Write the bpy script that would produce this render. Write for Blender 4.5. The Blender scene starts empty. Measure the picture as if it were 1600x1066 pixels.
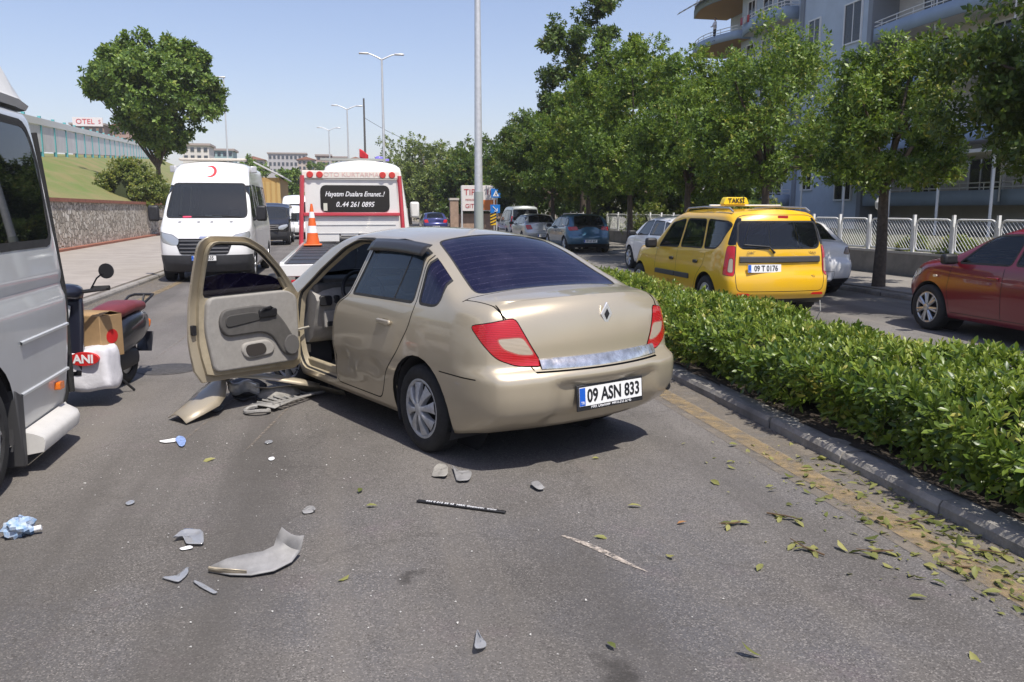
import bpy, bmesh, math, random
import numpy as np
from mathutils import Vector, Matrix, Euler
from mathutils.bvhtree import BVHTree
random.seed(7); RNG = np.random.default_rng(11)
R = math.radians
SC = bpy.context.scene; COL = SC.collection

# ------------------------------------------------ camera
cam = bpy.data.cameras.new('camera'); CAM = bpy.data.objects.new('camera', cam); COL.objects.link(CAM)
cam.sensor_width = 36.0; cam.lens = 1290/1600*36; cam.clip_start = .05; cam.clip_end = 6000
PITCH = math.atan(205/1290); YAW = math.atan(270/(1290/math.cos(PITCH))); CAMH = 1.62
CAM.location = (0, 0, CAMH); CAM.rotation_euler = (math.pi/2-PITCH, 0, -YAW)
SC.camera = CAM
# ------------------------------------------------ sky and sun
TOSUN = Vector((.20, -.50, 1.0)).normalized()
EL = math.asin(TOSUN.z); AZ = math.atan2(TOSUN.x, TOSUN.y)
W = bpy.data.worlds.new('World'); SC.world = W; W.use_nodes = True
nt = W.node_tree; bg = nt.nodes['Background']
sky = nt.nodes.new('ShaderNodeTexSky'); sky.sky_type = 'NISHITA'; sky.sun_disc = False
sky.sun_elevation = EL; sky.sun_rotation = AZ; sky.altitude = 50
sky.air_density = 1.15; sky.dust_density = 1.3; sky.ozone_density = 2.2
tn = nt.nodes.new('ShaderNodeMix'); tn.data_type = 'RGBA'; tn.blend_type = 'MULTIPLY'; tn.inputs[0].default_value = 1; tn.inputs[7].default_value = (1.0, .90, .97, 1)
nt.links.new(sky.outputs[0], tn.inputs[6]); nt.links.new(tn.outputs[2], bg.inputs[0]); bg.inputs[1].default_value = .13
sl = bpy.data.lights.new('sun', 'SUN'); sl.energy = 4.2; sl.angle = R(.55); sl.color = (1, .95, .87)
SUN = bpy.data.objects.new('sun', sl); COL.objects.link(SUN)
SUN.rotation_euler = TOSUN.to_track_quat('Z', 'Y').to_euler(); SUN.location = (0, 0, 30)
SC.view_settings.view_transform = 'Standard'; SC.view_settings.look = 'None'
SC.view_settings.exposure = .34; SC.view_settings.gamma = 1
SC.cycles.use_denoising = True
SC.cycles.max_bounces = 8; SC.cycles.transparent_max_bounces = 16
SC.cycles.caustics_reflective = False; SC.cycles.caustics_refractive = False
SC.cycles.sample_clamp_indirect = 6

# ------------------------------------------------ pixel helpers (a pixel gives a direction; depth is given)
def ray(px, py):
    a = (px-800)/1290; b = -(py-533)/1290
    f = math.cos(PITCH)+b*math.sin(PITCH); z = -math.sin(PITCH)+b*math.cos(PITCH)
    return (a*math.cos(YAW)+f*math.sin(YAW), -a*math.sin(YAW)+f*math.cos(YAW), z)
def gp(px, py, z=0):
    r = ray(px, py); t = (z-CAMH)/r[2]; return Vector((r[0]*t, r[1]*t, z))
def atY(px, py, Y):
    r = ray(px, py); t = Y/r[1]; return Vector((r[0]*t, Y, CAMH+r[2]*t))

# ------------------------------------------------ materials
MATS = {}
def M(name, col=(.5, .5, .5), rough=.6, metal=0., coat=0., spec=.5, noise=0., nscale=6., col2=None, bump=0., bscale=60., emit=None, trans=0., rnd=0.):
    if name in MATS: return MATS[name]
    m = bpy.data.materials.new(name); m.use_nodes = True; MATS[name] = m
    t = m.node_tree; p = t.nodes['Principled BSDF']; N = t.nodes.new; L = t.links.new
    c = tuple(col)+(1,)
    p.inputs['Base Color'].default_value = c; p.inputs['Roughness'].default_value = rough
    p.inputs['Metallic'].default_value = metal; p.inputs['Coat Weight'].default_value = coat
    p.inputs['Coat Roughness'].default_value = .03
    p.inputs['Specular IOR Level'].default_value = spec
    src = None
    if noise or col2:
        tc = N('ShaderNodeTexCoord'); n = N('ShaderNodeTexNoise'); n.inputs['Scale'].default_value = nscale
        n.inputs['Detail'].default_value = 6; n.inputs['Roughness'].default_value = .65
        L(tc.outputs['Object'], n.inputs['Vector'])
        mx = N('ShaderNodeMix'); mx.data_type = 'RGBA'
        d = col2 if col2 else tuple(max(0, x*(1-noise)) for x in col)
        e = col if col2 else tuple(min(1, x*(1+noise*.6)) for x in col)
        mx.inputs[6].default_value = tuple(d)+(1,); mx.inputs[7].default_value = tuple(e)+(1,)
        rp = N('ShaderNodeMapRange'); rp.inputs[1].default_value = .3; rp.inputs[2].default_value = .7
        L(n.outputs['Fac'], rp.inputs[0]); L(rp.outputs[0], mx.inputs[0]); src = mx.outputs[2]
    if rnd:
        oi = N('ShaderNodeObjectInfo'); h = N('ShaderNodeHueSaturation')
        mr = N('ShaderNodeMapRange'); mr.inputs[3].default_value = 1-rnd; mr.inputs[4].default_value = 1+rnd
        L(oi.outputs['Random'], mr.inputs[0]); L(mr.outputs[0], h.inputs['Value'])
        if src: L(src, h.inputs['Color'])
        else: h.inputs['Color'].default_value = c
        src = h.outputs[0]
    if src: L(src, p.inputs['Base Color'])
    if bump:
        tc = N('ShaderNodeTexCoord'); n = N('ShaderNodeTexNoise'); n.inputs['Scale'].default_value = bscale
        n.inputs['Detail'].default_value = 4; L(tc.outputs['Object'], n.inputs['Vector'])
        b = N('ShaderNodeBump'); b.inputs['Strength'].default_value = bump; b.inputs['Distance'].default_value = .02
        L(n.outputs['Fac'], b.inputs['Height']); L(b.outputs[0], p.inputs['Normal'])
    if emit:
        p.inputs['Emission Color'].default_value = tuple(emit[:3])+(1,); p.inputs['Emission Strength'].default_value = emit[3]
    if trans: p.inputs['Transmission Weight'].default_value = trans
    return m
def paint(name, col, metal=.0, rough=.32, dirt=.12):
    """car paint: base + clear coat + dust that thickens towards the sills"""
    if name in MATS: return MATS[name]
    m = M(name, col, rough, metal, coat=.8)
    t = m.node_tree; p = t.nodes['Principled BSDF']; N = t.nodes.new; L = t.links.new
    tc = N('ShaderNodeTexCoord'); n = N('ShaderNodeTexNoise'); n.inputs['Scale'].default_value = 3.; n.inputs['Detail'].default_value = 8
    L(tc.outputs['Object'], n.inputs['Vector'])
    mx = N('ShaderNodeMix'); mx.data_type = 'RGBA'; mx.inputs[6].default_value = tuple(col)+(1,); mx.inputs[7].default_value = (.30, .26, .20, 1)
    mr = N('ShaderNodeMapRange'); mr.inputs[1].default_value = .38; mr.inputs[2].default_value = .8; mr.inputs[4].default_value = dirt*2
    L(n.outputs['Fac'], mr.inputs[0])
    sx = N('ShaderNodeSeparateXYZ'); L(tc.outputs['Object'], sx.inputs[0])
    lo = N('ShaderNodeMapRange'); lo.inputs[1].default_value = .65; lo.inputs[2].default_value = .15; lo.inputs[4].default_value = dirt*2.2
    L(sx.outputs['Z'], lo.inputs[0])
    ad = N('ShaderNodeMath'); ad.operation = 'ADD'; ad.use_clamp = True; L(mr.outputs[0], ad.inputs[0]); L(lo.outputs[0], ad.inputs[1])
    L(ad.outputs[0], mx.inputs[0]); L(mx.outputs[2], p.inputs['Base Color'])
    rr = N('ShaderNodeMapRange'); rr.inputs[3].default_value = rough; rr.inputs[4].default_value = .75; L(ad.outputs[0], rr.inputs[0]); L(rr.outputs[0], p.inputs['Roughness'])
    cw = N('ShaderNodeMapRange'); cw.inputs[3].default_value = .85; cw.inputs[4].default_value = .1; L(ad.outputs[0], cw.inputs[0]); L(cw.outputs[0], p.inputs['Coat Weight'])
    return m
def glass(name, tint=(.25, .3, .3), diff=(.01, .012, .015), opaq=.25, rough=.02, dust=.0):
    """window pane: clear tinted body, fresnel reflection, a share of opaque film or dust"""
    if name in MATS: return MATS[name]
    m = bpy.data.materials.new(name); m.use_nodes = True; MATS[name] = m
    t = m.node_tree; N = t.nodes.new; L = t.links.new; out = t.nodes['Material Output']; t.nodes.remove(t.nodes['Principled BSDF'])
    tr = N('ShaderNodeBsdfTransparent'); tr.inputs[0].default_value = tuple(tint)+(1,)
    df = N('ShaderNodeBsdfDiffuse'); df.inputs[0].default_value = tuple(diff)+(1,)
    gl = N('ShaderNodeBsdfGlossy'); gl.inputs['Roughness'].default_value = rough; gl.inputs[0].default_value = (1, 1, 1, 1)
    a = N('ShaderNodeMixShader'); b = N('ShaderNodeMixShader'); fr = N('ShaderNodeFresnel'); fr.inputs[0].default_value = 1.5
    tc = N('ShaderNodeTexCoord'); n = N('ShaderNodeTexNoise'); n.inputs['Scale'].default_value = 9; n.inputs['Detail'].default_value = 8
    L(tc.outputs['Object'], n.inputs['Vector'])
    mr = N('ShaderNodeMapRange'); mr.inputs[3].default_value = max(0, opaq-dust); mr.inputs[4].default_value = opaq+dust
    L(n.outputs['Fac'], mr.inputs[0]); L(mr.outputs[0], a.inputs[0])
    L(tr.outputs[0], a.inputs[1]); L(df.outputs[0], a.inputs[2]); L(fr.outputs[0], b.inputs[0]); L(a.outputs[0], b.inputs[1]); L(gl.outputs[0], b.inputs[2])
    L(b.outputs[0], out.inputs[0]); return m
def film(name):
    """purple sun film on the rear glass with heater lines and dust specks"""
    m = glass(name, (.02, .015, .05), (.012, .008, .034), .88, .04, .05); t = m.node_tree; N = t.nodes.new; L = t.links.new
    tc = N('ShaderNodeTexCoord'); w = N('ShaderNodeTexWave'); w.bands_direction = 'X'; w.inputs['Scale'].default_value = 5.2; w.inputs['Distortion'].default_value = .25; L(tc.outputs['Object'], w.inputs['Vector'])
    n = N('ShaderNodeTexNoise'); n.inputs['Scale'].default_value = 120; n.inputs['Detail'].default_value = 3; L(tc.outputs['Object'], n.inputs['Vector'])
    b = N('ShaderNodeTexNoise'); b.inputs['Scale'].default_value = 4.5; b.inputs['Detail'].default_value = 6; L(tc.outputs['Object'], b.inputs['Vector'])
    def rg(o, a, c, lo, hi): r = N('ShaderNodeMapRange'); r.inputs[1].default_value = a; r.inputs[2].default_value = c; r.inputs[3].default_value = lo; r.inputs[4].default_value = hi; L(o, r.inputs[0]); return r.outputs[0]
    a1 = N('ShaderNodeMath'); a1.operation = 'MULTIPLY'; L(rg(w.outputs['Fac'], .90, 1., 0, .5), a1.inputs[0]); L(rg(n.outputs['Fac'], .45, .62, 0, 1), a1.inputs[1])
    a2 = N('ShaderNodeMath'); a2.operation = 'ADD'; L(a1.outputs[0], a2.inputs[0]); L(rg(n.outputs['Fac'], .66, .74, 0, .35), a2.inputs[1])
    a3 = N('ShaderNodeMath'); a3.operation = 'ADD'; a3.use_clamp = True; L(a2.outputs[0], a3.inputs[0]); L(rg(b.outputs['Fac'], .5, .75, 0, .22), a3.inputs[1])
    mx = N('ShaderNodeMix'); mx.data_type = 'RGBA'; mx.inputs[6].default_value = (.006, .004, .020, 1); mx.inputs[7].default_value = (.085, .075, .12, 1); L(a3.outputs[0], mx.inputs[0])
    d = [x for x in t.nodes if x.type == 'BSDF_DIFFUSE'][0]; L(mx.outputs[2], d.inputs[0]); return m
def leafmat(name, c1, c2, c3=None, trans=.3, rough=.42):
    if name in MATS: return MATS[name]
    m = M(name, c1, rough, spec=.4); t = m.node_tree; p = t.nodes['Principled BSDF']; N = t.nodes.new; L = t.links.new
    g = N('ShaderNodeNewGeometry'); r = N('ShaderNodeValToRGB')
    r.color_ramp.elements[0].color = tuple(c1)+(1,); r.color_ramp.elements[1].color = tuple(c2)+(1,)
    if c3: e = r.color_ramp.elements.new(.97); e.color = tuple(c2)+(1,); r.color_ramp.elements[-1].color = tuple(c3)+(1,)
    oi = N('ShaderNodeObjectInfo'); ad = N('ShaderNodeMath'); ad.operation = 'ADD'; fc = N('ShaderNodeMath'); fc.operation = 'FRACT'
    L(g.outputs['Random Per Island'], ad.inputs[0]); L(oi.outputs['Random'], ad.inputs[1]); L(ad.outputs[0], fc.inputs[0])
    gn = N('ShaderNodeTexNoise'); gn.inputs['Scale'].default_value = .9; gn.inputs['Detail'].default_value = 3; L(g.outputs['Position'], gn.inputs['Vector'])
    ga = N('ShaderNodeMath'); ga.operation = 'MULTIPLY_ADD'; ga.use_clamp = True; ga.inputs[1].default_value = 1.5; L(gn.outputs['Fac'], ga.inputs[0]); gb = N('ShaderNodeMath'); gb.operation = 'SUBTRACT'; gb.inputs[1].default_value = .75; L(fc.outputs[0], gb.inputs[0]); L(gb.outputs[0], ga.inputs[2])
    L(ga.outputs[0], r.inputs[0]); L(r.outputs[0], p.inputs['Base Color'])
    tl = N('ShaderNodeBsdfTranslucent'); br = N('ShaderNodeMix'); br.data_type = 'RGBA'; br.inputs[0].default_value = .5
    L(r.outputs[0], br.inputs[6]); br.inputs[7].default_value = (.25, .35, .03, 1); L(br.outputs[2], tl.inputs[0])
    mx = N('ShaderNodeMixShader'); mx.inputs[0].default_value = trans
    L(p.outputs[0], mx.inputs[1]); L(tl.outputs[0], mx.inputs[2]); L(mx.outputs[0], t.nodes['Material Output'].inputs[0])
    return m
BLACK = M('black_plastic', (.018, .018, .02), .5, noise=.4, nscale=20)
RUBBER = M('rubber', (.022, .022, .022), .85, noise=.5, nscale=14, bump=.2, bscale=90)
DARK = M('dark_lining', (.03, .03, .032), .9)
CHROME = M('chrome', (.75, .75, .76), .12, 1.)
STEEL = M('galvanised_steel', (.66, .67, .67), .45, .45, noise=.15, nscale=10)
ALLOY = M('alloy', (.55, .56, .57), .35, .8, noise=.15, nscale=30)
HUBPL = M('hubcap_plastic', (.50, .51, .52), .4, .35, noise=.25, nscale=25)
PLATEW = M('plate_white', (.8, .8, .78), .45)
INK = M('ink_black', (.012, .012, .014), .5)
PLBLUE = M('plate_blue', (.01, .1, .5), .45)
WHITEP = M('white_print', (.8, .8, .8), .5)
REDP = M('red_print', (.55, .02, .02), .5)

# ------------------------------------------------ mesh helpers
def tag(o, label=None, cat=None, group=None, kind=None):
    if label: o['label'] = label
    if cat: o['category'] = cat
    if group: o['group'] = group
    if kind: o['kind'] = kind
    return o
def link(name, me, parent=None, mats=()):
    o = bpy.data.objects.new(name, me); COL.objects.link(o)
    for m in mats: me.materials.append(m)
    if parent is not None: o.parent = parent
    return o
def thing(name, label, cat, loc=(0, 0, 0), rz=0., group=None):
    o = bpy.data.objects.new(name, None); COL.objects.link(o); o.empty_display_size = .2
    o.location = loc; o.rotation_euler = (0, 0, rz); return tag(o, label, cat, group)
def clone(o, parent=None):
    c = o.copy(); COL.objects.link(c)
    if parent is not None: c.parent = parent
    for ch in list(o.children): clone(ch, c)
    return c
class MB:
    def __init__(s): s.v = []; s.f = []; s.m = []
    def add(s, vs, fs, mi=0):
        b = len(s.v); s.v += [tuple(v) for v in vs]; s.f += [tuple(b+i for i in f) for f in fs]; s.m += [mi]*len(fs); return s
    def box(s, c, d, rot=None, mi=0):
        hx, hy, hz = d[0]/2, d[1]/2, d[2]/2; c = Vector(c)
        vs = [Vector((x, y, z)) for x in (-hx, hx) for y in (-hy, hy) for z in (-hz, hz)]
        if rot is not None:
            mt = Euler(rot).to_matrix() if not isinstance(rot, Matrix) else rot; vs = [mt @ v for v in vs]
        return s.add([v+c for v in vs], [(0, 1, 3, 2), (4, 6, 7, 5), (0, 4, 5, 1), (2, 3, 7, 6), (0, 2, 6, 4), (1, 5, 7, 3)], mi)
    def bb(s, x0, x1, y0, y1, z0, z1, mi=0): return s.box(((x0+x1)/2, (y0+y1)/2, (z0+z1)/2), (x1-x0, y1-y0, z1-z0), None, mi)
    def cyl(s, a, b, r0, r1=None, n=12, mi=0, cap=True):
        a, b = Vector(a), Vector(b); r1 = r0 if r1 is None else r1; d = (b-a).normalized()
        u = d.orthogonal().normalized(); w = d.cross(u); vs = []
        for p, r in ((a, r0), (b, r1)):
            for i in range(n): t = 2*math.pi*i/n; vs.append(p+u*r*math.cos(t)+w*r*math.sin(t))
        fs = [(i, (i+1) % n, n+(i+1) % n, n+i) for i in range(n)]
        if cap: fs += [tuple(range(n-1, -1, -1)), tuple(range(n, 2*n))]
        return s.add(vs, fs, mi)
    def tube(s, pts, r, n=8, closed=False, mi=0, cap=True):
        pts = [Vector(p) for p in pts]; k = len(pts); rs = r if isinstance(r, (list, tuple)) else [r]*k; vs = []; pu = None
        for i, p in enumerate(pts):
            q = pts[(i+1) % k] if (closed or i < k-1) else p; o = pts[i-1] if (closed or i) else p
            d = (q-o).normalized()
            if pu is None: u = d.orthogonal().normalized()
            else:
                u = pu-d*pu.dot(d)
                u = u.normalized() if u.length > 1e-6 else d.orthogonal().normalized()
            pu = u; w = d.cross(u)
            for j in range(n): t = 2*math.pi*j/n; vs.append(p+(u*math.cos(t)+w*math.sin(t))*rs[i])
        fs = []
        for i in range(k if closed else k-1):
            a, b = i*n, ((i+1) % k)*n
            fs += [(a+j, a+(j+1) % n, b+(j+1) % n, b+j) for j in range(n)]
        if cap and not closed: fs += [tuple(range(n-1, -1, -1)), tuple((k-1)*n+j for j in range(n))]
        return s.add(vs, fs, mi)
    def lathe(s, prof, n=24, c=(0, 0, 0), axis='y', mi=0):
        c = Vector(c); vs = []
        for r, h in prof:
            for j in range(n):
                t = 2*math.pi*j/n; a, b = r*math.cos(t), r*math.sin(t)
                vs.append(c+Vector((a, h, b) if axis == 'y' else (a, b, h) if axis == 'z' else (h, a, b)))
        fs = []
        for i in range(len(prof)-1): fs += [(i*n+j, i*n+(j+1) % n, (i+1)*n+(j+1) % n, (i+1)*n+j) for j in range(n)]
        return s.add(vs, fs, mi)
    def prism(s, poly, fn, a, b, mi=0):
        """poly (u,v) extruded from a to b; fn(u,v,w) -> xyz"""
        n = len(poly); vs = [fn(u, v, a) for u, v in poly]+[fn(u, v, b) for u, v in poly]
        return s.add(vs, [tuple(range(n-1, -1, -1)), tuple(range(n, 2*n))]+[(i, (i+1) % n, n+(i+1) % n, n+i) for i in range(n)], mi)
    def grid(s, rows, mi=0, closed=False):
        n = len(rows[0]); vs = [p for r in rows for p in r]; fs = []
        for i in range(len(rows)-1):
            for j in range(n if closed else n-1): fs.append((i*n+j, i*n+(j+1) % n, (i+1)*n+(j+1) % n, (i+1)*n+j))
        return s.add(vs, fs, mi)
    def mesh(s, name, mats, ang=35, recalc=True):
        me = bpy.data.meshes.new(name); me.from_pydata(s.v, [], s.f); me.update()
        for m in (mats if isinstance(mats, (list, tuple)) else [mats]): me.materials.append(m)
        if any(s.m): me.polygons.foreach_set('material_index', s.m)
        if recalc:
            b = bmesh.new(); b.from_mesh(me); bmesh.ops.recalc_face_normals(b, faces=b.faces[:]); b.to_mesh(me); b.free()
        if ang: me.shade_smooth(); me.set_sharp_from_angle(angle=R(ang))
        return me
    def build(s, name, mats, parent=None, ang=35, bev=0., seg=2, sub=0, solid=0., recalc=True):
        o = link(name, s.mesh(name, mats, ang, recalc), parent)
        if solid: md = o.modifiers.new('solid', 'SOLIDIFY'); md.thickness = solid; md.offset = 0
        if sub: md = o.modifiers.new('sub', 'SUBSURF'); md.levels = md.render_levels = sub
        if bev: md = o.modifiers.new('bev', 'BEVEL'); md.width = bev; md.segments = seg; md.limit_method = 'ANGLE'; md.angle_limit = R(40)
        return o
def rrect(x0, x1, z0, z1, r, n=4):
    """rounded rectangle outline"""
    o = []
    for cx, cz, a0 in ((x1-r, z1-r, 0), (x0+r, z1-r, 90), (x0+r, z0+r, 180), (x1-r, z0+r, 270)):
        for i in range(n+1): a = R(a0+90*i/n); o.append((cx+r*math.cos(a), cz+r*math.sin(a)))
    return o
def rpoly(pts, r, n=3):
    """round the corners of any polygon"""
    o = []; k = len(pts)
    for i in range(k):
        p = Vector(pts[i]); a = Vector(pts[i-1]); b = Vector(pts[(i+1) % k])
        ra = min(r, (a-p).length*.45); rb = min(r, (b-p).length*.45)
        pa = p+(a-p).normalized()*ra; pb = p+(b-p).normalized()*rb
        for j in range(n+1): t = j/n; q = pa*(1-t)**2+p*2*t*(1-t)+pb*t*t; o.append((q.x, q.y))
    return o
def text(name, body, size, mat, parent, loc, rot=(0, 0, 0), sx=1., ext=.0015, shear=0., al='CENTER', bold=0.):
    cu = bpy.data.curves.new('tmp', 'FONT'); cu.body = body; cu.size = size; cu.extrude = ext; cu.align_x = al; cu.align_y = 'CENTER'; cu.shear = shear; cu.resolution_u = 3; cu.offset = bold
    ob = bpy.data.objects.new('tmp', cu); COL.objects.link(ob); dg = bpy.context.evaluated_depsgraph_get()
    me = bpy.data.meshes.new_from_object(ob.evaluated_get(dg)); bpy.data.objects.remove(ob); bpy.data.curves.remove(cu)
    me.name = name; me.materials.clear(); me.materials.append(mat); o = link(name, me, parent); o.location = loc; o.rotation_euler = rot; o.scale = (sx, 1, 1); return o
def pch(pts):
    """monotone cubic through points -> function"""
    x = np.array([p[0] for p in pts], float); y = np.array([p[1] for p in pts], float)
    if x[0] > x[-1]: x = x[::-1]; y = y[::-1]
    h = np.diff(x); d = np.diff(y)/h; m = np.zeros(len(x)); m[0], m[-1] = d[0], d[-1]
    for i in range(1, len(x)-1):
        if d[i-1]*d[i] > 0: w1 = 2*h[i]+h[i-1]; w2 = h[i]+2*h[i-1]; m[i] = (w1+w2)/(w1/d[i-1]+w2/d[i])
    def f(t):
        t = min(max(t, x[0]), x[-1]); i = min(int(np.searchsorted(x, t, 'right'))-1, len(h)-1); i = max(i, 0)
        s = (t-x[i])/h[i]; a, b = y[i], y[i+1]
        return float((1+2*s)*(1-s)**2*a+s*(1-s)**2*h[i]*m[i]+s*s*(3-2*s)*b+s*s*(s-1)*h[i]*m[i+1])
    return f
# ================================================ ground, road, kerbs
def asphalt(name, base, stains=(), warm=0.):
    m = M(name, base, .88, spec=.25); t = m.node_tree; p = t.nodes['Principled BSDF']; N = t.nodes.new; L = t.links.new
    tc = N('ShaderNodeTexCoord')
    def noise(sc, det=4, rough=.6):
        n = N('ShaderNodeTexNoise'); n.inputs['Scale'].default_value = sc; n.inputs['Detail'].default_value = det; n.inputs['Roughness'].default_value = rough
        L(tc.outputs['Object'], n.inputs['Vector']); return n
    def mix(a, b, fac, mode='MIX'):
        x = N('ShaderNodeMix'); x.data_type = 'RGBA'; x.blend_type = mode
        for i, q in ((6, a), (7, b)):
            if isinstance(q, tuple): x.inputs[i].default_value = q+(1,)
            else: L(q, x.inputs[i])
        if isinstance(fac, float): x.inputs[0].default_value = fac
        else: L(fac, x.inputs[0])
        return x.outputs[2]
    def rng(o, a, b, c=0., d=1.):
        r = N('ShaderNodeMapRange'); r.inputs[1].default_value = a; r.inputs[2].default_value = b; r.inputs[3].default_value = c; r.inputs[4].default_value = d
        L(o, r.inputs[0]); return r.outputs[0]
    big = noise(.55, 5, .6); mid = noise(2.6, 6, .7); fine = noise(85, 3, .7); tint = noise(1.1, 3)
    b = base
    c = mix(tuple(x*.62 for x in b), tuple(x*1.24 for x in b), rng(big.outputs['Fac'], .32, .68))
    sep = N('ShaderNodeSeparateXYZ'); L(tc.outputs['Object'], sep.inputs[0])
    mu = N('ShaderNodeMath'); mu.operation = 'MULTIPLY'; L(rng(tint.outputs['Fac'], .42, .60, .15, .9), mu.inputs[0]); L(rng(sep.outputs['Y'], 5.2, 3.4, .12, 1.), mu.inputs[1])
    c = mix(c, (b[0]*.66, b[1]*.70, b[2]*.80), mu.outputs[0])
    t2 = noise(1.9, 4); c = mix(c, (b[0]*1.0, b[1]*.80, b[2]*1.0), rng(t2.outputs['Fac'], .58, .74, 0, .4))
    c = mix(c, tuple(x*.6 for x in b), rng(mid.outputs['Fac'], .54, .72, 0, .6))
    v = N('ShaderNodeTexVoronoi'); v.inputs['Scale'].default_value = 170; L(tc.outputs['Object'], v.inputs['Vector'])
    sp = N('ShaderNodeSeparateColor'); L(v.outputs['Color'], sp.inputs[0])
    c = mix(c, tuple(min(1, x*2.0) for x in b), rng(sp.outputs[0], .72, 1., 0, .7)); c = mix(c, tuple(x*.35 for x in b), rng(sp.outputs[1], .66, 1., 0, .8))
    c = mix(c, tuple(min(1, x*1.35) for x in b), rng(fine.outputs['Fac'], .5, .75, 0, .6))
    mp = N('ShaderNodeMapping'); mp.inputs['Scale'].default_value = (1.5, .10, 1); L(tc.outputs['Object'], mp.inputs[0])   # wheel tracks along the lane
    tn_ = N('ShaderNodeTexNoise'); tn_.inputs['Scale'].default_value = 1.; tn_.inputs['Detail'].default_value = 5; L(mp.outputs[0], tn_.inputs['Vector'])
    c = mix(c, tuple(x*.55 for x in b), rng(tn_.outputs['Fac'], .50, .66, 0, .7)); c = mix(c, (b[0]*1.30, b[1]*1.26, b[2]*1.18), rng(tn_.outputs['Fac'], .46, .30, 0, .55))
    vc = N('ShaderNodeTexVoronoi'); vc.feature = 'DISTANCE_TO_EDGE'; vc.inputs['Scale'].default_value = .42   # long hairline cracks
    wn = noise(1.7, 5); wv = N('ShaderNodeVectorMath'); wv.operation = 'ADD'; ws = N('ShaderNodeVectorMath'); ws.operation = 'SCALE'; ws.inputs[3].default_value = .9
    L(wn.outputs['Color'], ws.inputs[0]); L(tc.outputs['Object'], wv.inputs[0]); L(ws.outputs[0], wv.inputs[1]); L(wv.outputs[0], vc.inputs['Vector'])
    c = mix(c, tuple(x*.55 for x in b), rng(vc.outputs['Distance'], .005, .0, 0, .6))
    for (x, y, r, k, ax) in stains:
        s = N('ShaderNodeVectorMath'); s.operation = 'SUBTRACT'; s.inputs[1].default_value = (x, y, 0); L(wv.outputs[0], s.inputs[0])
        s2 = N('ShaderNodeVectorMath'); s2.operation = 'MULTIPLY'; s2.inputs[1].default_value = (1/r, ax/r, 0); L(s.outputs[0], s2.inputs[0])
        s3 = N('ShaderNodeVectorMath'); s3.operation = 'LENGTH'; L(s2.outputs[0], s3.inputs[0])
        c = mix(c, tuple(q*.25 for q in b) if k > 0 else tuple(min(1, q*1.7) for q in b), rng(s3.outputs['Value'], 1., .25, 0, abs(k)))
    L(c, p.inputs['Base Color'])
    bp = N('ShaderNodeBump'); bp.inputs['Strength'].default_value = .55; bp.inputs['Distance'].default_value = .006
    L(fine.outputs['Fac'], bp.inputs['Height']); L(bp.outputs[0], p.inputs['Normal'])
    return m
off = .45                                               # the stain centres live in the warped coordinates
ASPH = asphalt('asphalt', (.150, .138, .125), [(x+off, y+off, r, k, a) for x, y, r, k, a in ((.93, 2.55, .11, .75, 1), (.30, 3.42, .08, .7, 1), (.8, 3.1, .8, .22, .8), (-.2, 5.6, .7, .2, .35), (-1.5, 11.5, 1.6, -.2, .2), (-2.2, 4.2, .9, .2, .5))])
ASPH2 = asphalt('asphalt_side', (.175, .165, .152), [])
KS = 'structure'
m = MB(); m.bb(-900, 900, -60, 1100, -.6, -.02); tag(m.build('ground', M('dry_ground', (.26, .22, .16), .95, noise=.3, nscale=.2)), kind=KS)
def sheet(name, x0, x1, y0, y1, z, mat, nx=1, ny=1):
    m = MB(); m.grid([[(x0+(x1-x0)*i/nx, y0+(y1-y0)*j/ny, z) for i in range(nx+1)] for j in range(ny+1)]); return tag(m.build(name, mat, recalc=False), kind=KS)
sheet('road', -4.42, 3.32, -12, 260, 0, ASPH)
sheet('side_road', 4.93, 10.15, -12, 260, -.004, ASPH2)
def worn(name, col, base, lo=.42, hi=.62, sc=7):
    m = M(name, col, .85); t = m.node_tree; N = t.nodes.new; L = t.links.new; p = t.nodes['Principled BSDF']
    tc = N('ShaderNodeTexCoord'); n = N('ShaderNodeTexNoise'); n.inputs['Scale'].default_value = sc; n.inputs['Detail'].default_value = 9; n.inputs['Roughness'].default_value = .75
    L(tc.outputs['Object'], n.inputs['Vector']); r = N('ShaderNodeMapRange'); r.inputs[1].default_value = lo; r.inputs[2].default_value = hi; L(n.outputs['Fac'], r.inputs[0])
    tr = N('ShaderNodeBsdfTransparent'); mx = N('ShaderNodeMixShader'); L(r.outputs[0], mx.inputs[0]); L(tr.outputs[0], mx.inputs[1]); L(p.outputs[0], mx.inputs[2])
    L(mx.outputs[0], t.nodes['Material Output'].inputs[0]); return m
YEL = worn('worn_yellow_paint', (.36, .26, .13), None, .36, .74); DUST = worn('kerb_dust', (.24, .205, .16), None, .36, .72, 5)
sheet('gutter_dust', 2.62, 3.10, 0, 40, .004, DUST); sheet('edge_line', 2.70, 2.86, 0, 60, .008, YEL)
sheet('edge_line', -3.66, -3.50, 3, 60, .008, YEL); sheet('gutter_dust', -4.28, -3.62, 3, 60, .004, DUST)
m = MB(); a, b = gp(878, 838), gp(1015, 894); n_ = (b-a).normalized(); q_ = Vector((-n_.y, n_.x, 0)); rows = []
for i in range(13): t = i/12; w_ = .018*math.sin(math.pi*min(1, t*.9+.1))+.002; p_ = a.lerp(b, t)+q_*.012*math.sin(t*5); rows.append([p_+q_*w_+Vector((0, 0, .005)), p_-q_*w_+Vector((0, 0, .005))])
m.grid(rows); tag(m.build('scrape_mark', worn('scrape_chalk', (.50, .43, .36), None, .40, .60, 30), recalc=False), kind=KS)
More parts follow.
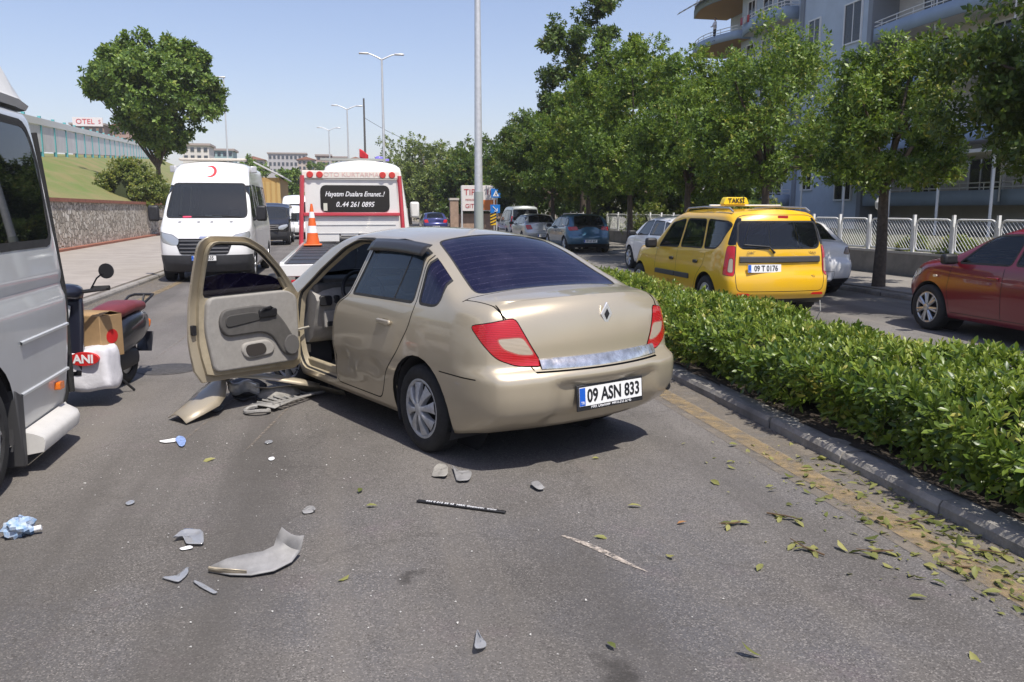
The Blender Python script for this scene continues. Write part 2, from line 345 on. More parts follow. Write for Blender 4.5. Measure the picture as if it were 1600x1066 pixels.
for (x, y, ang, ln) in ((-1.0, 6.9, 1.42, 2.2), (-.55, 6.4, 1.40, 1.6), (-2.0, 11, 1.55, 3.0)):      # drag marks left by the wreck
    m = MB(); rows = []
    for i in range(9): t = i/8; p_ = Vector((x+math.cos(ang)*ln*(t-.5), y+math.sin(ang)*ln*(t-.5), .0055)); w_ = .012*math.sin(math.pi*(.1+.8*t)); rows.append([p_+Vector((w_, 0, 0)), p_-Vector((w_, 0, 0))])
    m.grid(rows); tag(m.build('drag_mark', worn('drag_chalk', (.30, .25, .20), None, .45, .68, 24), recalc=False), kind=KS)
# kerbs: mortar bed with single stones
CONC = M('kerb_concrete', (.28, .262, .235), .9, noise=.35, nscale=6, bump=.4, bscale=40, rnd=.1)
def kerb(x0, x1, y0, y1, L_, top=.085, fl=1):
    m = MB(); m.bb(x0+.012, x1-.012, y0, y1, -.05, top-.03); k = tag(m.build('kerb', M('mortar', (.12, .11, .1), .95)), kind=KS)
    m = MB(); d = .03
    prof = [(x0, -.03), (x0, top-d), (x0+d*.6, top), (x1, top), (x1, -.03)] if fl > 0 else [(x0, -.03), (x0, top), (x1-d*.6, top), (x1, top-d), (x1, -.03)]
    m.prism(prof, lambda u, v, q: (u, q, v), 0, L_-.012); me = m.mesh('kerb_stone', CONC, 30); n = int((y1-y0)/L_)
    for i in range(n):
        o = link('kerb_stone', me, k); o.location = (random.uniform(-.004, .004), y0+i*L_, random.uniform(-.006, .004)); o.rotation_euler = (0, 0, random.uniform(-.004, .004))
    return k
kerb(3.10, 3.29, 1.0, 31, .9); kerb(4.80, 4.95, 1.0, 31, 1.0, fl=-1)
kerb(-4.43, -4.28, 4, 64, 1.0, fl=-1); kerb(10.08, 10.23, 2, 62, 1.0)
m = MB(); rows = []
for j in range(120):
    y = 1+30*j/119; rows.append([(x, y, .085+.03*math.sin(x*9+y*3)*math.cos(y*5)+(.015 if 3.5 < x < 4.6 else 0)) for x in np.linspace(3.24, 4.81, 9)])
m.grid(rows); tag(m.build('median_soil', M('soil', (.05, .038, .028), .95, noise=.5, nscale=14, bump=.8, bscale=30)), kind=KS)
m = MB(); m.bb(3.24, 4.81, 31, 200, -.05, .1); tag(m.build('median', M('median_paving', (.3, .27, .23), .9, noise=.2)), kind=KS)
PAV = M('pavement_pavers', (.33, .295, .255), .9, noise=.2, nscale=1.4, bump=.2, bscale=25)
m = MB(); m.bb(-14.5, -4.42, -6, 110, -.1, .115); tag(m.build('left_pavement', PAV), kind=KS)
PAV2 = M('pavement_right', (.25, .23, .205), .9, noise=.25, nscale=1.6, bump=.2, bscale=25)
m = MB(); m.bb(10.22, 12.72, -6, 110, -.1, .115); tag(m.build('right_pavement', PAV2), kind=KS)
m = MB(); m.bb(12.9, 60, -10, 110, -.1, .5); tag(m.build('garden_ground', M('garden_soil', (.10, .10, .06), .95, noise=.5, nscale=2)), kind=KS)
MC = MB(); MC.lathe([(.001, .006), (.30, .006), (.31, .0)], 32, (0, 0, 0), 'z'); MCo = MC.build('manhole_cover', M('cast_iron', (.085, .08, .078), .75, .3, noise=.4, nscale=18, bump=.6, bscale=50)); MCo.location = gp(262, 577, .003)
tag(MCo, 'round dark iron manhole cover set in the asphalt', 'manhole cover')

# ================================================ foliage helpers
def inst(name, bv, bf, T, Rm, S, mat, parent=None, kind=None):
    """one mesh of many copies of a small patch (numpy)"""
    bv = np.asarray(bv, float); k, n = len(T), len(bv)
    v = np.einsum('kij,nj->kni', Rm, bv)*np.asarray(S)[:, None, None]+np.asarray(T)[:, None, :]
    f = np.asarray(bf, int); fl = (f[None, :, :]+(np.arange(k)*n)[:, None, None]).reshape(-1, f.shape[1])
    me = bpy.data.meshes.new(name); me.vertices.add(k*n); me.vertices.foreach_set('co', v.reshape(-1))
    me.loops.add(fl.size); me.polygons.add(len(fl)); me.polygons.foreach_set('loop_start', np.arange(len(fl))*f.shape[1])
    me.loops.foreach_set('vertex_index', fl.reshape(-1)); me.update(calc_edges=True); me.validate(); me.shade_smooth()
    me.materials.append(mat); o = link(name, me, parent)
    if kind: o['kind'] = kind
    return o
def frames(nrm, spin):
    """rotation matrices taking +z to nrm with spin about it"""
    z = nrm/np.linalg.norm(nrm, axis=1, keepdims=True); a = np.where(np.abs(z[:, 2:3]) < .9, [[0, 0, 1.]], [[1., 0, 0]])
    x = np.cross(a, z); x /= np.linalg.norm(x, axis=1, keepdims=True); y = np.cross(z, x)
    c, s = np.cos(spin)[:, None], np.sin(spin)[:, None]; x2 = x*c+y*s; y2 = -x*s+y*c
    return np.stack([x2, y2, z], axis=2)
def leafq(L=1., w=.42, fold=.10, droop=.15, pet=.12):
    """obovate folded leaf along +x, as quads"""
    st = [(0, .02), (.35, .72), (.72, .95), (1., .06)]; v = []; f = []
    for t, k in st:
        z = -droop*t*t
        v += [(pet+t*L, -w*k/2, z+fold*k*.5), (pet+t*L, 0, z), (pet+t*L, w*k/2, z+fold*k*.5)]
    for i in range(len(st)-1):
        b = i*3; f += [(b, b+3, b+4, b+1), (b+1, b+4, b+5, b+2)]
    return np.array(v), f
def leafs(L=1., w=.5):
    """simple two-quad leaf along +x"""
    return np.array([(0, 0, 0), (.5*L, -w/2, .06), (1.*L, 0, -.08), (.5*L, w/2, .06), (.5*L, 0, -.02)]), [(0, 1, 4, 3), (4, 1, 2, 3)]
def leafd(L=1., w=.55):
    """two-triangle leaf folded along its midrib"""
    return np.array([(0, 0, 0), (.52*L, -w/2, .08), (1.*L, 0, -.08), (.52*L, w/2, .08)]), [(0, 1, 2), (0, 2, 3)]
def sprig(leaf, n, tilt0, tilt1, seed=0, rise=.5):
    """whorl of leaves round +z"""
    rg = np.random.default_rng(seed); V = []; F = []; lv, lf = leaf
    for i in range(n):
        a = 2.4*i+rg.uniform(-.3, .3); t = tilt0+(tilt1-tilt0)*i/max(1, n-1)+rg.uniform(-.12, .12)
        m = np.array((Euler((0, 0, a)).to_matrix() @ Euler((rg.uniform(-.4, .4), -t, 0)).to_matrix())); s = rg.uniform(.75, 1.1)
        b = sum(len(x) for x in V); V.append(lv*s @ m.T+np.array([0, 0, rise*i/n])); F += [tuple(b+q for q in f) for f in lf]
    return np.concatenate(V), F

# ================================================ median hedge
HLEAF = leafmat('hedge_leaf', (.028, .07, .012), (.21, .29, .04), (.36, .34, .07), .30, .34)
def hedge():
    H = thing('hedge', 'long clipped green hedge with glossy leaves on the kerbed median', 'hedge', (0, 0, 0))
    def top(x, y): return .565+.05*math.sin(y*1.7)+.04*math.sin(y*4.1+x*3)-.20*max(0, abs(x-4.03)-.28)**1.4*1.6
    m = MB(); rows = []
    for j in range(90):
        y = -.5+28.5*j/89; r_ = []
        for i in range(13):
            a = math.pi*i/12; x = 4.03-.56*math.cos(a)*(1-.12*math.sin(y*5+i)); z = .16+(top(x, y)-.30)*math.sin(a)**.5
            r_.append((x, y, z))
        rows.append(r_)
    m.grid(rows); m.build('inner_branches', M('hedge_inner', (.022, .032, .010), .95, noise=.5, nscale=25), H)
    def spots(n, y0, y1, side=.34):
        P, Nn = [], []
        while len(P) < n:
            y = random.uniform(y0, y1); u = random.random()
            if u < .58:
                x = random.uniform(3.36, 4.62); z = top(x, y)+random.gauss(0, .022)-.03-abs(random.gauss(0, .03)); nn = Vector(((x-4.03)*.7, random.gauss(0, .25), 1))
            else:
                s = -1 if random.random() < .72 else 1; zf = random.random()**.85; z = .17+zf*(top(3.5, y)-.19); x = 4.03+s*(.76-.06*(1-zf)+random.gauss(0, .035)+.05*math.sin(y*3.3+z*6)); nn = Vector((s*1., random.gauss(0, .45), .15+.75*zf+random.gauss(0, .2)))
            nn += Vector((random.gauss(0, .28), random.gauss(0, .28), random.gauss(0, .2))); P.append((x, y, z)); Nn.append(nn)
        return np.array(P), np.array([tuple(v) for v in Nn])
    lq = leafq(1, .40); sp = [sprig(lq, 8, .25, 1.15, k) for k in range(3)]
    for k in range(3):
        P, Nn = spots(1500, 2.2, 9.5); inst('foliage', sp[k][0], sp[k][1], P, frames(Nn, RNG.uniform(0, 6.3, len(P))), RNG.uniform(.052, .084, len(P)), HLEAF, H, 'stuff')
    ls = leafs(1, .45); P, Nn = spots(700, -.8, 2.4); inst('foliage', sp[0][0], sp[0][1], P, frames(Nn, RNG.uniform(0, 6.3, len(P))), RNG.uniform(.055, .082, len(P)), HLEAF, H, 'stuff'); s2 = sprig(ls, 8, .25, 1.1, 5); P, Nn = spots(5200, 9.3, 27)
    inst('foliage', s2[0], s2[1], P, frames(Nn, RNG.uniform(0, 6.3, len(P))), RNG.uniform(.055, .085, len(P)), HLEAF, H, 'stuff')
    TOPLEAF = leafmat('hedge_lit_top_leaf', (.16, .22, .03), (.36, .42, .07), (.42, .40, .10), .35, .4); s3 = sprig(leafq(1, .36), 6, .75, 1.25, 8); s4 = sprig(ls, 6, .6, 1.2, 9)  # new-growth sprigs, their paler leaf colour also painting the hedge's lit top
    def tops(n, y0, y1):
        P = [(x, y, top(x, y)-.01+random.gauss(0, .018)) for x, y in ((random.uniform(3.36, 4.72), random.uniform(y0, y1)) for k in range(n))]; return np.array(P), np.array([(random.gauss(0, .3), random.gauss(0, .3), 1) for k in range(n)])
    P, Nn = tops(1300, 2.2, 9.5); inst('lit_top_shoots', s3[0], s3[1], P, frames(Nn, RNG.uniform(0, 6.3, len(P))), RNG.uniform(.04, .068, len(P)), TOPLEAF, H, 'stuff')
    P, Nn = tops(2600, 9.3, 27); inst('lit_top_shoots', s4[0], s4[1], P, frames(Nn, RNG.uniform(0, 6.3, len(P))), RNG.uniform(.045, .075, len(P)), TOPLEAF, H, 'stuff')
    lm = bpy.data.meshes.new('leaf'); lm.from_pydata([tuple(v) for v in lq[0]], [], lq[1]); lm.materials.append(HLEAF); lm.shade_smooth()
    P, Nn = spots(1400, 2.9, 6.5); c = 0
    for p, n in zip(P, Nn):
        if p[0] < 3.75 and c < 300:
            c += 1; o = link('leaf', lm, H); o.location = Vector(p)+Vector((-.02, 0, .012)); s = random.uniform(.055, .08); o.scale = (s, s, s)
            o.rotation_euler = (Vector(n).to_track_quat('Z', 'Y').to_matrix() @ Euler((random.gauss(0, .3), random.uniform(-1., -.1), random.uniform(0, 6.3))).to_matrix()).to_euler()
hedge()
# ================================================ trees
BARK = M('bark', (.10, .078, .06), .95, noise=.4, nscale=12, bump=.7, bscale=30)
LTREE = sprig(leafd(1, .60), 7, -.1, .9, 3, .6); LTREE2 = sprig(leafd(1, .52), 7, .0, 1.0, 9, .5); LTREE3 = sprig(leafs(1, .5), 5, .0, 1.0, 9, .5)
def tree(name, label, x, y, z0, h, blobs, mat, n=2600, leaf=.13, trunk=.10, fork=.45, group=None, seed=0, sub=26, dens=.36, lean=0.):
    """blobs: (dx, dy, z, rx, ry, rz) about the trunk foot; crown leaves gather in clumps on the blobs"""
    rg = random.Random(seed); T = thing(name, label, 'tree', (x, y, z0), 0, group)
    cl = []
    for (dx, dy, z, rx, ry, rz) in blobs:
        for k in range(sub):
            while True:
                d = Vector((rg.gauss(0, 1), rg.gauss(0, 1), rg.gauss(0, 1)))
                if d.length > .1: break
            d.normalize(); rr = rg.uniform(.55, 1.02); cl.append((Vector((dx+d.x*rx*rr, dy+d.y*ry*rr, z+d.z*rz*rr)), Vector((d.x*rx, d.y*ry, d.z*rz)), dens*min(rx, rz)*rg.uniform(.6, 1.25)))
    P, Nn = [], []
    per = max(4, int(.9*n*len(blobs)/len(cl)))
    for c, d, r in cl:
        for k in range(per):
            e = Vector((rg.gauss(0, 1), rg.gauss(0, 1), rg.gauss(0, 1))).normalized()*r*rg.random()**.45
            P.append(tuple(c+e)); nn = (d.normalized()*.5+e.normalized()*.8+Vector((0, 0, .55))+Vector((rg.gauss(0, .35), rg.gauss(0, .35), rg.gauss(0, .35)))); Nn.append(tuple(nn))
    P = np.array(P); Nn = np.array(Nn); cr = None
    lf = LTREE3 if leaf < .106 else LTREE if seed % 2 else LTREE2
    inst('crown', lf[0], lf[1], P, frames(Nn, RNG.uniform(0, 6.3, len(P))), RNG.uniform(.75, 1.25, len(P))*leaf, mat, T)
    m = MB(); fz = h*fork; pts = [(0, 0, -.1), (lean*.2+.02, .02, fz*.4), (lean*.6-.02, .0, fz*.8), (lean, 0, fz)]
    m.tube(pts, [trunk*1.35, trunk*1.05, trunk*.92, trunk*.85], 10); tk = m.build('trunk', BARK, T, 60)
    for c, d, r in rg.sample(cl, min(len(cl), 12)):
        m = MB(); a = Vector(pts[-1])-Vector((0, 0, rg.uniform(0, fz*.15))); mid = a.lerp(c, .5)+Vector((rg.gauss(0, .1), rg.gauss(0, .1), .12*h*.3))
        m.tube([a, mid, c], [trunk*.55, trunk*.34, trunk*.10], 6); m.build('limb', BARK, tk, 60)
    return T
LF_A = leafmat('leaf_street', (.035, .085, .015), (.23, .33, .05), (.34, .34, .07), .36)
LF_B = leafmat('leaf_dark', (.026, .06, .014), (.125, .19, .032), (.20, .19, .04), .32)
LF_C = leafmat('leaf_pale', (.08, .12, .03), (.25, .30, .08), (.24, .22, .06), .30)
LF_D = leafmat('leaf_round', (.05, .105, .022), (.21, .31, .055), (.29, .34, .07), .28)
# ---- street trees on the right pavement (foot positions read from the row)
RG = 'street trees in a row along the right pavement'
def st(label, Y, x, h, r, z0, zt, mat, n, leaf, seed, dz=0):
    """a street tree: trunk foot on the pavement, crown from z0 to zt, radius r"""
    rg = random.Random(seed*7); c = (z0+zt)/2; b = [(0, 0, c, r, r*1.05, (zt-z0)*.36), (rg.uniform(-.3, .3), rg.uniform(-.4, .4), zt-(zt-z0)*.26, r*.66, r*.7, (zt-z0)*.27), (rg.uniform(-.5, -.1), rg.uniform(-.4, .2), z0+(zt-z0)*.26, r*.92, r*1.0, (zt-z0)*.22), (rg.uniform(-.2, .4), .3, z0+(zt-z0)*.30, r*.9, r*1.0, (zt-z0)*.22)]
    tree('street_tree', label, x, Y, .1, h, b, mat, n, leaf, .10, z0/h+.10, RG, seed, 26, .36)
st('broad dark green street tree overhanging the red hatchback', 9.9, 11.0, 7.4, 2.55, 1.85, 7.4, LF_B, 3000, .105, 2)  # darker leaf colour puts the crown's shade into the leaves
st('slim street tree with bare dark trunk beside the white saloon boot', 14.6, 10.47, 4.7, 1.6, 1.75, 4.75, LF_A, 1900, .092, 12)
st('bright green street tree behind the yellow taxi roof', 19.3, 10.5, 6.3, 2.15, 1.8, 6.2, LF_A, 1900, .10, 14)
st('leafy street tree between taxi bonnet and apartment block', 24.1, 10.5, 6.6, 2.4, 1.7, 6.3, LF_A, 1800, .11, 16)
st('full street tree shading the blue hatchback', 29.3, 10.5, 7.6, 2.6, 1.7, 7.3, LF_A, 1700, .125, 4)
st('street tree above the silver saloon', 34.2, 10.4, 7.2, 2.7, 1.7, 6.9, LF_A, 1500, .135, 18)
st('street tree over the pale grey van', 39.5, 10.2, 6.6, 2.6, 1.8, 6.2, LF_B, 1300, .15, 20)
st('low dense street tree next to the billboard', 46, 10.9, 6.4, 2.8, 1.9, 6.4, LF_B, 1200, .17, 22)
for i, (px, Y, r, zt, lab) in enumerate(((1010, 40, 3.2, 6.5, 'dark garden tree behind the railing near the blue hatchback'), (930, 52, 3.8, 7.5, 'dark garden tree behind the tall evergreen'), (860, 58, 3.6, 7.0, 'dark garden tree beyond the pale grey van'), (1110, 34, 2.6, 5.2, 'garden tree in the shade left of the apartment block'))):
    r_ = ray(px, 328); tree('garden_tree', lab, r_[0]/r_[1]*Y, Y, .4, zt, [(0, 0, zt*.55, r, r, zt*.36), (.3, 0, zt*.34, r*.95, r*.95, zt*.26)], LF_B, 1100, .24, .14, .3, 'garden trees behind the railing', 51+i, 20, .38)
tree('tall_tree', 'tall dark evergreen with two upright lobes rising over the street trees', 13.4, 45, .5, 14, [(-1.1, 0, 9.2, 1.3, 1.5, 2.6), (.5, 0, 10.6, 1.15, 1.4, 3.0), (-.2, 0, 6.5, 2.4, 2.2, 2.6), (2.1, -.5, 8.6, 1.3, 1.3, 1.8), (-1.6, 0, 6.2, 1.2, 1.2, 1.5)], LF_B, 900, .21, .2, .4, None, 13, 20, .40)
FG = 'rounded pale trees far along the road'
for i, (px, Y, top_, r, mt, lab) in enumerate(((640, 92, 216, 3.6, LF_C, 'pale olive round tree right of the tow truck'), (672, 84, 214, 3.3, LF_C, 'pale green round tree beyond the far blue car'), (706, 76, 225, 2.9, LF_C, 'olive green tree left of the lamp post'), (735, 66, 232, 2.3, LF_B, 'dark tree right behind the lamp post shaft'), (775, 72, 205, 3.6, LF_B, 'dark tree above the crossing sign'), (620, 118, 232, 3.6, LF_C, 'distant light green tree over the tow truck roof'), (815, 66, 175, 3.4, LF_B, 'dark tall tree behind the billboard end'))):
    c = atY(px, 328, Y); t = atY(px, top_, Y); h = t.z
    tree('roadside_tree', lab, c.x, Y, 0, h, [(0, 0, h*.60, r, r, h*.36), (-.4*r, 0, h*.42, r*.8, r*.8, h*.28), (.45*r, 0, h*.45, r*.8, r*.8, h*.28)], mt, 900, .3, .2, .3, FG, 21+i, 18, .38)
for i, (px, Y, top_, r, lab) in enumerate(((452, 105, 262, 1.5, 'small upright tree beyond the black van'), (487, 150, 256, 2.6, 'small round tree among the far buildings'), (398, 130, 240, 2.0, 'small tree behind the white van roof'), (515, 175, 250, 2.6, 'small tree left of the tow truck cab roof'))):
    c = atY(px, 328, Y); h = atY(px, top_, Y).z
    tree('small_tree', lab, c.x, Y, 0, h, [(0, 0, h*.6, r, r, h*.40), (0, 0, h*.35, r*.9, r*.9, h*.3)], LF_D, 500, .4, .15, .2, 'small trees in the distance', 41+i, 16, .4)
# ---- left bank: stone wall, grass, fence, bush, tree
WX = lambda Y: -10.18-.034*(Y-33.5); FXX = lambda Y: -18.8-.142*(Y-60); FZ = lambda Y: 5.05+.055*(Y-60)
WALLST = M('pebble_wall', (.42, .36, .27), .9); 
def pebbles(m):
    t = m.node_tree; N = t.nodes.new; L = t.links.new; p = t.nodes['Principled BSDF']
    tc = N('ShaderNodeTexCoord'); v = N('ShaderNodeTexVoronoi'); v.inputs['Scale'].default_value = 5.0; L(tc.outputs['Object'], v.inputs['Vector'])
    e = N('ShaderNodeTexVoronoi'); e.feature = 'DISTANCE_TO_EDGE'; e.inputs['Scale'].default_value = 5.0; L(tc.outputs['Object'], e.inputs['Vector'])
    r = N('ShaderNodeValToRGB'); s = N('ShaderNodeSeparateColor'); L(v.outputs['Color'], s.inputs[0]); L(s.outputs[0], r.inputs[0])
    r.color_ramp.elements[0].color = (.30, .27, .22, 1); r.color_ramp.elements[1].color = (.74, .70, .61, 1); el = r.color_ramp.elements.new(.5); el.color = (.54, .48, .39, 1)
    mr = N('ShaderNodeMapRange'); mr.inputs[1].default_value = .0; mr.inputs[2].default_value = .09; L(e.outputs['Distance'], mr.inputs[0])
    mx = N('ShaderNodeMix'); mx.data_type = 'RGBA'; L(mr.outputs[0], mx.inputs[0]); mx.inputs[6].default_value = (.22, .19, .15, 1); L(r.outputs[0], mx.inputs[7]); L(mx.outputs[2], p.inputs['Base Color'])
    b = N('ShaderNodeBump'); b.inputs['Distance'].default_value = .05; L(mr.outputs[0], b.inputs['Height']); L(b.outputs[0], p.inputs['Normal'])
pebbles(WALLST)
ys_ = [12, 24, 36, 48, 60, 72, 90]
WL = thing('retaining_wall', 'pebbled stone retaining wall with red coping along the left pavement', 'wall')
def run(xa, xb, z0, z1, name, mat, yy=ys_):
    m = MB(); rows = []
    for Y in yy: w = WX(Y); rows.append([(w+xa, Y, z0), (w+xb, Y, z0), (w+xb, Y, z1), (w+xa, Y, z1)])
    m.grid(rows, closed=True); m.add(rows[0], [(0, 1, 2, 3)]); m.add(rows[-1], [(3, 2, 1, 0)]); return m.build(name, mat, WL, 30)
run(-.4, 0, 0, 1.92, 'stone_face', WALLST); REDB = M('red_brick_coping', (.30, .115, .07), .85, noise=.3, nscale=3)
run(-.42, .06, 1.921, 2.06, 'coping', REDB); run(.002, .30, .08, .20, 'base_kerb', REDB)
GRASS = M('lawn', (.12, .175, .04), .95, col2=(.24, .19, .085), nscale=.35, bump=.9, bscale=18)
m = MB(); rows = []
for j in range(70):
    Y = 12+190*j/69; a = Vector((WX(Y)-.38, Y, 1.98)); b = Vector((FXX(Y), Y, FZ(Y))); r_ = []
    for i in range(25):
        s = i/24; p = a.lerp(b, s); p.z += .10*math.sin(Y*.5+i)*math.sin(math.pi*s)+.22*math.sin(math.pi*s)*math.sin(Y*.13); r_.append(p)
    r_ += [(b.x-6, Y, b.z+.4), (b.x-80, Y, b.z+2)]; rows.append(r_)
m.grid(rows); tag(m.build('grass_bank', GRASS, None, 60), kind=KS)
LFB = leafmat('leaf_bush', (.05, .085, .015), (.22, .25, .04), (.30, .27, .05), .3)
def bank(x, Y): t = (WX(Y)-x)/(WX(Y)-FXX(Y)); return 1.98+(FZ(Y)-1.98)*max(0, t)
def bush(name, label, x, y, z, rx, ry, rz, mat, n=900, leaf=.12, seed=0, group=None, cat='bush'):
    rg = random.Random(seed); T = thing(name, label, cat, (x, y, z), 0, group); P, Nn = [], []
    for k in range(40):
        d = Vector((rg.gauss(0, 1), rg.gauss(0, 1), abs(rg.gauss(0, 1)))).normalized(); c = Vector((d.x*rx*.85, d.y*ry*.85, d.z*rz*.85+.05))
        for q in range(n//40):
            e = Vector((rg.gauss(0, 1), rg.gauss(0, 1), rg.gauss(0, 1))).normalized()*min(rx, rz)*.30*rg.random()**.4; P.append(tuple(c+e)); Nn.append(tuple(d+e.normalized()*.6+Vector((0, 0, .4))))
    inst('leaves', LTREE[0], LTREE[1], np.array(P), frames(np.array(Nn), RNG.uniform(0, 6, len(P))), RNG.uniform(.8, 1.2, len(P))*leaf, mat, T, 'stuff')
    m = MB(); rows = [[(math.cos(a)*math.cos(b)*rx*.72, math.sin(a)*math.cos(b)*ry*.72, math.sin(b)*rz*.72) for a in [2*math.pi*i/14 for i in range(14)]] for b in [math.pi/2*j/6 for j in range(7)]]
    m.grid(rows, closed=True); m.build('inner_twigs', M('bush_inner', (.03, .04, .012), .95), T); return T
bx = atY(207, 300, 52); bush('bush', 'clipped rounded yellow green bush on the grass bank', bx.x, 52, bank(bx.x, 52)-.25, 2.0, 1.6, 2.3, LFB, 2200, .15, 4)
tx = atY(250, 300, 60); tz = bank(tx.x, 60)
tree('round_tree', 'round leafy tree standing on the grass bank above the retaining wall', tx.x, 60, tz-.2, 11, [(0, 0, 7.0, 3.5, 3.4, 2.7), (-1.6, 0, 7.9, 2.3, 2.3, 1.8), (1.6, 0, 7.9, 2.3, 2.3, 1.8), (.1, 0, 9.4, 2.2, 2.2, 1.4), (.3, 0, 4.9, 1.8, 1.8, 1.5), (-3.0, 0, 7.7, 1.2, 1.2, 1.0), (3.0, 0, 7.0, 1.2, 1.2, 1.3), (0, -2, 7.0, 2.4, 1.8, 2.2), (-2.2, 0, 9.0, 1.0, 1.0, 1.1), (2.3, 0, 9.2, 1.0, 1.0, 1.0)], LF_D, 900, .30, .16, .24, None, 31, 28, .34)
BF = thing('boundary_fence', 'long boundary fence of white panels between turquoise posts on the bank', 'fence')
TEAL = M('turquoise_paint', (.10, .38, .40), .6, noise=.2); WPAN = M('white_fence_panel', (.76, .74, .75), .7, noise=.12, nscale=.8)
Yp = [45+5*i for i in range(31)]
for i, Y in enumerate(Yp):
    m = MB(); m.bb(-.09, .09, -.13, .13, -.3, 2.55); o = m.build('post', TEAL, BF); o.location = (FXX(Y), Y, FZ(Y)); o.rotation_euler = (0, 0, R(8))
    if i < 30:
        Y2 = Y+5; m = MB(); a = Vector((FXX(Y), Y, FZ(Y))); b = Vector((FXX(Y2), Y2, FZ(Y2)))
        for z0, z1, nm, mt, dx in ((.30, 1.95, 'panel', WPAN, .03), (1.98, 2.42, 'top_rail', M('white_rail', (.74, .74, .72), .6), .10)):
            m = MB(); m.add([a+Vector((dx, 0, z0)), b+Vector((dx, 0, z0)), b+Vector((dx, 0, z1)), a+Vector((dx, 0, z1)), a+Vector((-dx, 0, z0)), b+Vector((-dx, 0, z0)), b+Vector((-dx, 0, z1)), a+Vector((-dx, 0, z1))], [(0, 1, 2, 3), (7, 6, 5, 4), (0, 4, 5, 1), (3, 2, 6, 7), (0, 3, 7, 4), (1, 5, 6, 2)]); m.build(nm, mt, BF)
# ---- lamp posts
def lamp(px, Y, h, label, lm=False, arm=.62, X=None):
    x = X if X is not None else atY(px, 328, Y).x
    T = thing('street_lamp', label, 'street lamp', (x, Y, .1 if Y < 30 else 0), 0, 'double-armed lamp posts down the median')
    m = MB(); rr_ = .125 if Y < 30 else .085; m.cyl((0, 0, 0), (0, 0, h), rr_, rr_*.5, 16, cap=True); pl = m.build('pole', STEEL, T, 40)
    m = MB(); m.cyl((0, 0, -.02), (0, 0, 2.0), rr_+.006, rr_+.001-.014*(Y < 30)*0, 16); m.build('painted_base', M('grey_green_paint', (.34, .37, .34), .6), pl)
    m = MB(); m.bb(-.2, .2, -.2, .2, -.02, .03); m.build('base_plate', STEEL, pl)
    for s in (-1, 1):
        m = MB(); m.tube([(0, 0, h-.05), (s*arm*.35, 0, h+.06), (s*arm*.75, 0, h+.17), (s*arm, 0, h+.20)], [.04, .035, .03, .028], 8); ar = m.build('arm', STEEL, T)
        m = MB(); m.box((s*(arm+.20), 0, h+.21), (.46, .2, .07)); m.build('lamp_head', M('lamp_grey', (.6, .6, .6), .4, .3), ar, bev=.03)
lamp(748, 22.3, 9, 'galvanised lamp post standing right behind the gold saloon')
lamp(602, 40.6, 8.6, 'double-armed lamp post over the tow truck cab'); lamp(547, 59, 8.4, 'double-armed lamp post beside the dark utility pole'); lamp(518, 78, 8.7, 'smaller far double-armed lamp post')
p = atY(360, 328, 95); T = thing('street_lamp', 'single slim lamp mast behind the round tree', 'street lamp', (p.x, 95, 0)); m = MB(); hz = atY(360, 122, 95).z; m.cyl((0, 0, 0), (0, 0, hz), .12, .06, 10); m.build('pole', STEEL, T); m = MB(); m.box((-.35, 0, hz+.05), (1.1, .3, .14)); m.build('lamp_head', M('lamp_grey'), T, bev=.04)
p = atY(573, 328, 120); hz = atY(573, 154, 120).z; T = thing('utility_pole', 'dark slim utility pole carrying a cable', 'pole', (p.x, 120, 0)); m = MB(); m.cyl((0, 0, 0), (0, 0, hz), .2, .12, 10); m.build('shaft', M('dark_pole', (.09, .085, .08), .8), T)
q = atY(700, 232, 120); a = Vector((0, 0, hz-2.6)); b = Vector((q.x-p.x, 0, q.z)); m = MB(); m.tube([a.lerp(b, t)+Vector((0, 0, -.9*math.sin(math.pi*t))) for t in [i/10 for i in range(11)]], .035, 4); m.build('cable', M('cable_black', (.03, .03, .03)), T)
p = atY(562, 262, 62); T = thing('flag', 'red flag hanging from a thin staff above the tow truck', 'flag', (p.x, 62, 0)); m = MB(); zt_ = atY(560, 232, 62).z; m.cyl((0, 0, 0), (0, 0, zt_), .03, .02, 6); m.build('staff', STEEL, T)
m = MB(); m.grid([[(.02+.62*u/6, .07*math.sin(u*1.2), zt_-.03-.62*v/5-.42*(u/6)**1.3+.02*math.sin(u+v)) for u in range(7)] for v in range(6)]); m.build('cloth', M('flag_red', (.55, .02, .03), .8), T, solid=.004)
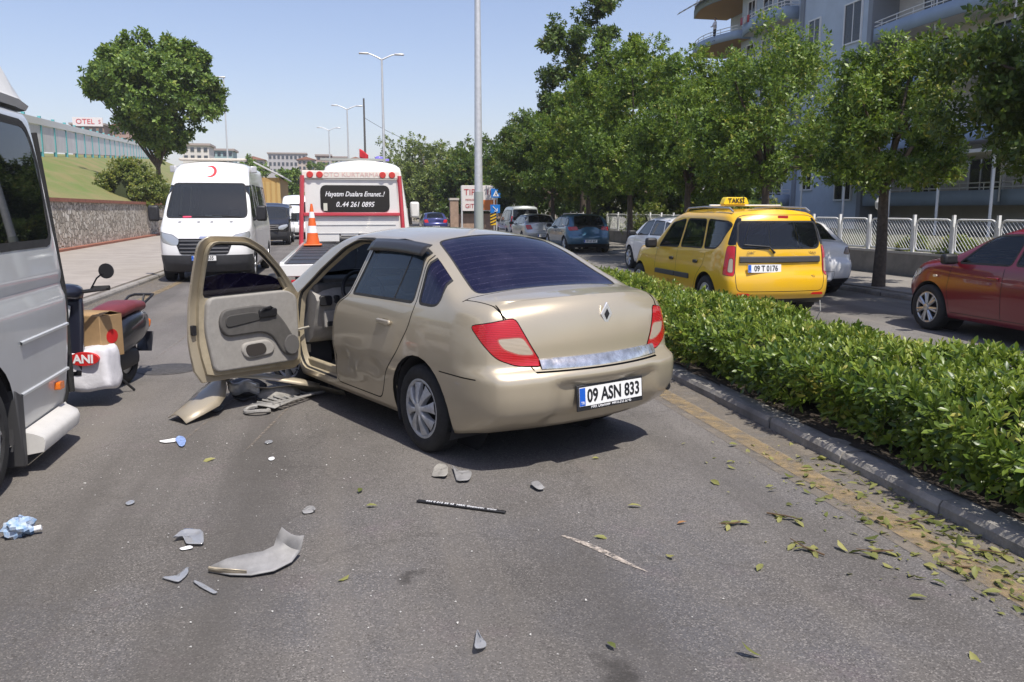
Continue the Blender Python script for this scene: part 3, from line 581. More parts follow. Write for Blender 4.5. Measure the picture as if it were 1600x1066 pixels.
# ---- far hill town
m = MB(); rows = []
for j in range(12):
    Y = 170+45*j; rows.append([(x, Y, -3+(26*(1-math.exp(-((Y-170)/260))))*(.25+.75*math.exp(-((x+110)/210)**2))+3*math.sin(x*.02+Y*.01)) for x in np.linspace(-700, 700, 60)])
m.grid(rows); tag(m.build('hill', M('hill_scrub', (.16, .155, .09), .95, noise=.4, nscale=.02), None, 60), kind=KS)
m = MB(); rows = []
for j in range(12):
    f = j/11; rows.append([(x, 660+260*f, -4+f*(24+42*math.exp(-((x-150)/75)**2)+8*math.sin(x*.026)+4*math.sin(x*.08))) for x in np.linspace(-700, 760, 120)])
m.grid(rows); tag(m.build('mountain', M('mountain_rock', (.20, .185, .16), .95, noise=.3, nscale=.01), None, 60), kind=KS)
WINM = M('far_window', (.05, .06, .075), .25)
def block(px, y0, y1, w, Y, col, label, win=(4, 3), name='far_building', roof=None, cat='building'):
    """a building seen from px left edge, spanning w pixels, top row y0, foot row y1, at distance Y"""
    a, b = atY(px, y1, Y), atY(px+w, y0, Y); z0 = min(a.z, 40)-6; W_, H_ = b.x-a.x, b.z-a.z
    T = thing(name, label, cat, (a.x, Y, a.z), 0, 'town buildings on the far slope')
    m = MB(); m.bb(0, W_, 0, max(8, W_*.6), -6, H_); m.build('wall', M('far_wall_%d' % (hash(col) % 99991), col, .85, noise=.12, nscale=.2), T)
    m = MB(); rc = roof or (.36, .30, .27)
    if roof: m.prism([(-.6, H_), (W_+.6, H_), (W_/2, H_+W_*.18)], lambda u, v, q: (u, q, v), -.6, max(8, W_*.6)+.6)
    else: m.bb(-.4, W_+.4, -.4, max(8, W_*.6)+.4, H_+.02, H_+.5)
    m.build('roof', M('far_roof_%d' % (hash(rc) % 99991), rc, .85), T)
    nx, nz = win
    for i in range(nx):
        for j in range(nz):
            m = MB(); x = W_*(i+.5)/nx; z = H_*(j+.5)/nz; m.bb(x-W_/nx*.28, x+W_/nx*.28, -.12, .1, z-H_/nz*.25, z+H_/nz*.25); m.build('window', WINM, T)
    return T
block(420, 241, 272, 58, 330, (.42, .40, .40), 'long pale grey institute building on the far slope', (9, 3))
block(466, 250, 275, 26, 300, (.5, .42, .36), 'cream house block right of the long grey building', (4, 3), roof=(.30, .13, .08))
block(495, 244, 274, 22, 270, (.40, .30, .25), 'brownish apartment block with dark flat roof on the slope', (3, 4))
block(518, 247, 276, 24, 285, (.52, .45, .38), 'cream apartment block left of the utility pole', (4, 4))
block(544, 250, 276, 24, 260, (.46, .30, .24), 'terracotta apartment block behind the flag', (4, 3), roof=(.32, .14, .09))
block(570, 252, 278, 30, 280, (.5, .46, .42), 'pale block behind the tow truck cab', (4, 3))
block(382, 250, 275, 30, 240, (.50, .47, .42), 'pale low building left of the grey institute', (4, 2), roof=(.33, .16, .11))
block(286, 228, 252, 40, 200, (.62, .58, .54), 'white building on the hill behind the round tree', (4, 2))
block(330, 236, 256, 34, 215, (.30, .42, .42), 'teal and white building right of the round tree', (4, 2))
block(455, 272, 300, 22, 130, (.55, .52, .5), 'white kiosk building beside the far road', (3, 1))
H_ = block(112, 196, 214, 50, 230, (.28, .20, .16), 'brown hotel building carrying a roof sign above the fence', (5, 1), 'hotel_building', cat='building')
block(166, 200, 225, 44, 240, (.40, .27, .22), 'reddish roofed houses behind the fence', (4, 2), roof=(.30, .12, .08))
block(205, 208, 235, 34, 250, (.5, .4, .34), 'pinkish house block below the round tree crown', (3, 2), roof=(.32, .14, .1))
a, b = atY(114, 197, 228), atY(160, 184, 228); S_ = thing('hotel_sign', 'white rooftop sign with red hotel lettering on the brown building', 'sign', (a.x, 228, a.z)); m = MB(); w_, h_ = b.x-a.x, b.z-a.z; m.bb(0, w_, -.2, .2, 0, h_); m.build('board', M('sign_white', (.75, .7, .68), .6), S_)
text('lettering', 'OTEL', h_*.80, M('sign_red', (.6, .03, .04), .6), S_, (w_*.42, -.25, h_*.5), (R(90), 0, 0), sx=1.05); text('lettering', 'S', h_*.6, M('sign_red'), S_, (w_*.90, -.25, h_*.5), (R(90), 0, 0))
a = atY(404, 305, 85); b = atY(436, 268, 85); T = thing('warehouse', 'ochre walled shed with white sloping roof behind the parked vans', 'building', (a.x, 85, 0)); m = MB(); m.bb(0, b.x-a.x, 0, 14, 0, b.z-.6); m.build('wall', M('ochre_wall', (.45, .28, .09), .8, noise=.2), T)
m = MB(); w_ = b.x-a.x; m.add([(-.3, -.4, b.z+.8), (w_+.4, -.4, b.z-.6), (w_+.4, 14, b.z-.6), (-.3, 14, b.z+.8), (-.3, -.4, b.z+.95), (w_+.4, -.4, b.z-.45), (w_+.4, 14, b.z-.45), (-.3, 14, b.z+.95)], [(0, 1, 2, 3), (7, 6, 5, 4), (0, 4, 5, 1), (1, 5, 6, 2), (2, 6, 7, 3), (3, 7, 4, 0)]); m.build('roof', M('sheet_roof', (.6, .6, .6), .5), T)
for k in range(4): m = MB(); m.bb(.25+k*w_/4, .15+(k+.8)*w_/4, -.05, .05, .3, b.z-1); m.build('door_panel', M('ochre_door', (.5, .34, .12), .7), T)
# ---- garden wall and railings on the right
GW = thing('garden_wall', 'low grey rendered garden wall along the right pavement', 'wall'); m = MB(); m.bb(12.7, 12.9, 5, 62, 0, .62); m.build('render', M('grey_render', (.23, .215, .195), .9, noise=.3, nscale=2.2, bump=.2, bscale=30), GW)
m = MB(); m.bb(12.66, 12.94, 5, 62, .621, .67); m.build('coping', M('pale_coping', (.42, .40, .37), .85, noise=.2), GW)
RAILM = M('white_railing', (.80, .80, .78), .45, .1, noise=.15, nscale=5); panel = None; PY = 6.0; k = 0
while PY < 46:
    w_ = (1.22, 1.22, 1.62)[k % 3]
    T = thing('fence_panel', 'white tubular railing panel with rounded frame and slanting bars on the garden wall', 'fence', (12.8, PY, .67), 0, 'railing panels along the garden wall'); key = 'fp%.2f' % w_
    if key not in bpy.data.meshes:
        m = MB(); m.tube([(0, u, v) for u, v in rrect(.06, w_-.06, .05, .74, .12, 4)], .022, 6, True); f_ = m.mesh(key, RAILM, 50); f_.name = key
        m = MB(); nb = int(w_/.10)+5
        for i in range(nb):
            y0 = .08+i*.10-.5; pts = []
            for t in (0, 1): pts.append((y0+.5*(1-t)*1.0 if False else y0+.62*t, .07+.65*t))
            (ya, za), (yb, zb_) = pts
            lo, hi = .07, w_-.07
            if yb <= lo or ya >= hi: continue
            if ya < lo: za += (lo-ya)*.65/.62; ya = lo
            if yb > hi: zb_ -= (yb-hi)*.65/.62; yb = hi
            m.tube([(0, ya, za), (0, yb, zb_)], .006, 4)
        b_ = m.mesh(key+'b', RAILM, 0); b_.name = key+'b'
        m = MB(); m.bb(-.03, .03, -.03, .03, -.01, .84); p_ = m.mesh(key+'p', RAILM, 30); p_.name = key+'p'
    link('frame', bpy.data.meshes[key], T); o = link('slanting_bars', bpy.data.meshes[key+'b'], T); o['kind'] = 'stuff'; link('post', bpy.data.meshes[key+'p'], T)
    PY += w_+.02; k += 1
for i, (px, Y, r, hgt, lab) in enumerate(((1085, 26, .9, 1.5, 'pale bushy shrub behind the railing above the taxi bonnet'), (1375, 17.2, .35, .5, 'small green plant with pale blooms behind the railing'), (1418, 15.8, .4, .55, 'low plant with white flowers by the railing'), (1110, 24, .6, 1.6, 'leafy yellow green shrub left of the taxi sign'), (900, 40, 1.6, 1.9, 'wide garden shrub behind the blue hatchback'), (960, 34, 1.2, 1.6, 'garden shrub between two tree trunks'))):
    r_ = ray(px, 328); x = max(13.2, r_[0]/r_[1]*Y); bush('shrub', lab, x, Y, .45, r, r, hgt, LF_C if i in (0, 3) else LFB, 500, .09, 60+i, 'garden shrubs behind the railing', 'shrub')
# ---- billboard, crossing signs, brick wall beyond the parked cars
c = atY(749, 328, 60); T = thing('billboard', 'white billboard with red and orange print on a low brick plinth', 'billboard', (c.x, 60, 0)); z0, z1 = atY(749, 331, 60).z, atY(749, 290, 60).z; hw_ = 1.28
m = MB(); m.bb(-hw_, hw_, -.06, .1, z0+.05, z1); b_ = m.build('board', M('billboard_white', (.7, .66, .62), .6), T, bev=.02)
m = MB(); m.bb(.25, hw_-.06, -.075, -.065, z0+.12, z0+.85); m.build('orange_patch', M('bill_orange', (.65, .20, .05), .6), b_)
RB = M('bill_red', (.45, .03, .04), .6)
text('lettering', 'TIP', .62, RB, b_, (-.72, -.08, z1-.5), (R(90), 0, 0)); text('lettering', 'MERKEZ', .18, RB, b_, (-.7, -.08, z0+.85), (R(90), 0, 0)); text('lettering', 'GIT', .42, RB, b_, (-.72, -.08, z0+.4), (R(90), 0, 0)); text('lettering', '18', .55, RB, b_, (.75, -.08, z1-.5), (R(90), 0, 0))
for s in (-1, 1): m = MB(); m.bb(s*hw_-.06, s*hw_+.06, -.04, .08, 0, z1-.02); m.build('post', STEEL, T)
BRK = M('tan_brick', (.36, .25, .18), .9, noise=.25, nscale=3, bump=.3); bwz = atY(749, 334, 60).z
W_ = thing('brick_wall', 'tan brick boundary wall with gate pillar beside the billboard', 'wall', (0, 0, 0)); a = atY(712, 328, 60.6); m = MB(); m.bb(a.x, a.x+6, 60.4, 60.7, 0, bwz); m.build('wall', BRK, W_); m = MB(); m.bb(a.x-.45, a.x+.15, 60.2, 60.75, 0, atY(712, 313, 60.5).z); pl_ = m.build('pillar', BRK, W_); m = MB(); m.bb(a.x-.5, a.x+.2, 60.15, 60.8, atY(712, 313, 60.5).z+.003, atY(712, 311, 60.5).z+.06); m.build('cap', M('cap_stone', (.5, .46, .4), .8), pl_)
p = atY(772, 328, 54); T = thing('crossing_sign', 'blue pedestrian crossing sign above a keep-right arrow and striped marker', 'sign', (p.x, 54, 0)); m = MB(); m.cyl((0, 0, 0), (0, 0, atY(772, 292, 54).z), .035); m.build('post', STEEL, T)
SBL = M('sign_blue', (.01, .17, .55), .5)
def sgn(py0, py1, px0, px1, mat, nm):
    a, b = atY(px0, py1, 54), atY(px1, py0, 54); m = MB(); m.bb(a.x-p.x, b.x-p.x, -.06, -.04, a.z, b.z); return m.build(nm, mat, T, bev=.006), ((a.x+b.x)/2-p.x, (a.z+b.z)/2)
o, (cx, cz) = sgn(295, 309, 767, 782, SBL, 'crossing_panel'); m = MB(); m.prism([(cx-.2, cz-.2), (cx+.2, cz-.2), (cx, cz+.2)], lambda u, v, q: (u, q, v), -.068, -.062); m.build('white_triangle', WHITEP, o); m = MB(); m.tube([(cx-.07, -.072, cz-.16), (cx, -.072, cz-.02), (cx, -.072, cz+.08)], .02, 4); m.tube([(cx, -.072, cz-.02), (cx+.07, -.072, cz-.16)], .02, 4); m.build('walking_figure', INK, o)
o, (cx, cz) = sgn(320, 333, 766, 781, SBL, 'arrow_panel'); m = MB(); m.tube([(cx-.15, -.068, cz+.15), (cx+.12, -.068, cz-.12)], .035, 4); m.tube([(cx-.05, -.068, cz-.15), (cx+.14, -.068, cz-.15), (cx+.14, -.068, cz+.04)], .03, 4); m.build('white_arrow', WHITEP, o)
o, (cx, cz) = sgn(334, 352, 766, 775, M('sign_yellow', (.7, .42, .02), .5), 'striped_marker')
for k in range(4): m = MB(); z = cz-.34+.2*k; m.add([(cx-.19, -.066, z), (cx+.19, -.066, z+.16), (cx+.19, -.066, z+.25), (cx-.19, -.066, z+.09)], [(0, 1, 2, 3)]); m.build('black_stripe', INK, o, solid=.004)
# ================================================ apartment block on the right
AB = thing('apartment_block', 'blue grey apartment block with rounded balconies behind the street trees', 'building', (0, 0, 0))
BLUEW = M('blue_grey_render', (.47, .54, .62), .85, noise=.12, nscale=.7); CREAM = M('cream_render', (.62, .59, .55), .85, noise=.1, nscale=.8); BWH = M('white_trim', (.76, .76, .75), .6)
ORNG = M('ochre_soffit', (.42, .25, .09), .8); CURT = M('curtain', (.45, .43, .40), .9, noise=.25, nscale=3); WGL = glass('house_glass', (.5, .55, .58), (.02, .025, .03), .3, .03)
PARA = M('parapet_blue', (.30, .38, .48), .85, noise=.12, nscale=.8)
FX0 = 30.0; FL = [2.0+3.05*k for k in range(7)]
m = MB(); m.bb(FX0, 46, 44.3, 60, .4, 21.5); m.build('wall', BLUEW, AB); m = MB(); m.bb(FX0+1.6, 46, 24, 44.3, .4, 21.5); m.build('recessed_wall', CREAM, AB); m = MB(); m.bb(FX0+2.0, 46, 60, 66, .4, 21.5); m.build('end_wall', BLUEW, AB)
m = MB(); m.bb(FX0-.1, FX0+1.6, 43.9, 44.298, .4, 21.5); m.build('corner_pier', M('grey_pier', (.24, .265, .30), .85), AB); m = MB(); m.bb(FX0-.12, FX0+.0, 51.2, 51.6, .4, 21.5); m.build('corner_strip', M('grey_pier'), AB)
m = MB(); m.bb(FX0-1.6, 46.5, 23, 67, 21.5, 21.9); m.build('roof', M('far_roof_g', (.3, .28, .26), .85), AB)
def hwin(y0, y1, z0, z1, x=FX0, mull=1):
    m = MB(); f = .09
    for a in ((y0-f, y1+f, z0-f, z0), (y0-f, y1+f, z1, z1+f), (y0-f, y0, z0, z1), (y1, y1+f, z0, z1)): m.bb(x-.10, x+.05, *a)
    for i in range(mull): yy = y0+(y1-y0)*(i+1)/(mull+1); m.bb(x-.07, x+.04, yy-.035, yy+.035, z0+.003, z1-.003)
    w = m.build('window', BWH, AB); m = MB(); m.bb(x-.05, x-.03, y0+.002, y1-.002, z0+.002, z1-.002); m.build('pane', WGL, w)
    m = MB(); rows = [[(x-.005+.012*math.sin(i*1.9), y0+.01+(y1-y0-.02)*i/24, z) for z in (z0+.01, z1-.01)] for i in range(25)]; m.grid(rows); m.build('curtain', CURT, w)
for z in FL:
    hwin(49.3, 50.5, z+.95, z+2.35); hwin(45.0, 46.6, z+.25, z+2.45, mull=1)
    hwin(57.9, 58.9, z+.25, z+2.4); hwin(53.0, 54.6, z+.25, z+2.4); hwin(55.4, 56.6, z+.9, z+2.3)
    for y0 in (40.6, 36.2, 31.5, 27.5): hwin(y0-1.1, y0+1.1, z+.12, z+2.45, FX0+1.6, 2)
def balcony(y0, y1, x, z, dep, solid=.62, bul=.5, para=PARA, soff=None):
    pts = [(x, y0)]+[(x-dep-bul*math.sin(math.pi*t), y0+(y1-y0)*t) for t in [i/14 for i in range(15)]]+[(x, y1)]
    m = MB(); m.prism(pts, lambda u, v, q: (u, v, q), z-.16, z); b = m.build('balcony', soff or CREAM, AB)
    m = MB(); e = pts; rows = [[(p[0], p[1], zz) for p in e] for zz in (z-.165, z+solid)]; m.grid(rows); m.build('parapet', para, b, solid=.10)
    for zz in (solid+.12, solid+.34): m = MB(); m.tube([(p[0], p[1], z+zz) for p in e], .03, 6); m.build('rail', BWH, b)
    for p in e[::2]: m = MB(); m.cyl((p[0], p[1], z+solid), (p[0], p[1], z+solid+.34), .022, n=6); m.build('baluster', BWH, b)
for i, z in enumerate(FL):
    balcony(52.0, 58.0, FX0, z, .9, .62, .5)
    balcony(33.6, 43.6, FX0+1.6, z, 1.7, .55, .3); balcony(24.5, 33.2, FX0+1.6, z, 1.7, .55, .3)
    balcony(58.6, 66.5, FX0+1.9, z, 2.9, .42, .9, PARA, ORNG)
    for y0 in (38.6, 33.4): m = MB(); m.cyl((FX0-.1, y0, z), (FX0-.1, y0, z+2.9), .04, n=8); m.build('awning_pole', BWH, AB)
z = FL[4]; a = atY(1117, 45, 61.0)
m = MB(); rows = [[(FX0-1.2, 58.8+q*.5, FL[5]+.9-.1*(q % 2)) for q in range(16)], [(FX0-2.6, 58.8+q*.5, FL[5]+.1-.1*(q % 2)) for q in range(16)]]
m.grid(rows); m.build('awning', M('awning_cloth', (.5, .5, .48), .8), AB, solid=.02)
# laundry on the balcony rail
for k, c in enumerate(((.4, .05, .05), (.5, .45, .42), (.35, .08, .1))):
    m = MB(); m.grid([[(FX0-1.36+.01*math.sin(i*2), 56.2+k*.5+i*.09, FL[4]+.98-.5*j/3) for i in range(5)] for j in range(4)]); o = m.build('laundry_cloth', M('cloth%d' % k, c, .9), None, solid=.012); tag(o, ['red cloth', 'pale towel', 'dark red shirt'][k]+' hung over a balcony rail of the apartment block', 'laundry', 'laundry on the balcony rail')
# veranda posts and awning poles of the ground floor
for k, y in enumerate((30, 33.2, 36.6, 40.4, 44.6)):
    m = MB(); m.cyl((26.5, y, .45), (26.5, y, 4.0), .06, n=8); o = m.build('veranda_post', BWH); tag(o, 'thin white veranda post in the garden of the apartment block', 'post', 'white veranda posts in front of the ground floor')
m = MB(); m.bb(26.2, 30, 28, 46, 4.0, 4.15); tag(m.build('veranda_roof', CREAM), 'pale flat veranda roof over the ground floor of the apartment block', 'roof')
# lamp standard on the garden wall
T = thing('garden_lamp', 'small white lantern on a post above the garden railing', 'garden lamp', (12.8, 18.0, .6)); m = MB(); m.cyl((0, 0, 0), (0, 0, 1.0), .03, n=8); m.build('post', BWH, T); m = MB(); m.lathe([(.03, 1.0), (.10, 1.06), (.12, 1.2), (.06, 1.3), (.01, 1.36)], 10, (0, 0, 0), 'z'); m.build('lantern', M('lantern_glass', (.6, .6, .58), .3), T)
# ================================================ people
def person(name, label, loc, rz, joints, radii, edges, shirt, skin=(.32, .19, .12), hair=(.015, .012, .01), head=(0, 0, 1.62), legs=None, hs=1.):
    """skinned figure; joints are split by material bands later"""
    T = bpy.data.meshes.new('torso'); T.from_pydata(joints, edges, []); o = bpy.data.objects.new(name, T); COL.objects.link(o)
    o.modifiers.new('skin', 'SKIN'); sk = T.skin_vertices[0].data
    for i, r in enumerate(radii): sk[i].radius = (r[0], r[1]) if isinstance(r, tuple) else (r, r)
    sk[0].use_root = True; md = o.modifiers.new('s', 'SUBSURF'); md.levels = md.render_levels = 2
    dg = bpy.context.evaluated_depsgraph_get(); me = bpy.data.meshes.new_from_object(o.evaluated_get(dg)); o.modifiers.clear(); o.data = me; me.name = name
    hd = bmesh.new(); bmesh.ops.create_uvsphere(hd, u_segments=20, v_segments=14, radius=1)
    for v in hd.verts:
        x, y, z = v.co; k = 1-.25*max(0, -z)*(1 if True else 0); x, y = x*.078*k, y*.095*k
        if y > .06 and abs(x) < .02 and -.25 < z < .1: y += .022
        if y > .07 and .05 < z < .3 and abs(x) > .02: y -= .008
        v.co = Vector((x*hs, y*hs, z*.12*hs))+Vector(head)
    hm = bpy.data.meshes.new('h'); hd.to_mesh(hm); hd.free(); b = bmesh.new(); b.from_mesh(me); b.from_mesh(hm); b.to_mesh(me); b.free()
    me.shade_smooth(); me.materials.clear()
    for c in (M('skin_%s' % name, skin, .55), shirt, legs or shirt): me.materials.append(c)
    for p in me.polygons:
        c = p.center; p.material_index = 0 if (c.z > head[2]-.17 or (abs(c.x) > .15 and c.z < head[2]-.52 and c.y > .06)) else (1 if c.z > head[2]-.72 else 2)
    o.location = loc; o.rotation_euler = (0, 0, rz)
    h2 = bmesh.new(); bmesh.ops.create_uvsphere(h2, u_segments=20, v_segments=14, radius=1)
    bmesh.ops.delete(h2, geom=[v for v in h2.verts if v.co.z < (.05 if v.co.y < .3 else .45)], context='VERTS')
    for v in h2.verts: v.co = Vector((v.co.x*.086*hs, v.co.y*.103*hs-.004, v.co.z*.13*hs))+Vector(head)
    hm = bpy.data.meshes.new('hair'); h2.to_mesh(hm); h2.free(); hm.shade_smooth(); link('hair', hm, o, [M('hair_dark', hair, .7)])
    return tag(o, label, 'person')
J = [(0, 0, .95), (0, 0, 1.18), (0, .01, 1.40), (0, .01, 1.50), (-.19, 0, 1.40), (-.26, .10, 1.14), (-.12, .30, 1.08), (.19, 0, 1.40), (.26, .10, 1.14), (.12, .30, 1.08), (-.10, 0, .90), (-.11, .02, .48), (-.11, 0, .06), (-.11, .13, .04), (.10, 0, .90), (.11, .02, .48), (.11, 0, .06), (.11, .13, .04)]
E_ = [(0, 1), (1, 2), (2, 3), (2, 4), (4, 5), (5, 6), (2, 7), (7, 8), (8, 9), (0, 10), (10, 11), (11, 12), (12, 13), (0, 14), (14, 15), (15, 16), (16, 17)]
RD = [(.16, .12), (.15, .11), (.16, .10), .055, .065, .05, .035, .065, .05, .035, .09, .065, .045, .035, .09, .065, .045, .035]
person('person', 'person in a white shirt leaning with both arms on the balcony rail', (a.x-.0, 61.0, FL[4]+.02), R(90), J, RD, E_, M('white_shirt', (.68, .66, .68), .8), legs=M('dark_trousers', (.03, .03, .04), .85))
# ================================================ vehicle shells
RT2 = math.sqrt(.5)
AX = {'L': ((1, 0, 0), (0, 0, 1)), 'R': ((1, 0, 0), (0, 0, 1)), 'T': ((1, 0, 0), (0, 1, 0)), 'B': ((0, 1, 0), (0, 0, 1)), 'F': ((0, 1, 0), (0, 0, 1)),
      'OL': ((RT2, RT2, 0), (0, 0, 1)), 'OR': ((RT2, -RT2, 0), (0, 0, 1)), 'FL': ((RT2, -RT2, 0), (0, 0, 1)), 'FR': ((RT2, RT2, 0), (0, 0, 1))}
FLT = {'L': lambda c, n: c.y > 0 and n.y > .22, 'R': lambda c, n: c.y < 0 and n.y < -.22, 'T': lambda c, n: n.z > .16,
       'B': lambda c, n: n.x < -.25 and c.x < .6, 'F': lambda c, n: n.x > .25,
       'OL': lambda c, n: c.y > 0 and n.y-n.x > .25, 'OR': lambda c, n: c.y < 0 and -n.y-n.x > .25,
       'FL': lambda c, n: c.y > 0 and n.y+n.x > .25, 'FR': lambda c, n: c.y < 0 and n.x-n.y > .25}
def inpoly(p, poly):
    c = False; j = len(poly)-1; x, y = p
    for i in range(len(poly)):
        xi, yi = poly[i]; xj, yj = poly[j]
        if (yi > y) != (yj > y) and x < (xj-xi)*(y-yi)/(yj-yi)+xi: c = not c
        j = i
    return c
def segd(p, a, b):
    dx, dy = b[0]-a[0], b[1]-a[1]; l = dx*dx+dy*dy
    t = 0 if l == 0 else max(0, min(1, ((p[0]-a[0])*dx+(p[1]-a[1])*dy)/l))
    return math.hypot(p[0]-a[0]-t*dx, p[1]-a[1]-t*dy)
class Shell:
    def __init__(s, S):
        s.S = S; xr, xf, ZT, ZB, BL = pch(S['xr']), pch(S['xf']), pch(S['zt']), pch(S['zb']), pch(S['belt'])
        WD = pch(S['w']); PR = pch(S['prof']); br, bf, Rr, Rf = S.get('br', .1), S.get('bf', .16), S.get('Rr', .3), S.get('Rf', .45)
        rt = S.get('rt', .07); cr = pch(S['crown']) if isinstance(S.get('crown', .03), list) else (lambda x: S.get('crown', .03))
        tum = S.get('tum', .36); rec = S.get('rec'); kr, kf = S.get('kr', .14), S.get('kf', .2)
        xR0 = max(p[1] for p in S['xr']); xF0 = min(p[1] for p in S['xf'])
        zbR, ztR, zbF, ztF = S['xr'][0][0], S['xr'][-1][0], S['xf'][0][0], S['xf'][-1][0]
        def ends(zf, e): return xr(zbR+zf*(ztR-zbR))+br*e, xf(zbF+zf*(ztF-zbF))-bf*e
        def hw(x, z, zt, a, b):
            w = WD(x)-PR(z)-tum*max(0, z-BL(x))
            t = max(0, min(1, (a+Rr-x)/Rr)); w -= kr*(1-math.sqrt(max(0, 1-t*t)))
            t = max(0, min(1, (x-b+Rf)/Rf)); w -= kf*(1-math.sqrt(max(0, 1-t*t)))
            q = max(0, min(1, (z-(zt-rt))/rt)); w -= rt*.85*(1-math.sqrt(max(0, 1-q*q)))
            return max(w, .05)
        s.zt = ZT; s.hw0 = lambda x, z: hw(x, z, 99, xR0-9, xF0+9)
        nx, nz, ny = S.get('n', (56, 22, 18))
        us = [(.55*i/nx+.45*(.5-.5*math.cos(math.pi*i/nx))) for i in range(nx+1)]
        zs = [i/nz for i in range(nz+1)]; zs = [.75*z+.25*math.sin(z*math.pi/2) for z in zs]
        ys = [math.sin(math.pi/2*(-1+2*i/ny))*.35+.65*(-1+2*i/ny) for i in range(ny+1)]
        def P(u, yf, zf, face):
            e = yf*yf; a, b = ends(zf, e); x = a+(b-a)*u
            a1, b1 = ends(zf, 1); c = cr(x); zt = ZT(x)-(c*abs(yf)**2.2 if face in ('rear', 'front') else c); z = ZB(x)+zf*(zt-ZB(x))
            xe = a1+(b1-a1)*u; y = yf*hw(xe, z, zt, a1, b1)
            if face == 'top': z = ZT(x)-c*abs(yf)**2.2
            if face == 'rear' and rec: x += rec(y, z)
            return Vector((x, y, z))
        G = MB()
        for sg in (-1, 1): G.grid([[P(u, sg, z, 'side') for z in zs] for u in us])
        G.grid([[P(u, y, 1, 'top') for y in ys] for u in us]); G.grid([[P(u, y, 0, 'bot') for y in ys] for u in us])
        G.grid([[P(0, y, z, 'rear') for z in zs] for y in ys]); G.grid([[P(1, y, z, 'front') for z in zs] for y in ys])
        me = bpy.data.meshes.new('b'); me.from_pydata(G.v, [], G.f); bm = bmesh.new(); bm.from_mesh(me); bpy.data.meshes.remove(me)
        bmesh.ops.remove_doubles(bm, verts=bm.verts[:], dist=.0008); bmesh.ops.recalc_face_normals(bm, faces=bm.faces[:])
        if S.get('dent'):
            for v in bm.verts: v.co = S['dent'](v.co)
        bm.normal_update(); bm.verts.ensure_lookup_table(); bm.faces.ensure_lookup_table()
        s.tree = BVHTree.FromBMesh(bm); s.fv = [[(v.co.copy(), v.normal.copy()) for v in f.verts] for f in bm.faces]
        s.bm = bm; s.rl = bm.faces.layers.int.new('rid'); s.names = ['body']; s.info = {}
    def nrm(s, p):
        co, n, i, d = s.tree.find_nearest(p)
        if i is None: return Vector((0, 0, 1))
        o = Vector()
        for q, m in s.fv[i]: o += m*(1/((q-co).length+.004)**2)
        return o.normalized()
    def cut(s, proj, poly, h, closed=True, fx=None):
        A, B = Vector(AX[proj][0]), Vector(AX[proj][1]); fl = FLT[proj]; bm = s.bm; D = A.cross(B)
        uv = lambda c: (c.dot(A), c.dot(B))
        us = [p[0] for p in poly]; vs = [p[1] for p in poly]; bx = (min(us)-.08, max(us)+.08, min(vs)-.08, max(vs)+.08)
        cand = []
        for f in bm.faces:
            c = f.calc_center_median(); u, v = uv(c)
            if bx[0]-.1 < u < bx[1]+.1 and bx[2]-.1 < v < bx[3]+.1 and fl(c, f.normal) and (fx is None or fx(c)): cand.append(f)
        def fb(f):
            q = [uv(v.co) for v in f.verts]; a_ = [x[0] for x in q]; b_ = [x[1] for x in q]; return (f, min(a_), max(a_), min(b_), max(b_))
        cand = [fb(f) for f in cand]
        n = len(poly)
        for i in range(n if closed else n-1):
            a, b = poly[i], poly[(i+1) % n]; du, dv = b[0]-a[0], b[1]-a[1]; l = math.hypot(du, dv)
            if l < 1e-6: continue
            nu, nv = -dv/l, du/l
            lo = (min(a[0], b[0])-.015, max(a[0], b[0])+.015, min(a[1], b[1])-.015, max(a[1], b[1])+.015)
            for off in ((-h, h) if h else (0,)):
                loc = []; rest = []
                for t in cand:
                    if t[1] < lo[1] and t[2] > lo[0] and t[3] < lo[3] and t[4] > lo[2]:
                        if t[0].is_valid: loc.append(t[0])
                    else: rest.append(t)
                if not loc: continue
                es = list({e for f in loc for e in f.edges}); vv = list({v for f in loc for v in f.verts})
                co = A*(a[0]+nu*off)+B*(a[1]+nv*off)
                r = bmesh.ops.bisect_plane(bm, geom=vv+es+loc, dist=1e-5, plane_co=co, plane_no=A*nu+B*nv)
                cand = rest+[fb(g) for g in r['geom'] if isinstance(g, bmesh.types.BMFace)]
        ins, st = [], []
        for f in {t[0] for t in cand if t[0].is_valid}:
            p = uv(f.calc_center_median())
            if h and any(segd(p, poly[i], poly[(i+1) % n]) < h*1.05 for i in range(n if closed else n-1)): st.append(f)
            elif closed and inpoly(p, poly): ins.append(f)
        return ins, st
    def rid(s, name):
        if name not in s.names: s.names.append(name)
        return s.names.index(name)
    def region(s, name, proj, poly, h=0, strip=None, closed=True, fx=None):
        ins, st = s.cut(proj, poly, h, closed, fx)
        if name:
            i = s.rid(name)
            for f in ins: f[s.rl] = i
        if st:
            i = s.rid(strip or 'gap')
            for f in st: f[s.rl] = i
    def part(s, key, name, mat, parent, off=0., flip=False, keys=None):
        ids = [s.names.index(k) for k in (keys or [key]) if k in s.names]
        fs = [f for f in s.bm.faces if f[s.rl] in ids]
        if not fs: return None
        idx = {}; vs = []; ns = []; F = []
        for f in fs:
            r = []
            for v in f.verts:
                if v.index not in idx or idx[v.index][1] is not v:
                    n = s.nc.get(v.index)
                    if n is None: n = s.nc[v.index] = s.nrm(v.co)
                    idx[v.index] = (len(vs), v); vs.append(tuple(v.co+n*off)); ns.append(tuple(-n if flip else n))
                r.append(idx[v.index][0])
            F.append(tuple(reversed(r)) if flip else tuple(r))
        me = bpy.data.meshes.new(name); me.from_pydata(vs, [], F); me.update(); me.materials.append(mat)
        me.shade_smooth(); me.normals_split_custom_set_from_vertices(ns)
        return link(name, me, parent)
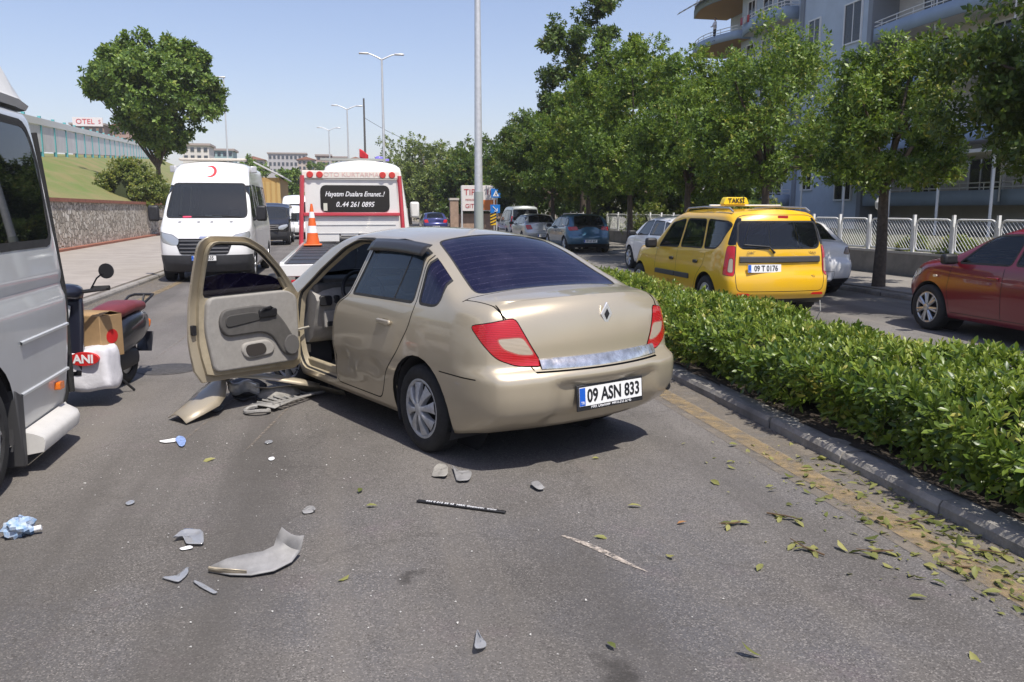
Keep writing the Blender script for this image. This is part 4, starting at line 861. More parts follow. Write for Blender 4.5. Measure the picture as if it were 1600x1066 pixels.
    def finish(s): s.nc = {}; s.bm.verts.index_update(); s.bm.normal_update()
WHEELS = {}
def wheel_meshes(style, r, rr, w, n):
    k = (style, r, rr, w, n)
    if k in WHEELS: return WHEELS[k]
    t = MB(); t.lathe([(rr-.01, -w*.30), (rr, -w*.42), (rr+.02, -w*.5), (r-.045, -w*.5), (r-.02, -w*.46), (r-.004, -w*.36), (r, -w*.15), (r, 0), (r, w*.15), (r-.004, w*.36), (r-.02, w*.46), (r-.045, w*.5), (rr+.02, w*.5), (rr, w*.42), (rr-.01, w*.30)], 40)
    for g in (-.28, -.1, .1, .28): t.lathe([(r+.0005, g*w-.004), (r+.001, g*w-.003), (r+.001, g*w+.003), (r+.0005, g*w+.004)], 40)
    tm = t.mesh('tyre', RUBBER, 40)
    h = MB(); o = w*.40
    h.lathe([(rr+.012, o-.012), (rr+.012, o+.006), (rr-.004, o+.010), (rr-.020, o+.002), (rr-.024, o-.03)], 40)   # outer ring
    if style == 'cap':        # eight flat paddles, dark slots between
        for i in range(n):
            a = 2*math.pi*i/n; wd = math.pi/n
            sec = []
            for rad, k2, dep in ((.035, .95, .028), (.075, .60, .030), (.12, .52, .022), (rr-.018, .62, .006)):
                sec.append([(rad*math.cos(a+q*wd*k2), o+dep+(0 if abs(q) > .6 else .006), rad*math.sin(a+q*wd*k2)) for q in (-1, -.5, 0, .5, 1)])
            h.grid(sec); h.grid([[(p[0], o-.01, p[2]) for p in (sec[j][0] for j in range(4))], [sec[j][0] for j in range(4)]]); h.grid([[(p[0], o-.01, p[2]) for p in (sec[j][4] for j in range(4))], [sec[j][4] for j in range(4)]])
    else:                     # thin double spokes
        for i in range(n):
            a = 2*math.pi*i/n
            for da in (-.13, .13) if style == 'dbl' else (0,):
                p0 = (.05*math.cos(a), o+.004, .05*math.sin(a)); p1 = ((rr-.01)*math.cos(a+da), o+.004, (rr-.01)*math.sin(a+da))
                h.tube([p0, p1], [.022, .017], 6)
    h.lathe([(0.001, o+.036), (.03, o+.036), (.046, o+.030), (.05, o-.01)], 24)
    hm = h.mesh('hub', HUBPL if style == 'cap' else ALLOY, 30)
    d = MB(); d.lathe([(.001, -o*.2), (rr, -o*.2), (rr+.01, o-.02)], 28); dm = d.mesh('disc', DARK, 30)
    WHEELS[k] = (tm, hm, dm); return WHEELS[k]
def wheel(parent, x, y, r=.30, rr=.195, w=.19, style='cap', n=8, steer=0., rot=0.):
    tm, hm, dm = wheel_meshes(style, r, rr, w, n)
    a = link('wheel', tm, parent); a.location = (x, y, r); a.rotation_euler = (0, rot, (0 if y > 0 else math.pi)+steer)
    b = link('hubcap' if style == 'cap' else 'rim', hm, a); c = link('brake_disc', dm, a); return a
def arches(sh, parent, arcs, W, y0=None):
    for (x, z, r) in arcs:
        pts = [(x+r*math.cos(R(a)), z+r*math.sin(R(a))) for a in range(0, 181, 12)]
        pts += [(x-r, z-.6), (x+r, z-.6)]
        for pj in 'LR': sh.region('cutout', pj, pts)
    if True:
        for (x, z, r) in arcs:
            for sg in (-1, 1):
                m = MB(); rows = []
                for a in range(-24, 205, 12):
                    c, q = math.cos(R(a)), math.sin(R(a)); ro = []
                    for yy, k in ((W-.035, 1.0), (W-.05, .995), (W-.34, .99)): ro.append((x+r*k*c, sg*yy, z+r*k*q))
                    rows.append(ro)
                m.grid(rows)
                m.add([(x+r*.99*math.cos(R(a)), sg*(W-.34), z+r*.99*math.sin(R(a))) for a in range(0, 360, 12)], [tuple(range(30))])
                m.build('wheel_arch_liner', DARK, parent)
def plate(parent, name, loc, rot, L1, W1=.52, H1=.112, frame=True, holder='', sx=1., tr='TR'):
    """Turkish style number plate: white field, blue band, black characters; face looks along local -Y after rot"""
    o = bpy.data.objects.new(name, None)
    f = MB(); f.box((0, 0, 0), (W1+.03 if frame else W1, .012, H1+.045 if frame else H1)); fr = f.build(name, BLACK if frame else PLATEW, parent, bev=.004)
    fr.location = loc; fr.rotation_euler = rot; dz = .008 if frame else 0
    w = MB(); w.box((0, -.009, dz), (W1, .006, H1)); w.build('plate_field', PLATEW, fr)
    b = MB(); b.box((-W1/2+.024, -.0125, dz), (.046, .002, H1-.006)); b.build('blue_band', PLBLUE, fr)
    text('plate_characters', L1, H1*.98, INK, fr, (.022, -.0128, dz-.002), (R(90), 0, 0), sx=sx, bold=.0028)
    text('country_code', tr, H1*.22, WHITEP, fr, (-W1/2+.024, -.014, dz-H1*.33), (R(90), 0, 0))
    if holder: text('dealer_lettering', holder, .026, WHITEP, fr, (0, -.0075, -H1/2-.0045), (R(90), 0, 0), shear=.2)
    return fr
def seat(parent, x, y, mat, w=.5, hr=True, z=.28, name='seat'):
    m = MB(); m.prism(rpoly([(x-.28, z), (x+.25, z), (x+.27, z+.17), (x-.2, z+.14), (x-.42, z+.70), (x-.54, z+.68), (x-.40, z+.1)], .06), lambda u, v, q: (u, q, v), y-w/2, y+w/2)
    s = m.build(name, mat, parent, bev=.03)
    if hr:
        m = MB(); m.box((x-.50, y, z+.80), (.10, .26, .17)); m.build('headrest', mat, s, bev=.04)
    return s
# ================================================ the damaged sedan
GOLD = paint('champagne_paint', (.49, .425, .31), .42, .30, .11)
GOLDM = M('champagne_inner', (.42, .36, .25), .5, .15, noise=.2, nscale=12)
TRIM = M('beige_trim', (.31, .295, .27), .75, noise=.12, nscale=20, bump=.15, bscale=200)
TRIMD = M('grey_trim', (.10, .095, .088), .7, noise=.2, nscale=20)
G_FILM = film('purple_film_glass')
G_SIDE = glass('green_tint_glass', (.42, .52, .52), (.03, .045, .05), .16, .02, .06)
G_CLEAR = glass('clear_glass', (.75, .82, .8), (.3, .3, .28), .08, .02, .05)
def ribbed(name, c1, c2, sc):
    m = M(name, c1, .12, coat=.8); t = m.node_tree; N = t.nodes.new; L = t.links.new; p = t.nodes['Principled BSDF']; tc = N('ShaderNodeTexCoord'); w = N('ShaderNodeTexWave'); w.bands_direction = 'Z'; w.inputs['Scale'].default_value = sc; w.inputs['Distortion'].default_value = .6; L(tc.outputs['Object'], w.inputs['Vector'])
    n = N('ShaderNodeTexNoise'); n.inputs['Scale'].default_value = 7; L(tc.outputs['Object'], n.inputs['Vector']); a = N('ShaderNodeMath'); a.operation = 'MULTIPLY'; L(w.outputs['Fac'], a.inputs[0]); L(n.outputs['Fac'], a.inputs[1])
    mx = N('ShaderNodeMix'); mx.data_type = 'RGBA'; mx.inputs[6].default_value = tuple(c1)+(1,); mx.inputs[7].default_value = tuple(c2)+(1,); L(a.outputs[0], mx.inputs[0]); L(mx.outputs[2], p.inputs['Base Color'])
    b = N('ShaderNodeBump'); b.inputs['Strength'].default_value = .25; b.inputs['Distance'].default_value = .004; L(w.outputs['Fac'], b.inputs['Height']); L(b.outputs[0], p.inputs['Normal']); return m
RED_L = ribbed('red_lens', (.50, .005, .009), (.26, .003, .006), 30)
CLR_L = ribbed('clear_lens', (.44, .37, .28), (.30, .25, .18), 40)
SX, SY, SA = 1.235, 5.77, 25.0
def sm(a, b, x): t = max(0, min(1, (x-a)/(b-a))); return t*t*(3-2*t)
def sed_rec(y, z):                                     # recess for the number plate in the bumper
    y += .03
    return .045*sm(.46, .36, abs(y)-(.10*(.60-z)))*sm(.28, .335, z)*sm(.605, .55, z)
def sed_dent(c):
    x, y, z = c
    if y > .5:                                         # crumple low on the rear door, dent by the sill
        d = math.exp(-((x-1.12)/.20)**2-((z-.47)/.07)**2); y -= .035*d*(1+.6*math.sin(x*38+z*20))
        d = math.exp(-((x-.62)/.10)**2-((z-.50)/.06)**2); y -= .014*d
        y += .010*math.exp(-((z-.44-.05*(x-.8))/.025)**2)*sm(.5, .8, x)*sm(1.3, 1.1, x)
    return Vector((x, y, z))
S = dict(xr=[(.25, -.80), (.31, -.90), (.38, -.965), (.50, -.985), (.57, -.985), (.625, -.965), (.650, -.918), (.675, -.897), (.80, -.888), (.95, -.865), (1.02, -.83), (1.055, -.785)],
    xf=[(.22, 3.0), (.40, 3.2), (.55, 3.24), (.70, 3.2), (.78, 3.08)],
    zt=[(-1, 1.06), (-.80, 1.085), (-.55, 1.105), (-.41, 1.115), (-.24, 1.185), (.16, 1.375), (.37, 1.44), (.72, 1.475), (1.2, 1.485), (1.5, 1.465), (1.72, 1.40), (2.0, 1.24), (2.42, 1.01), (2.8, .93), (3.3, .78)],
    zb=[(-1, .285), (-.6, .25), (-.3, .20), (.4, .20), (2, .20), (3.3, .22)],
    belt=[(-1, 1.0), (0, .985), (1, .965), (2, .94), (3.3, .9)],
    w=[(-1, .82), (-.5, .845), (0, .85), (1, .85), (2, .84), (3.2, .79)],
    prof=[(.18, .075), (.26, .045), (.36, .022), (.50, .004), (.62, 0), (.74, .004), (.84, .014), (.93, .03), (1.0, .048), (1.6, .06)],
    crown=[(-1, .035), (-.3, .045), (.2, .055), (1, .06), (1.7, .06), (2.4, .04), (3.3, .05)], tum=.40, rt=.075, br=.14, bf=.25, Rr=.34, Rf=.5, kr=.13, kf=.2, rec=sed_rec, dent=sed_dent, n=(84, 34, 30))
CAR = thing('sedan', 'champagne gold four-door saloon with its front door wide open and crash damage', 'car', (SX, SY, 0), R(90+SA))
sh = Shell(S)
G = .0045
# doors, lid, bumper as panels
rdoor = [(1.30, .27), (1.285, .70), (1.24, .90), (1.08, .975), (.955, 1.385), (.60, 1.41), (.20, 1.385), (.125, 1.30), (.075, 1.0), (.12, .84), (.26, .66), (.43, .50), (.50, .36), (.57, .27)]
fdoor = [(1.31, .27), (2.02, .27), (2.07, .36), (2.09, .60), (2.05, .92), (1.80, 1.13), (1.50, 1.315), (1.28, 1.39), (.98, 1.395), (1.095, .98), (1.255, .905), (1.30, .70)]
rdoor, fdoor = rpoly(rdoor, .05), rpoly(fdoor, .06)
sh.region('rear_door_L', 'L', rdoor, G); sh.region('rear_door_R', 'R', rdoor, G)
sh.region('cutout', 'L', fdoor); sh.region('front_door_R', 'R', fdoor, G)
sh.region('cutout', 'L', [(2.16, .15), (2.16, .80), (2.30, .86), (3.3, .86), (3.3, .15)])      # wing torn away
lid = [(-.48, .705), (-.60, .680), (-.72, .655)]
for s in (1, -1):
    sh.region(None, 'T', [(x, s*y) for x, y in [(-.415, .72)]+lid+[(-.95, .655)]], G, closed=False, fx=lambda c: c.z > .95)
    sh.region(None, 'B', [(s*.655, 1.10), (s*.655, 1.0), (s*.615, .90), (s*.555, .77), (s*.515, .655)], G, closed=False, fx=lambda c: .64 < c.z < 1.075)
sh.region(None, 'T', [(-.415, .74), (-.415, -.74)], G, closed=False, fx=lambda c: c.z > .95)
sh.region(None, 'B', [(.512, .648), (-.512, .648)], G, closed=False)
for pj in 'LR': sh.region(None, pj, [(-.30, .605), (-.66, .605)], .004, closed=False, fx=lambda c: c.x < -.28)
sh.finish()
rl = sh.rl; il, ib = sh.rid('boot_lid'), sh.rid('rear_bumper')
for f in sh.bm.faces:
    if f[rl] != 0: continue
    c = f.calc_center_median()
    if c.x < -.41 and c.z > .648 and abs(c.y) < .72 and (f.normal.z > .5 or f.normal.x < -.3):
        t = lid; lim = .70
        if f.normal.z > .5 and c.z > 1.0: lim = np.interp(-c.x, [.415, .48, .60, .72, .95], [.72, .705, .68, .655, .655])
        else: lim = np.interp(c.z, [.648, .77, .90, 1.0, 1.10], [.515, .555, .615, .655, .655])
        if abs(c.y) < lim: f[rl] = il
    elif c.x < -.30 and c.z < (.605 if c.x > -.68 else .648): f[rl] = ib
arches(sh, CAR, [(0, .30, .365), (2.47, .30, .365)], .835)
# lamps (drawn across the rear corner)
def tl(s, name):
    pj = 'OL' if s > 0 else 'OR'
    sh.region(name, pj, rpoly([(.16, .925), (-.115, .975), (-.17, .88), (-.285, .675), (-.13, .685), (-.02, .73), (.07, .82)], .035), .003, 'gap', fx=lambda c: c.x < -.45)
    sh.region(name+'_clear', pj, rpoly([(-.01, .855), (-.165, .86), (-.238, .745), (-.145, .75), (-.05, .79)], .03), .004, 'lampline'+('L' if s > 0 else 'R'), fx=lambda c: c.x < -.45)
tl(1, 'tailL'); tl(-1, 'tailR')
# glazing
rw = rpoly([(.33, .455), (.16, .50), (-.09, .555), (-.335, .61), (-.392, .575), (-.405, 0), (-.392, -.575), (-.335, -.61), (-.09, -.555), (.16, -.50), (.33, -.455), (.365, 0)], .06)
sh.region('rear_window', 'T', rw, .007, 'seal', fx=lambda c: c.z > 1.05)
ws = rpoly([(1.70, .52), (2.38, .68), (2.43, 0), (2.38, -.68), (1.70, -.52), (1.66, 0)], .05)
sh.region('windscreen', 'T', ws, .01, 'seal', fx=lambda c: c.z > .95)
qw = rpoly([(.045, 1.005), (.105, 1.34), (-.01, 1.335), (-.13, 1.235), (-.205, 1.11), (-.20, 1.03), (-.15, 1.005)], .045)
dw = rpoly([(1.035, .995), (.93, 1.345), (.60, 1.365), (.195, 1.345), (.15, 1.24), (.12, 1.005)], .035)
fw = rpoly([(1.14, .99), (1.96, .96), (1.76, 1.11), (1.48, 1.285), (1.28, 1.345), (1.03, 1.355)], .035)
for pj in 'LR':
    sh.region('quarter_'+pj, pj, qw, .009, 'seal'); sh.region('dwin_'+pj, pj, dw, .010, 'seal')
sh.region('fwin_R', 'R', fw, .010, 'seal'); sh.region(None, 'L', [(.395, .99), (.335, 1.36)], .007, 'seal', closed=False)
sh.finish()
un = sh.rid('underbody')
for f in sh.bm.faces:
    if f[rl] in (0, ib) and f.normal.z < -.9: f[rl] = un
body = sh.part('body', 'body', GOLD, CAR)
sh.part('', 'cabin_lining', DARK, CAR, -.03, True, ['body', 'rear_door_L', 'rear_door_R', 'front_door_R', 'boot_lid', 'rear_bumper', 'gap'])
sh.part('underbody', 'underbody', DARK, CAR)
dl = sh.part('rear_door_L', 'rear_door', GOLD, CAR); tag(dl, 'rear door with a crumpled lower edge'); dr = sh.part('rear_door_R', 'rear_door', GOLD, CAR)
sh.part('front_door_R', 'front_door', GOLD, CAR)
LID = sh.part('boot_lid', 'boot_lid', GOLD, CAR); BMP = sh.part('rear_bumper', 'rear_bumper', GOLD, CAR)
sh.part('seal', 'window_seal', RUBBER, CAR, -.002)
for k in 'LR':
    t = sh.part('tail'+k, 'tail_light', RED_L, CAR, .003); sh.part('tail'+k+'_clear', 'reversing_lens', CLR_L, t, .002); sh.part('lampline'+k, 'lens_edge', M('lens_edge', (.42, .07, .06), .3), t, .002)
    sh.part('quarter_'+k, 'quarter_window', G_FILM, CAR, -.004); sh.part('dwin_'+k, 'window', G_SIDE, dl if k == 'L' else dr, -.004)
sh.part('fwin_R', 'window', G_SIDE, CAR, -.004)
sh.part('rear_window', 'rear_window', G_FILM, CAR, -.003); sh.part('windscreen', 'windscreen', G_CLEAR, CAR, -.003)
# door handle
m = MB(); m.prism(rrect(.355, .545, .825, .862, .017), lambda u, v, q: (u, q, v), .835, .858); h = m.build('door_handle', GOLD, dl, bev=.008)
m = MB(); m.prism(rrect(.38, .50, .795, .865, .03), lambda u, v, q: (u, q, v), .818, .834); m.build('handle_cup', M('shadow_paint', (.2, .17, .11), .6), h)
# black wind deflector over the rear door window
m = MB(); rows = []
for i in range(13):
    t = i/12; x = .985-(.985-.15)*t; z0 = 1.40-.012*(2*t-1)**2-.02*t; dz = .07-.012*t
    rows.append([(x, sh.hw0(x, z0+.012)-.02, z0+.016), (x, sh.hw0(x, z0)+.018, z0-.01), (x, sh.hw0(x, z0-dz)+.034, z0-dz)])
m.grid(rows); m.build('wind_deflector', M('smoke_plastic', (.03, .027, .024), .3), dl, solid=.004)
# boot trim
def rx(y, z):                                         # rear surface x at (y, z)
    h = sh.tree.ray_cast(Vector((-2, y, z)), Vector((1, 0, 0))); return h[0].x if h[0] else -.9
m = MB(); rows = []
for i in range(31):
    y = .47-1.0*i/30; k = .017*math.exp(-((y-.03)/.05)**2)
    rows.append([(rx(y, z)-.012*(1 if 0 < j < 3 else 0)-.001, y, z+(k if j else k*.2)*0) for j, z in enumerate((.658, .666, .718, .724))])
m.grid(rows); m.build('chrome_strip', M('scuffed_chrome', (.70, .69, .66), .20, .85, noise=.45, nscale=14, bump=.25, bscale=9), LID)
e = MB(); ex = rx(-.05, .965)-.010
dia = lambda k, w: [(0, .075*k), (w, 0), (0, -.075*k), (-w, 0)]
e.prism(dia(1, .048), lambda u, v, q: (q, u-.05, .965+v), ex, ex+.012); e.prism(dia(.48, .022), lambda u, v, q: (q, u-.05, .965+v), ex-.004, ex, 1)
e.build('emblem', [M('bright_chrome', (.85, .85, .86), .28, .6), BLACK], LID, bev=.003)
plate(BMP, 'number_plate', (rx(-.03, .45)-.012, -.03, .462), (R(-4), 0, R(-90)), '09 ASN 833', .54, .118, True, 'MRK Otomotiv  444 0 212 52 45', sx=.80)
m = MB(); m.lathe([(.001, -.004), (.022, -.004), (.028, .003)], 16, (0, 0, 0), 'x'); h = m.build('tow_eye_hole', INK, BMP); h.location = (rx(-.70, .40)-.001, -.70, .40)
# wheels: near rear, far rear, front pair
wheel(CAR, 0, .735, .30, .198, .18, 'cap', 8, rot=.2); wheel(CAR, 0, -.735, .30, .198, .18, 'cap', 8)
wheel(CAR, 2.47, .70, .30, .198, .18, 'cap', 8, steer=.2); wheel(CAR, 2.47, -.735, .30, .198, .18, 'cap', 8, steer=.2)
m = MB(); m.cyl((0, -.7, .28), (0, .7, .28), .05); m.bb(.1, 2.9, -.35, .35, .19, .26); m.build('floor_pan', DARK, CAR)
# cabin: door jamb, sill, floor, dash, wheel, seats
jm = MB(); pts = [(x, sh.hw0(x, z)-.028, z) for x, z in fdoor]; jm.tube(pts, .017, 6, True); jm.build('door_jamb_seal', RUBBER, CAR)
jm = MB(); rows = [[(x, sh.hw0(x, z)-.001, z) for x, z in fdoor], [(x+(1.55-x)*.05, sh.hw0(x, z)-.07, z+(.8-z)*.06) for x, z in fdoor]]
rows = [list(r)+[r[0]] for r in rows]; jm.grid(rows); jm.build('door_jamb', GOLDM, CAR)
m = MB(); m.bb(.95, 2.25, -.74, .74, .235, .265); m.build('cabin_floor', M('carpet_grey', (.16, .15, .14), .95, noise=.35, nscale=9), CAR)
m = MB(); m.bb(.2, 2.25, .70, .755, .26, .35); m.build('inner_sill', GOLDM, CAR, bev=.01)
m = MB(); m.tube([(1.22, .77, .33), (1.20, .775, .88), (1.06, .735, 1.0), (.96, .60, 1.37)], .035, 6); m.build('door_pillar', GOLDM, CAR)
D = MB(); rows = []
for y in (-.72, -.4, 0, .35, .55, .70, .735):
    w_ = .0 if abs(y) < .7 else -.03
    hd = .05 if .15 < y < .6 else 0
    rows.append([(2.34, y, .96+w_), (2.12, y, .985+w_+hd), (1.97, y, .975+w_+hd), (1.87, y, .93+w_), (1.84, y, .86), (1.87, y, .78), (1.92, y, .66), (1.95, y, .54), (2.05, y, .48), (2.3, y, .45)])
D.grid(rows); D.add([p for p in rows[-1]], [tuple(range(9, -1, -1))]); dash = D.build('dashboard', [TRIM], CAR, 50)
m = MB(); m.prism(rrect(1.93, 2.30, .93, 1.035, .03), lambda u, v, q: (u, q, v), .13, .62); m.prism(rrect(1.90, 2.32, .90, 1.0, .03), lambda u, v, q: (u, q, v), -.72, .72); m.build('dash_top', TRIMD, dash, bev=.03)
m = MB(); m.prism(rrect(.60, .71, .815, .90, .02), lambda u, v, q: (q, u, v), 1.825, 1.86); m.prism(rrect(.53, .58, .83, .90, .02), lambda u, v, q: (q, u, v), 1.825, 1.86); m.build('air_vent', BLACK, dash, bev=.006)
m = MB(); m.prism(rrect(.46, .66, .62, .77, .015), lambda u, v, q: (q, u, v), 1.86, 1.90); m.build('fuse_panel', TRIM, dash, bev=.01)
m = MB(); m.prism(rrect(.48, .64, .635, .675, .01), lambda u, v, q: (q, u, v), 1.853, 1.87); m.prism(rrect(.49, .555, .70, .75, .01), lambda u, v, q: (q, u, v), 1.853, 1.87); m.build('switches', BLACK, dash)
st = MB(); c0 = Vector((1.70, .37, .93)); rm = Euler((0, R(-62), 0)).to_matrix()
st.tube([c0+rm @ Vector((.185*math.cos(a), .185*math.sin(a), 0)) for a in [2*math.pi*i/32 for i in range(32)]], .017, 8, True)
st.cyl(c0+rm @ Vector((0, 0, -.03)), c0+rm @ Vector((0, 0, .03)), .075, .065, 16)
for a in (0, 2.3, -2.3): st.tube([c0, c0+rm @ Vector((.18*math.cos(a), .18*math.sin(a), 0))], .018, 6)
st.cyl(c0, (2.05, .37, .80), .035); st.build('steering_wheel', BLACK, CAR)
for y in (.37, -.37): seat(CAR, 1.30, y, TRIMD)
m = MB(); m.prism(rpoly([(.10, .28), (.62, .28), (.64, .48), (.20, .46), (-.12, 1.02), (-.24, .98)], .05), lambda u, v, q: (u, q, v), -.66, .66); m.build('rear_bench', TRIMD, CAR, bev=.03)
m = MB(); m.cyl((1.42, .47, .42), (1.40, .40, .62), .012); m.build('seat_buckle', BLACK, CAR)
# bared front corner: liner, crossmember, crumpled apron
m = MB(); m.tube([(3.10, -.55, .48), (3.12, .3, .46), (2.98, .62, .40)], .05, 6); m.bb(2.3, 3.0, .34, .44, .45, .62); m.build('crossmember', M('dirty_steel', (.12, .115, .11), .7, .3, noise=.4), CAR)
m = MB(); m.bb(2.2, 3.1, -.5, .5, .32, .78); m.build('engine', DARK, CAR, bev=.05)
m = MB(); rows = []
for i in range(9):
    a = R(10+18*i); rows.append([(2.47+.37*math.cos(a), .50+.02*math.sin(i*2.1), .30+.37*math.sin(a)), (2.47+.35*math.cos(a+.1), .74+.03*math.sin(i*3.3), .29+.36*math.sin(a))])
m.grid(rows); m.build('torn_wheel_liner', M('liner_blue_black', (.02, .022, .028), .45, noise=.4), CAR, solid=.006)

# ---- the open front door, hinged at the front pillar; local frame: d along the door from the hinge, t outwards, z up
HINGE = Vector((2.12, .80, 0)); DANG = 75.0
def dpt(d, t, z):                                     # closed: d runs to -x, t to +y ; opened by DANG about the hinge
    a = R(DANG); dx, dy = -math.cos(a), math.sin(a)
    return (HINGE.x+d*dx+t*dy, HINGE.y+d*dy-t*dx, z)
out = rpoly([(.02, .27), (-.02, .55), (.0, .90), (.24, 1.15), (.46, 1.33), (.64, 1.415), (.98, 1.43), (1.045, 1.38), (1.03, .95), (1.045, .60), (1.01, .28)], .045)
win = rpoly([(.15, .955), (.30, 1.13), (.50, 1.29), (.66, 1.36), (.93, 1.372), (.965, 1.33), (.955, .94)], .05)
def bow(z): return -.05*((z-.62)/.4)**2 if z < .62 else -.02*((z-.62)/.3)**2-.20*max(0, z-.92)
def ring(m, o, i, t0, t1, mi=0):
    """annular panel between outline o and hole i with thickness, both resampled to equal counts"""
    def rs(p, n=72):
        p = [Vector(q) for q in p]; c = sum(p, Vector((0, 0)))/len(p); r = []
        for k in range(n):
            a = 2*math.pi*k/n; d = Vector((math.cos(a), math.sin(a))); best = 0
            for j in range(len(p)):
                u, v = p[j]-c0_, p[(j+1) % len(p)]-c0_; den = d.x*(v.y-u.y)-d.y*(v.x-u.x)
                if abs(den) < 1e-9: continue
                s_ = (u.x*(v.y-u.y)-u.y*(v.x-u.x))/den; w_ = (u.x*d.y-u.y*d.x)/den
                if s_ > 0 and -1e-6 <= w_ <= 1+1e-6: best = max(best, s_)
            r.append(c0_+d*best)
        return r
    ip = [Vector(q) for q in i]; c0_ = sum(ip, Vector((0, 0)))/len(ip)
    O, I = rs(o), rs(i)
    rows = [[dpt(p.x, t1+bow(p.y), p.y) for p in I], [dpt(p.x, t1+bow(p.y), p.y) for p in O], [dpt(p.x, t0+bow(p.y), p.y) for p in O], [dpt(p.x, t0+bow(p.y), p.y) for p in I], [dpt(p.x, t1+bow(p.y), p.y) for p in I]]
    m.grid(rows, mi, closed=True)
m = MB(); ring(m, out, win, -.03, .0); dskin = m.build('open_front_door', GOLD, CAR, 40, bev=.006); tag(dskin, 'front door swung wide open showing its grey trim')
inn = rpoly([(.06, .31), (.03, .55), (.05, .88), (.28, 1.12), (.49, 1.295), (.66, 1.375), (.95, 1.39), (.985, 1.34), (.975, .95), (.985, .60), (.95, .33)], .045)
m = MB(); ring(m, inn, win, -.075, -.03); m.build('door_inner_frame', GOLDM, dskin, 40, bev=.008)
m = MB(); wp = [dpt(u, -.045+bow(v), v) for u, v in win]; m.tube(wp, .014, 6, True); m.build('window_seal', RUBBER, dskin)
tp = rpoly([(.10, .35), (.075, .60), (.09, .90), (.20, .96), (.93, .95), (.945, .70), (.90, .36)], .06)
def dprism(m, poly, t0, t1, mi=0, f=False):
    n = len(poly); m.add([dpt(u, t0+bow(v), v) for u, v in poly]+[dpt(u, t1+bow(v), v) for u, v in poly], [tuple(range(n)), tuple(range(2*n-1, n-1, -1))]+[(i, (i+1) % n, n+(i+1) % n, n+i) for i in range(n)], mi)
m = MB(); dprism(m, tp, -.12, -.06); dt = m.build('door_trim_panel', TRIM, dskin, 40, bev=.018, seg=3)
ins = rpoly([(.82, .85), (.50, .865), (.36, .83), (.24, .70), (.14, .54), (.13, .45), (.19, .40), (.27, .43), (.35, .58), (.45, .635), (.80, .63), (.855, .74)], .06)
m = MB(); dprism(m, ins, -.150, -.110); dins = m.build('armrest_panel', TRIMD, dt, 40, bev=.014, seg=3)
m = MB(); dprism(m, rpoly([(.80, .80), (.52, .81), (.45, .74), (.80, .70)], .05), -.158, -.140); m.build('armrest_recess', M('recess_grey', (.055, .053, .05), .8), dins, 40, bev=.006)
m = MB(); dprism(m, rrect(.33, .50, .755, .825, .02), -.172, -.14); m.build('window_switches', BLACK, dins, 40, bev=.008)
m = MB(); m.tube([dpt(.36, -.16, .82), dpt(.40, -.185, .84), dpt(.46, -.185, .83), dpt(.49, -.165, .80)], .010, 6); m.build('inner_handle', BLACK, dins)
cx, cz = .19, .50
m = MB(); dprism(m, [(cx+.075*math.cos(a), cz+.085*math.sin(a)) for a in [2*math.pi*i/28 for i in range(28)]], -.166, -.145); m.build('speaker_grille', M('speaker_grey', (.14, .135, .13), .8, bump=.8, bscale=300), dins, 40, bev=.008)
m = MB(); dprism(m, rpoly([(.64, .565), (.40, .57), (.34, .50), (.37, .44), (.62, .43), (.665, .50)], .05), -.145, -.105); pk = m.build('door_pocket', TRIM, dt, 40, bev=.016, seg=3)
m = MB(); dprism(m, rpoly([(.615, .545), (.46, .55), (.43, .49), (.46, .455), (.60, .45), (.63, .50)], .04), -.151, -.140); m.build('pocket_opening', M('pocket_dark', (.03, .025, .022), .8), pk, 40)
gl = rpoly([(.16, .93), (.20, 1.02), (.34, 1.085), (.58, 1.125), (.80, 1.13), (.955, 1.11), (.955, .92)], .03)
m = MB(); dprism(m, gl, -.040, -.036); m.build('door_glass', G_FILM, dskin)
m = MB(); dprism(m, rpoly([(.10, .93), (.17, .935), (.275, 1.065), (.26, 1.075)], .01), -.07, -.03); m.build('mirror_sail', GOLDM, dskin)
m = MB(); 
rows = []
for i in range(9):
    f = i/8; s_ = math.sin(math.pi*min(1, .12+f*.88))**.6
    rows.append([dpt(.17+.05*math.cos(b)*s_-.02, .03+f*.19, 1.00+.085*math.sin(b)*s_) for b in [2*math.pi*j/14 for j in range(14)]])
m.grid(rows, closed=True); m.add(rows[0], [tuple(range(14))]); m.add(rows[-1], [tuple(range(14))]); mr_ = m.build('wing_mirror', BLACK, dskin, 60)
m = MB(); m.add([dpt(.228, .05+.075*(1+math.cos(b)), 1.0+.065*math.sin(b)) for b in [2*math.pi*j/16 for j in range(16)]], [tuple(range(16))]); m.build('mirror_glass', M('mirror', (.8, .8, .8), .03, 1.), mr_)
HS = M('hinge_steel', (.3, .28, .24), .5, .4)
for z in (.42, .78): m = MB(); m.bb(HINGE.x-.03, HINGE.x+.05, .70, .80, z-.035, z+.035); m.build('door_hinge', HS, CAR)
m = MB(); m.tube([(2.02, .74, .62), dpt(.14, -.09, .60)], .012, 6); m.build('door_check_strap', HS, CAR)
m = MB(); dprism(m, rrect(.995, 1.03, .66, .74, .01), -.062, -.02); m.build('door_latch', BLACK, dskin)
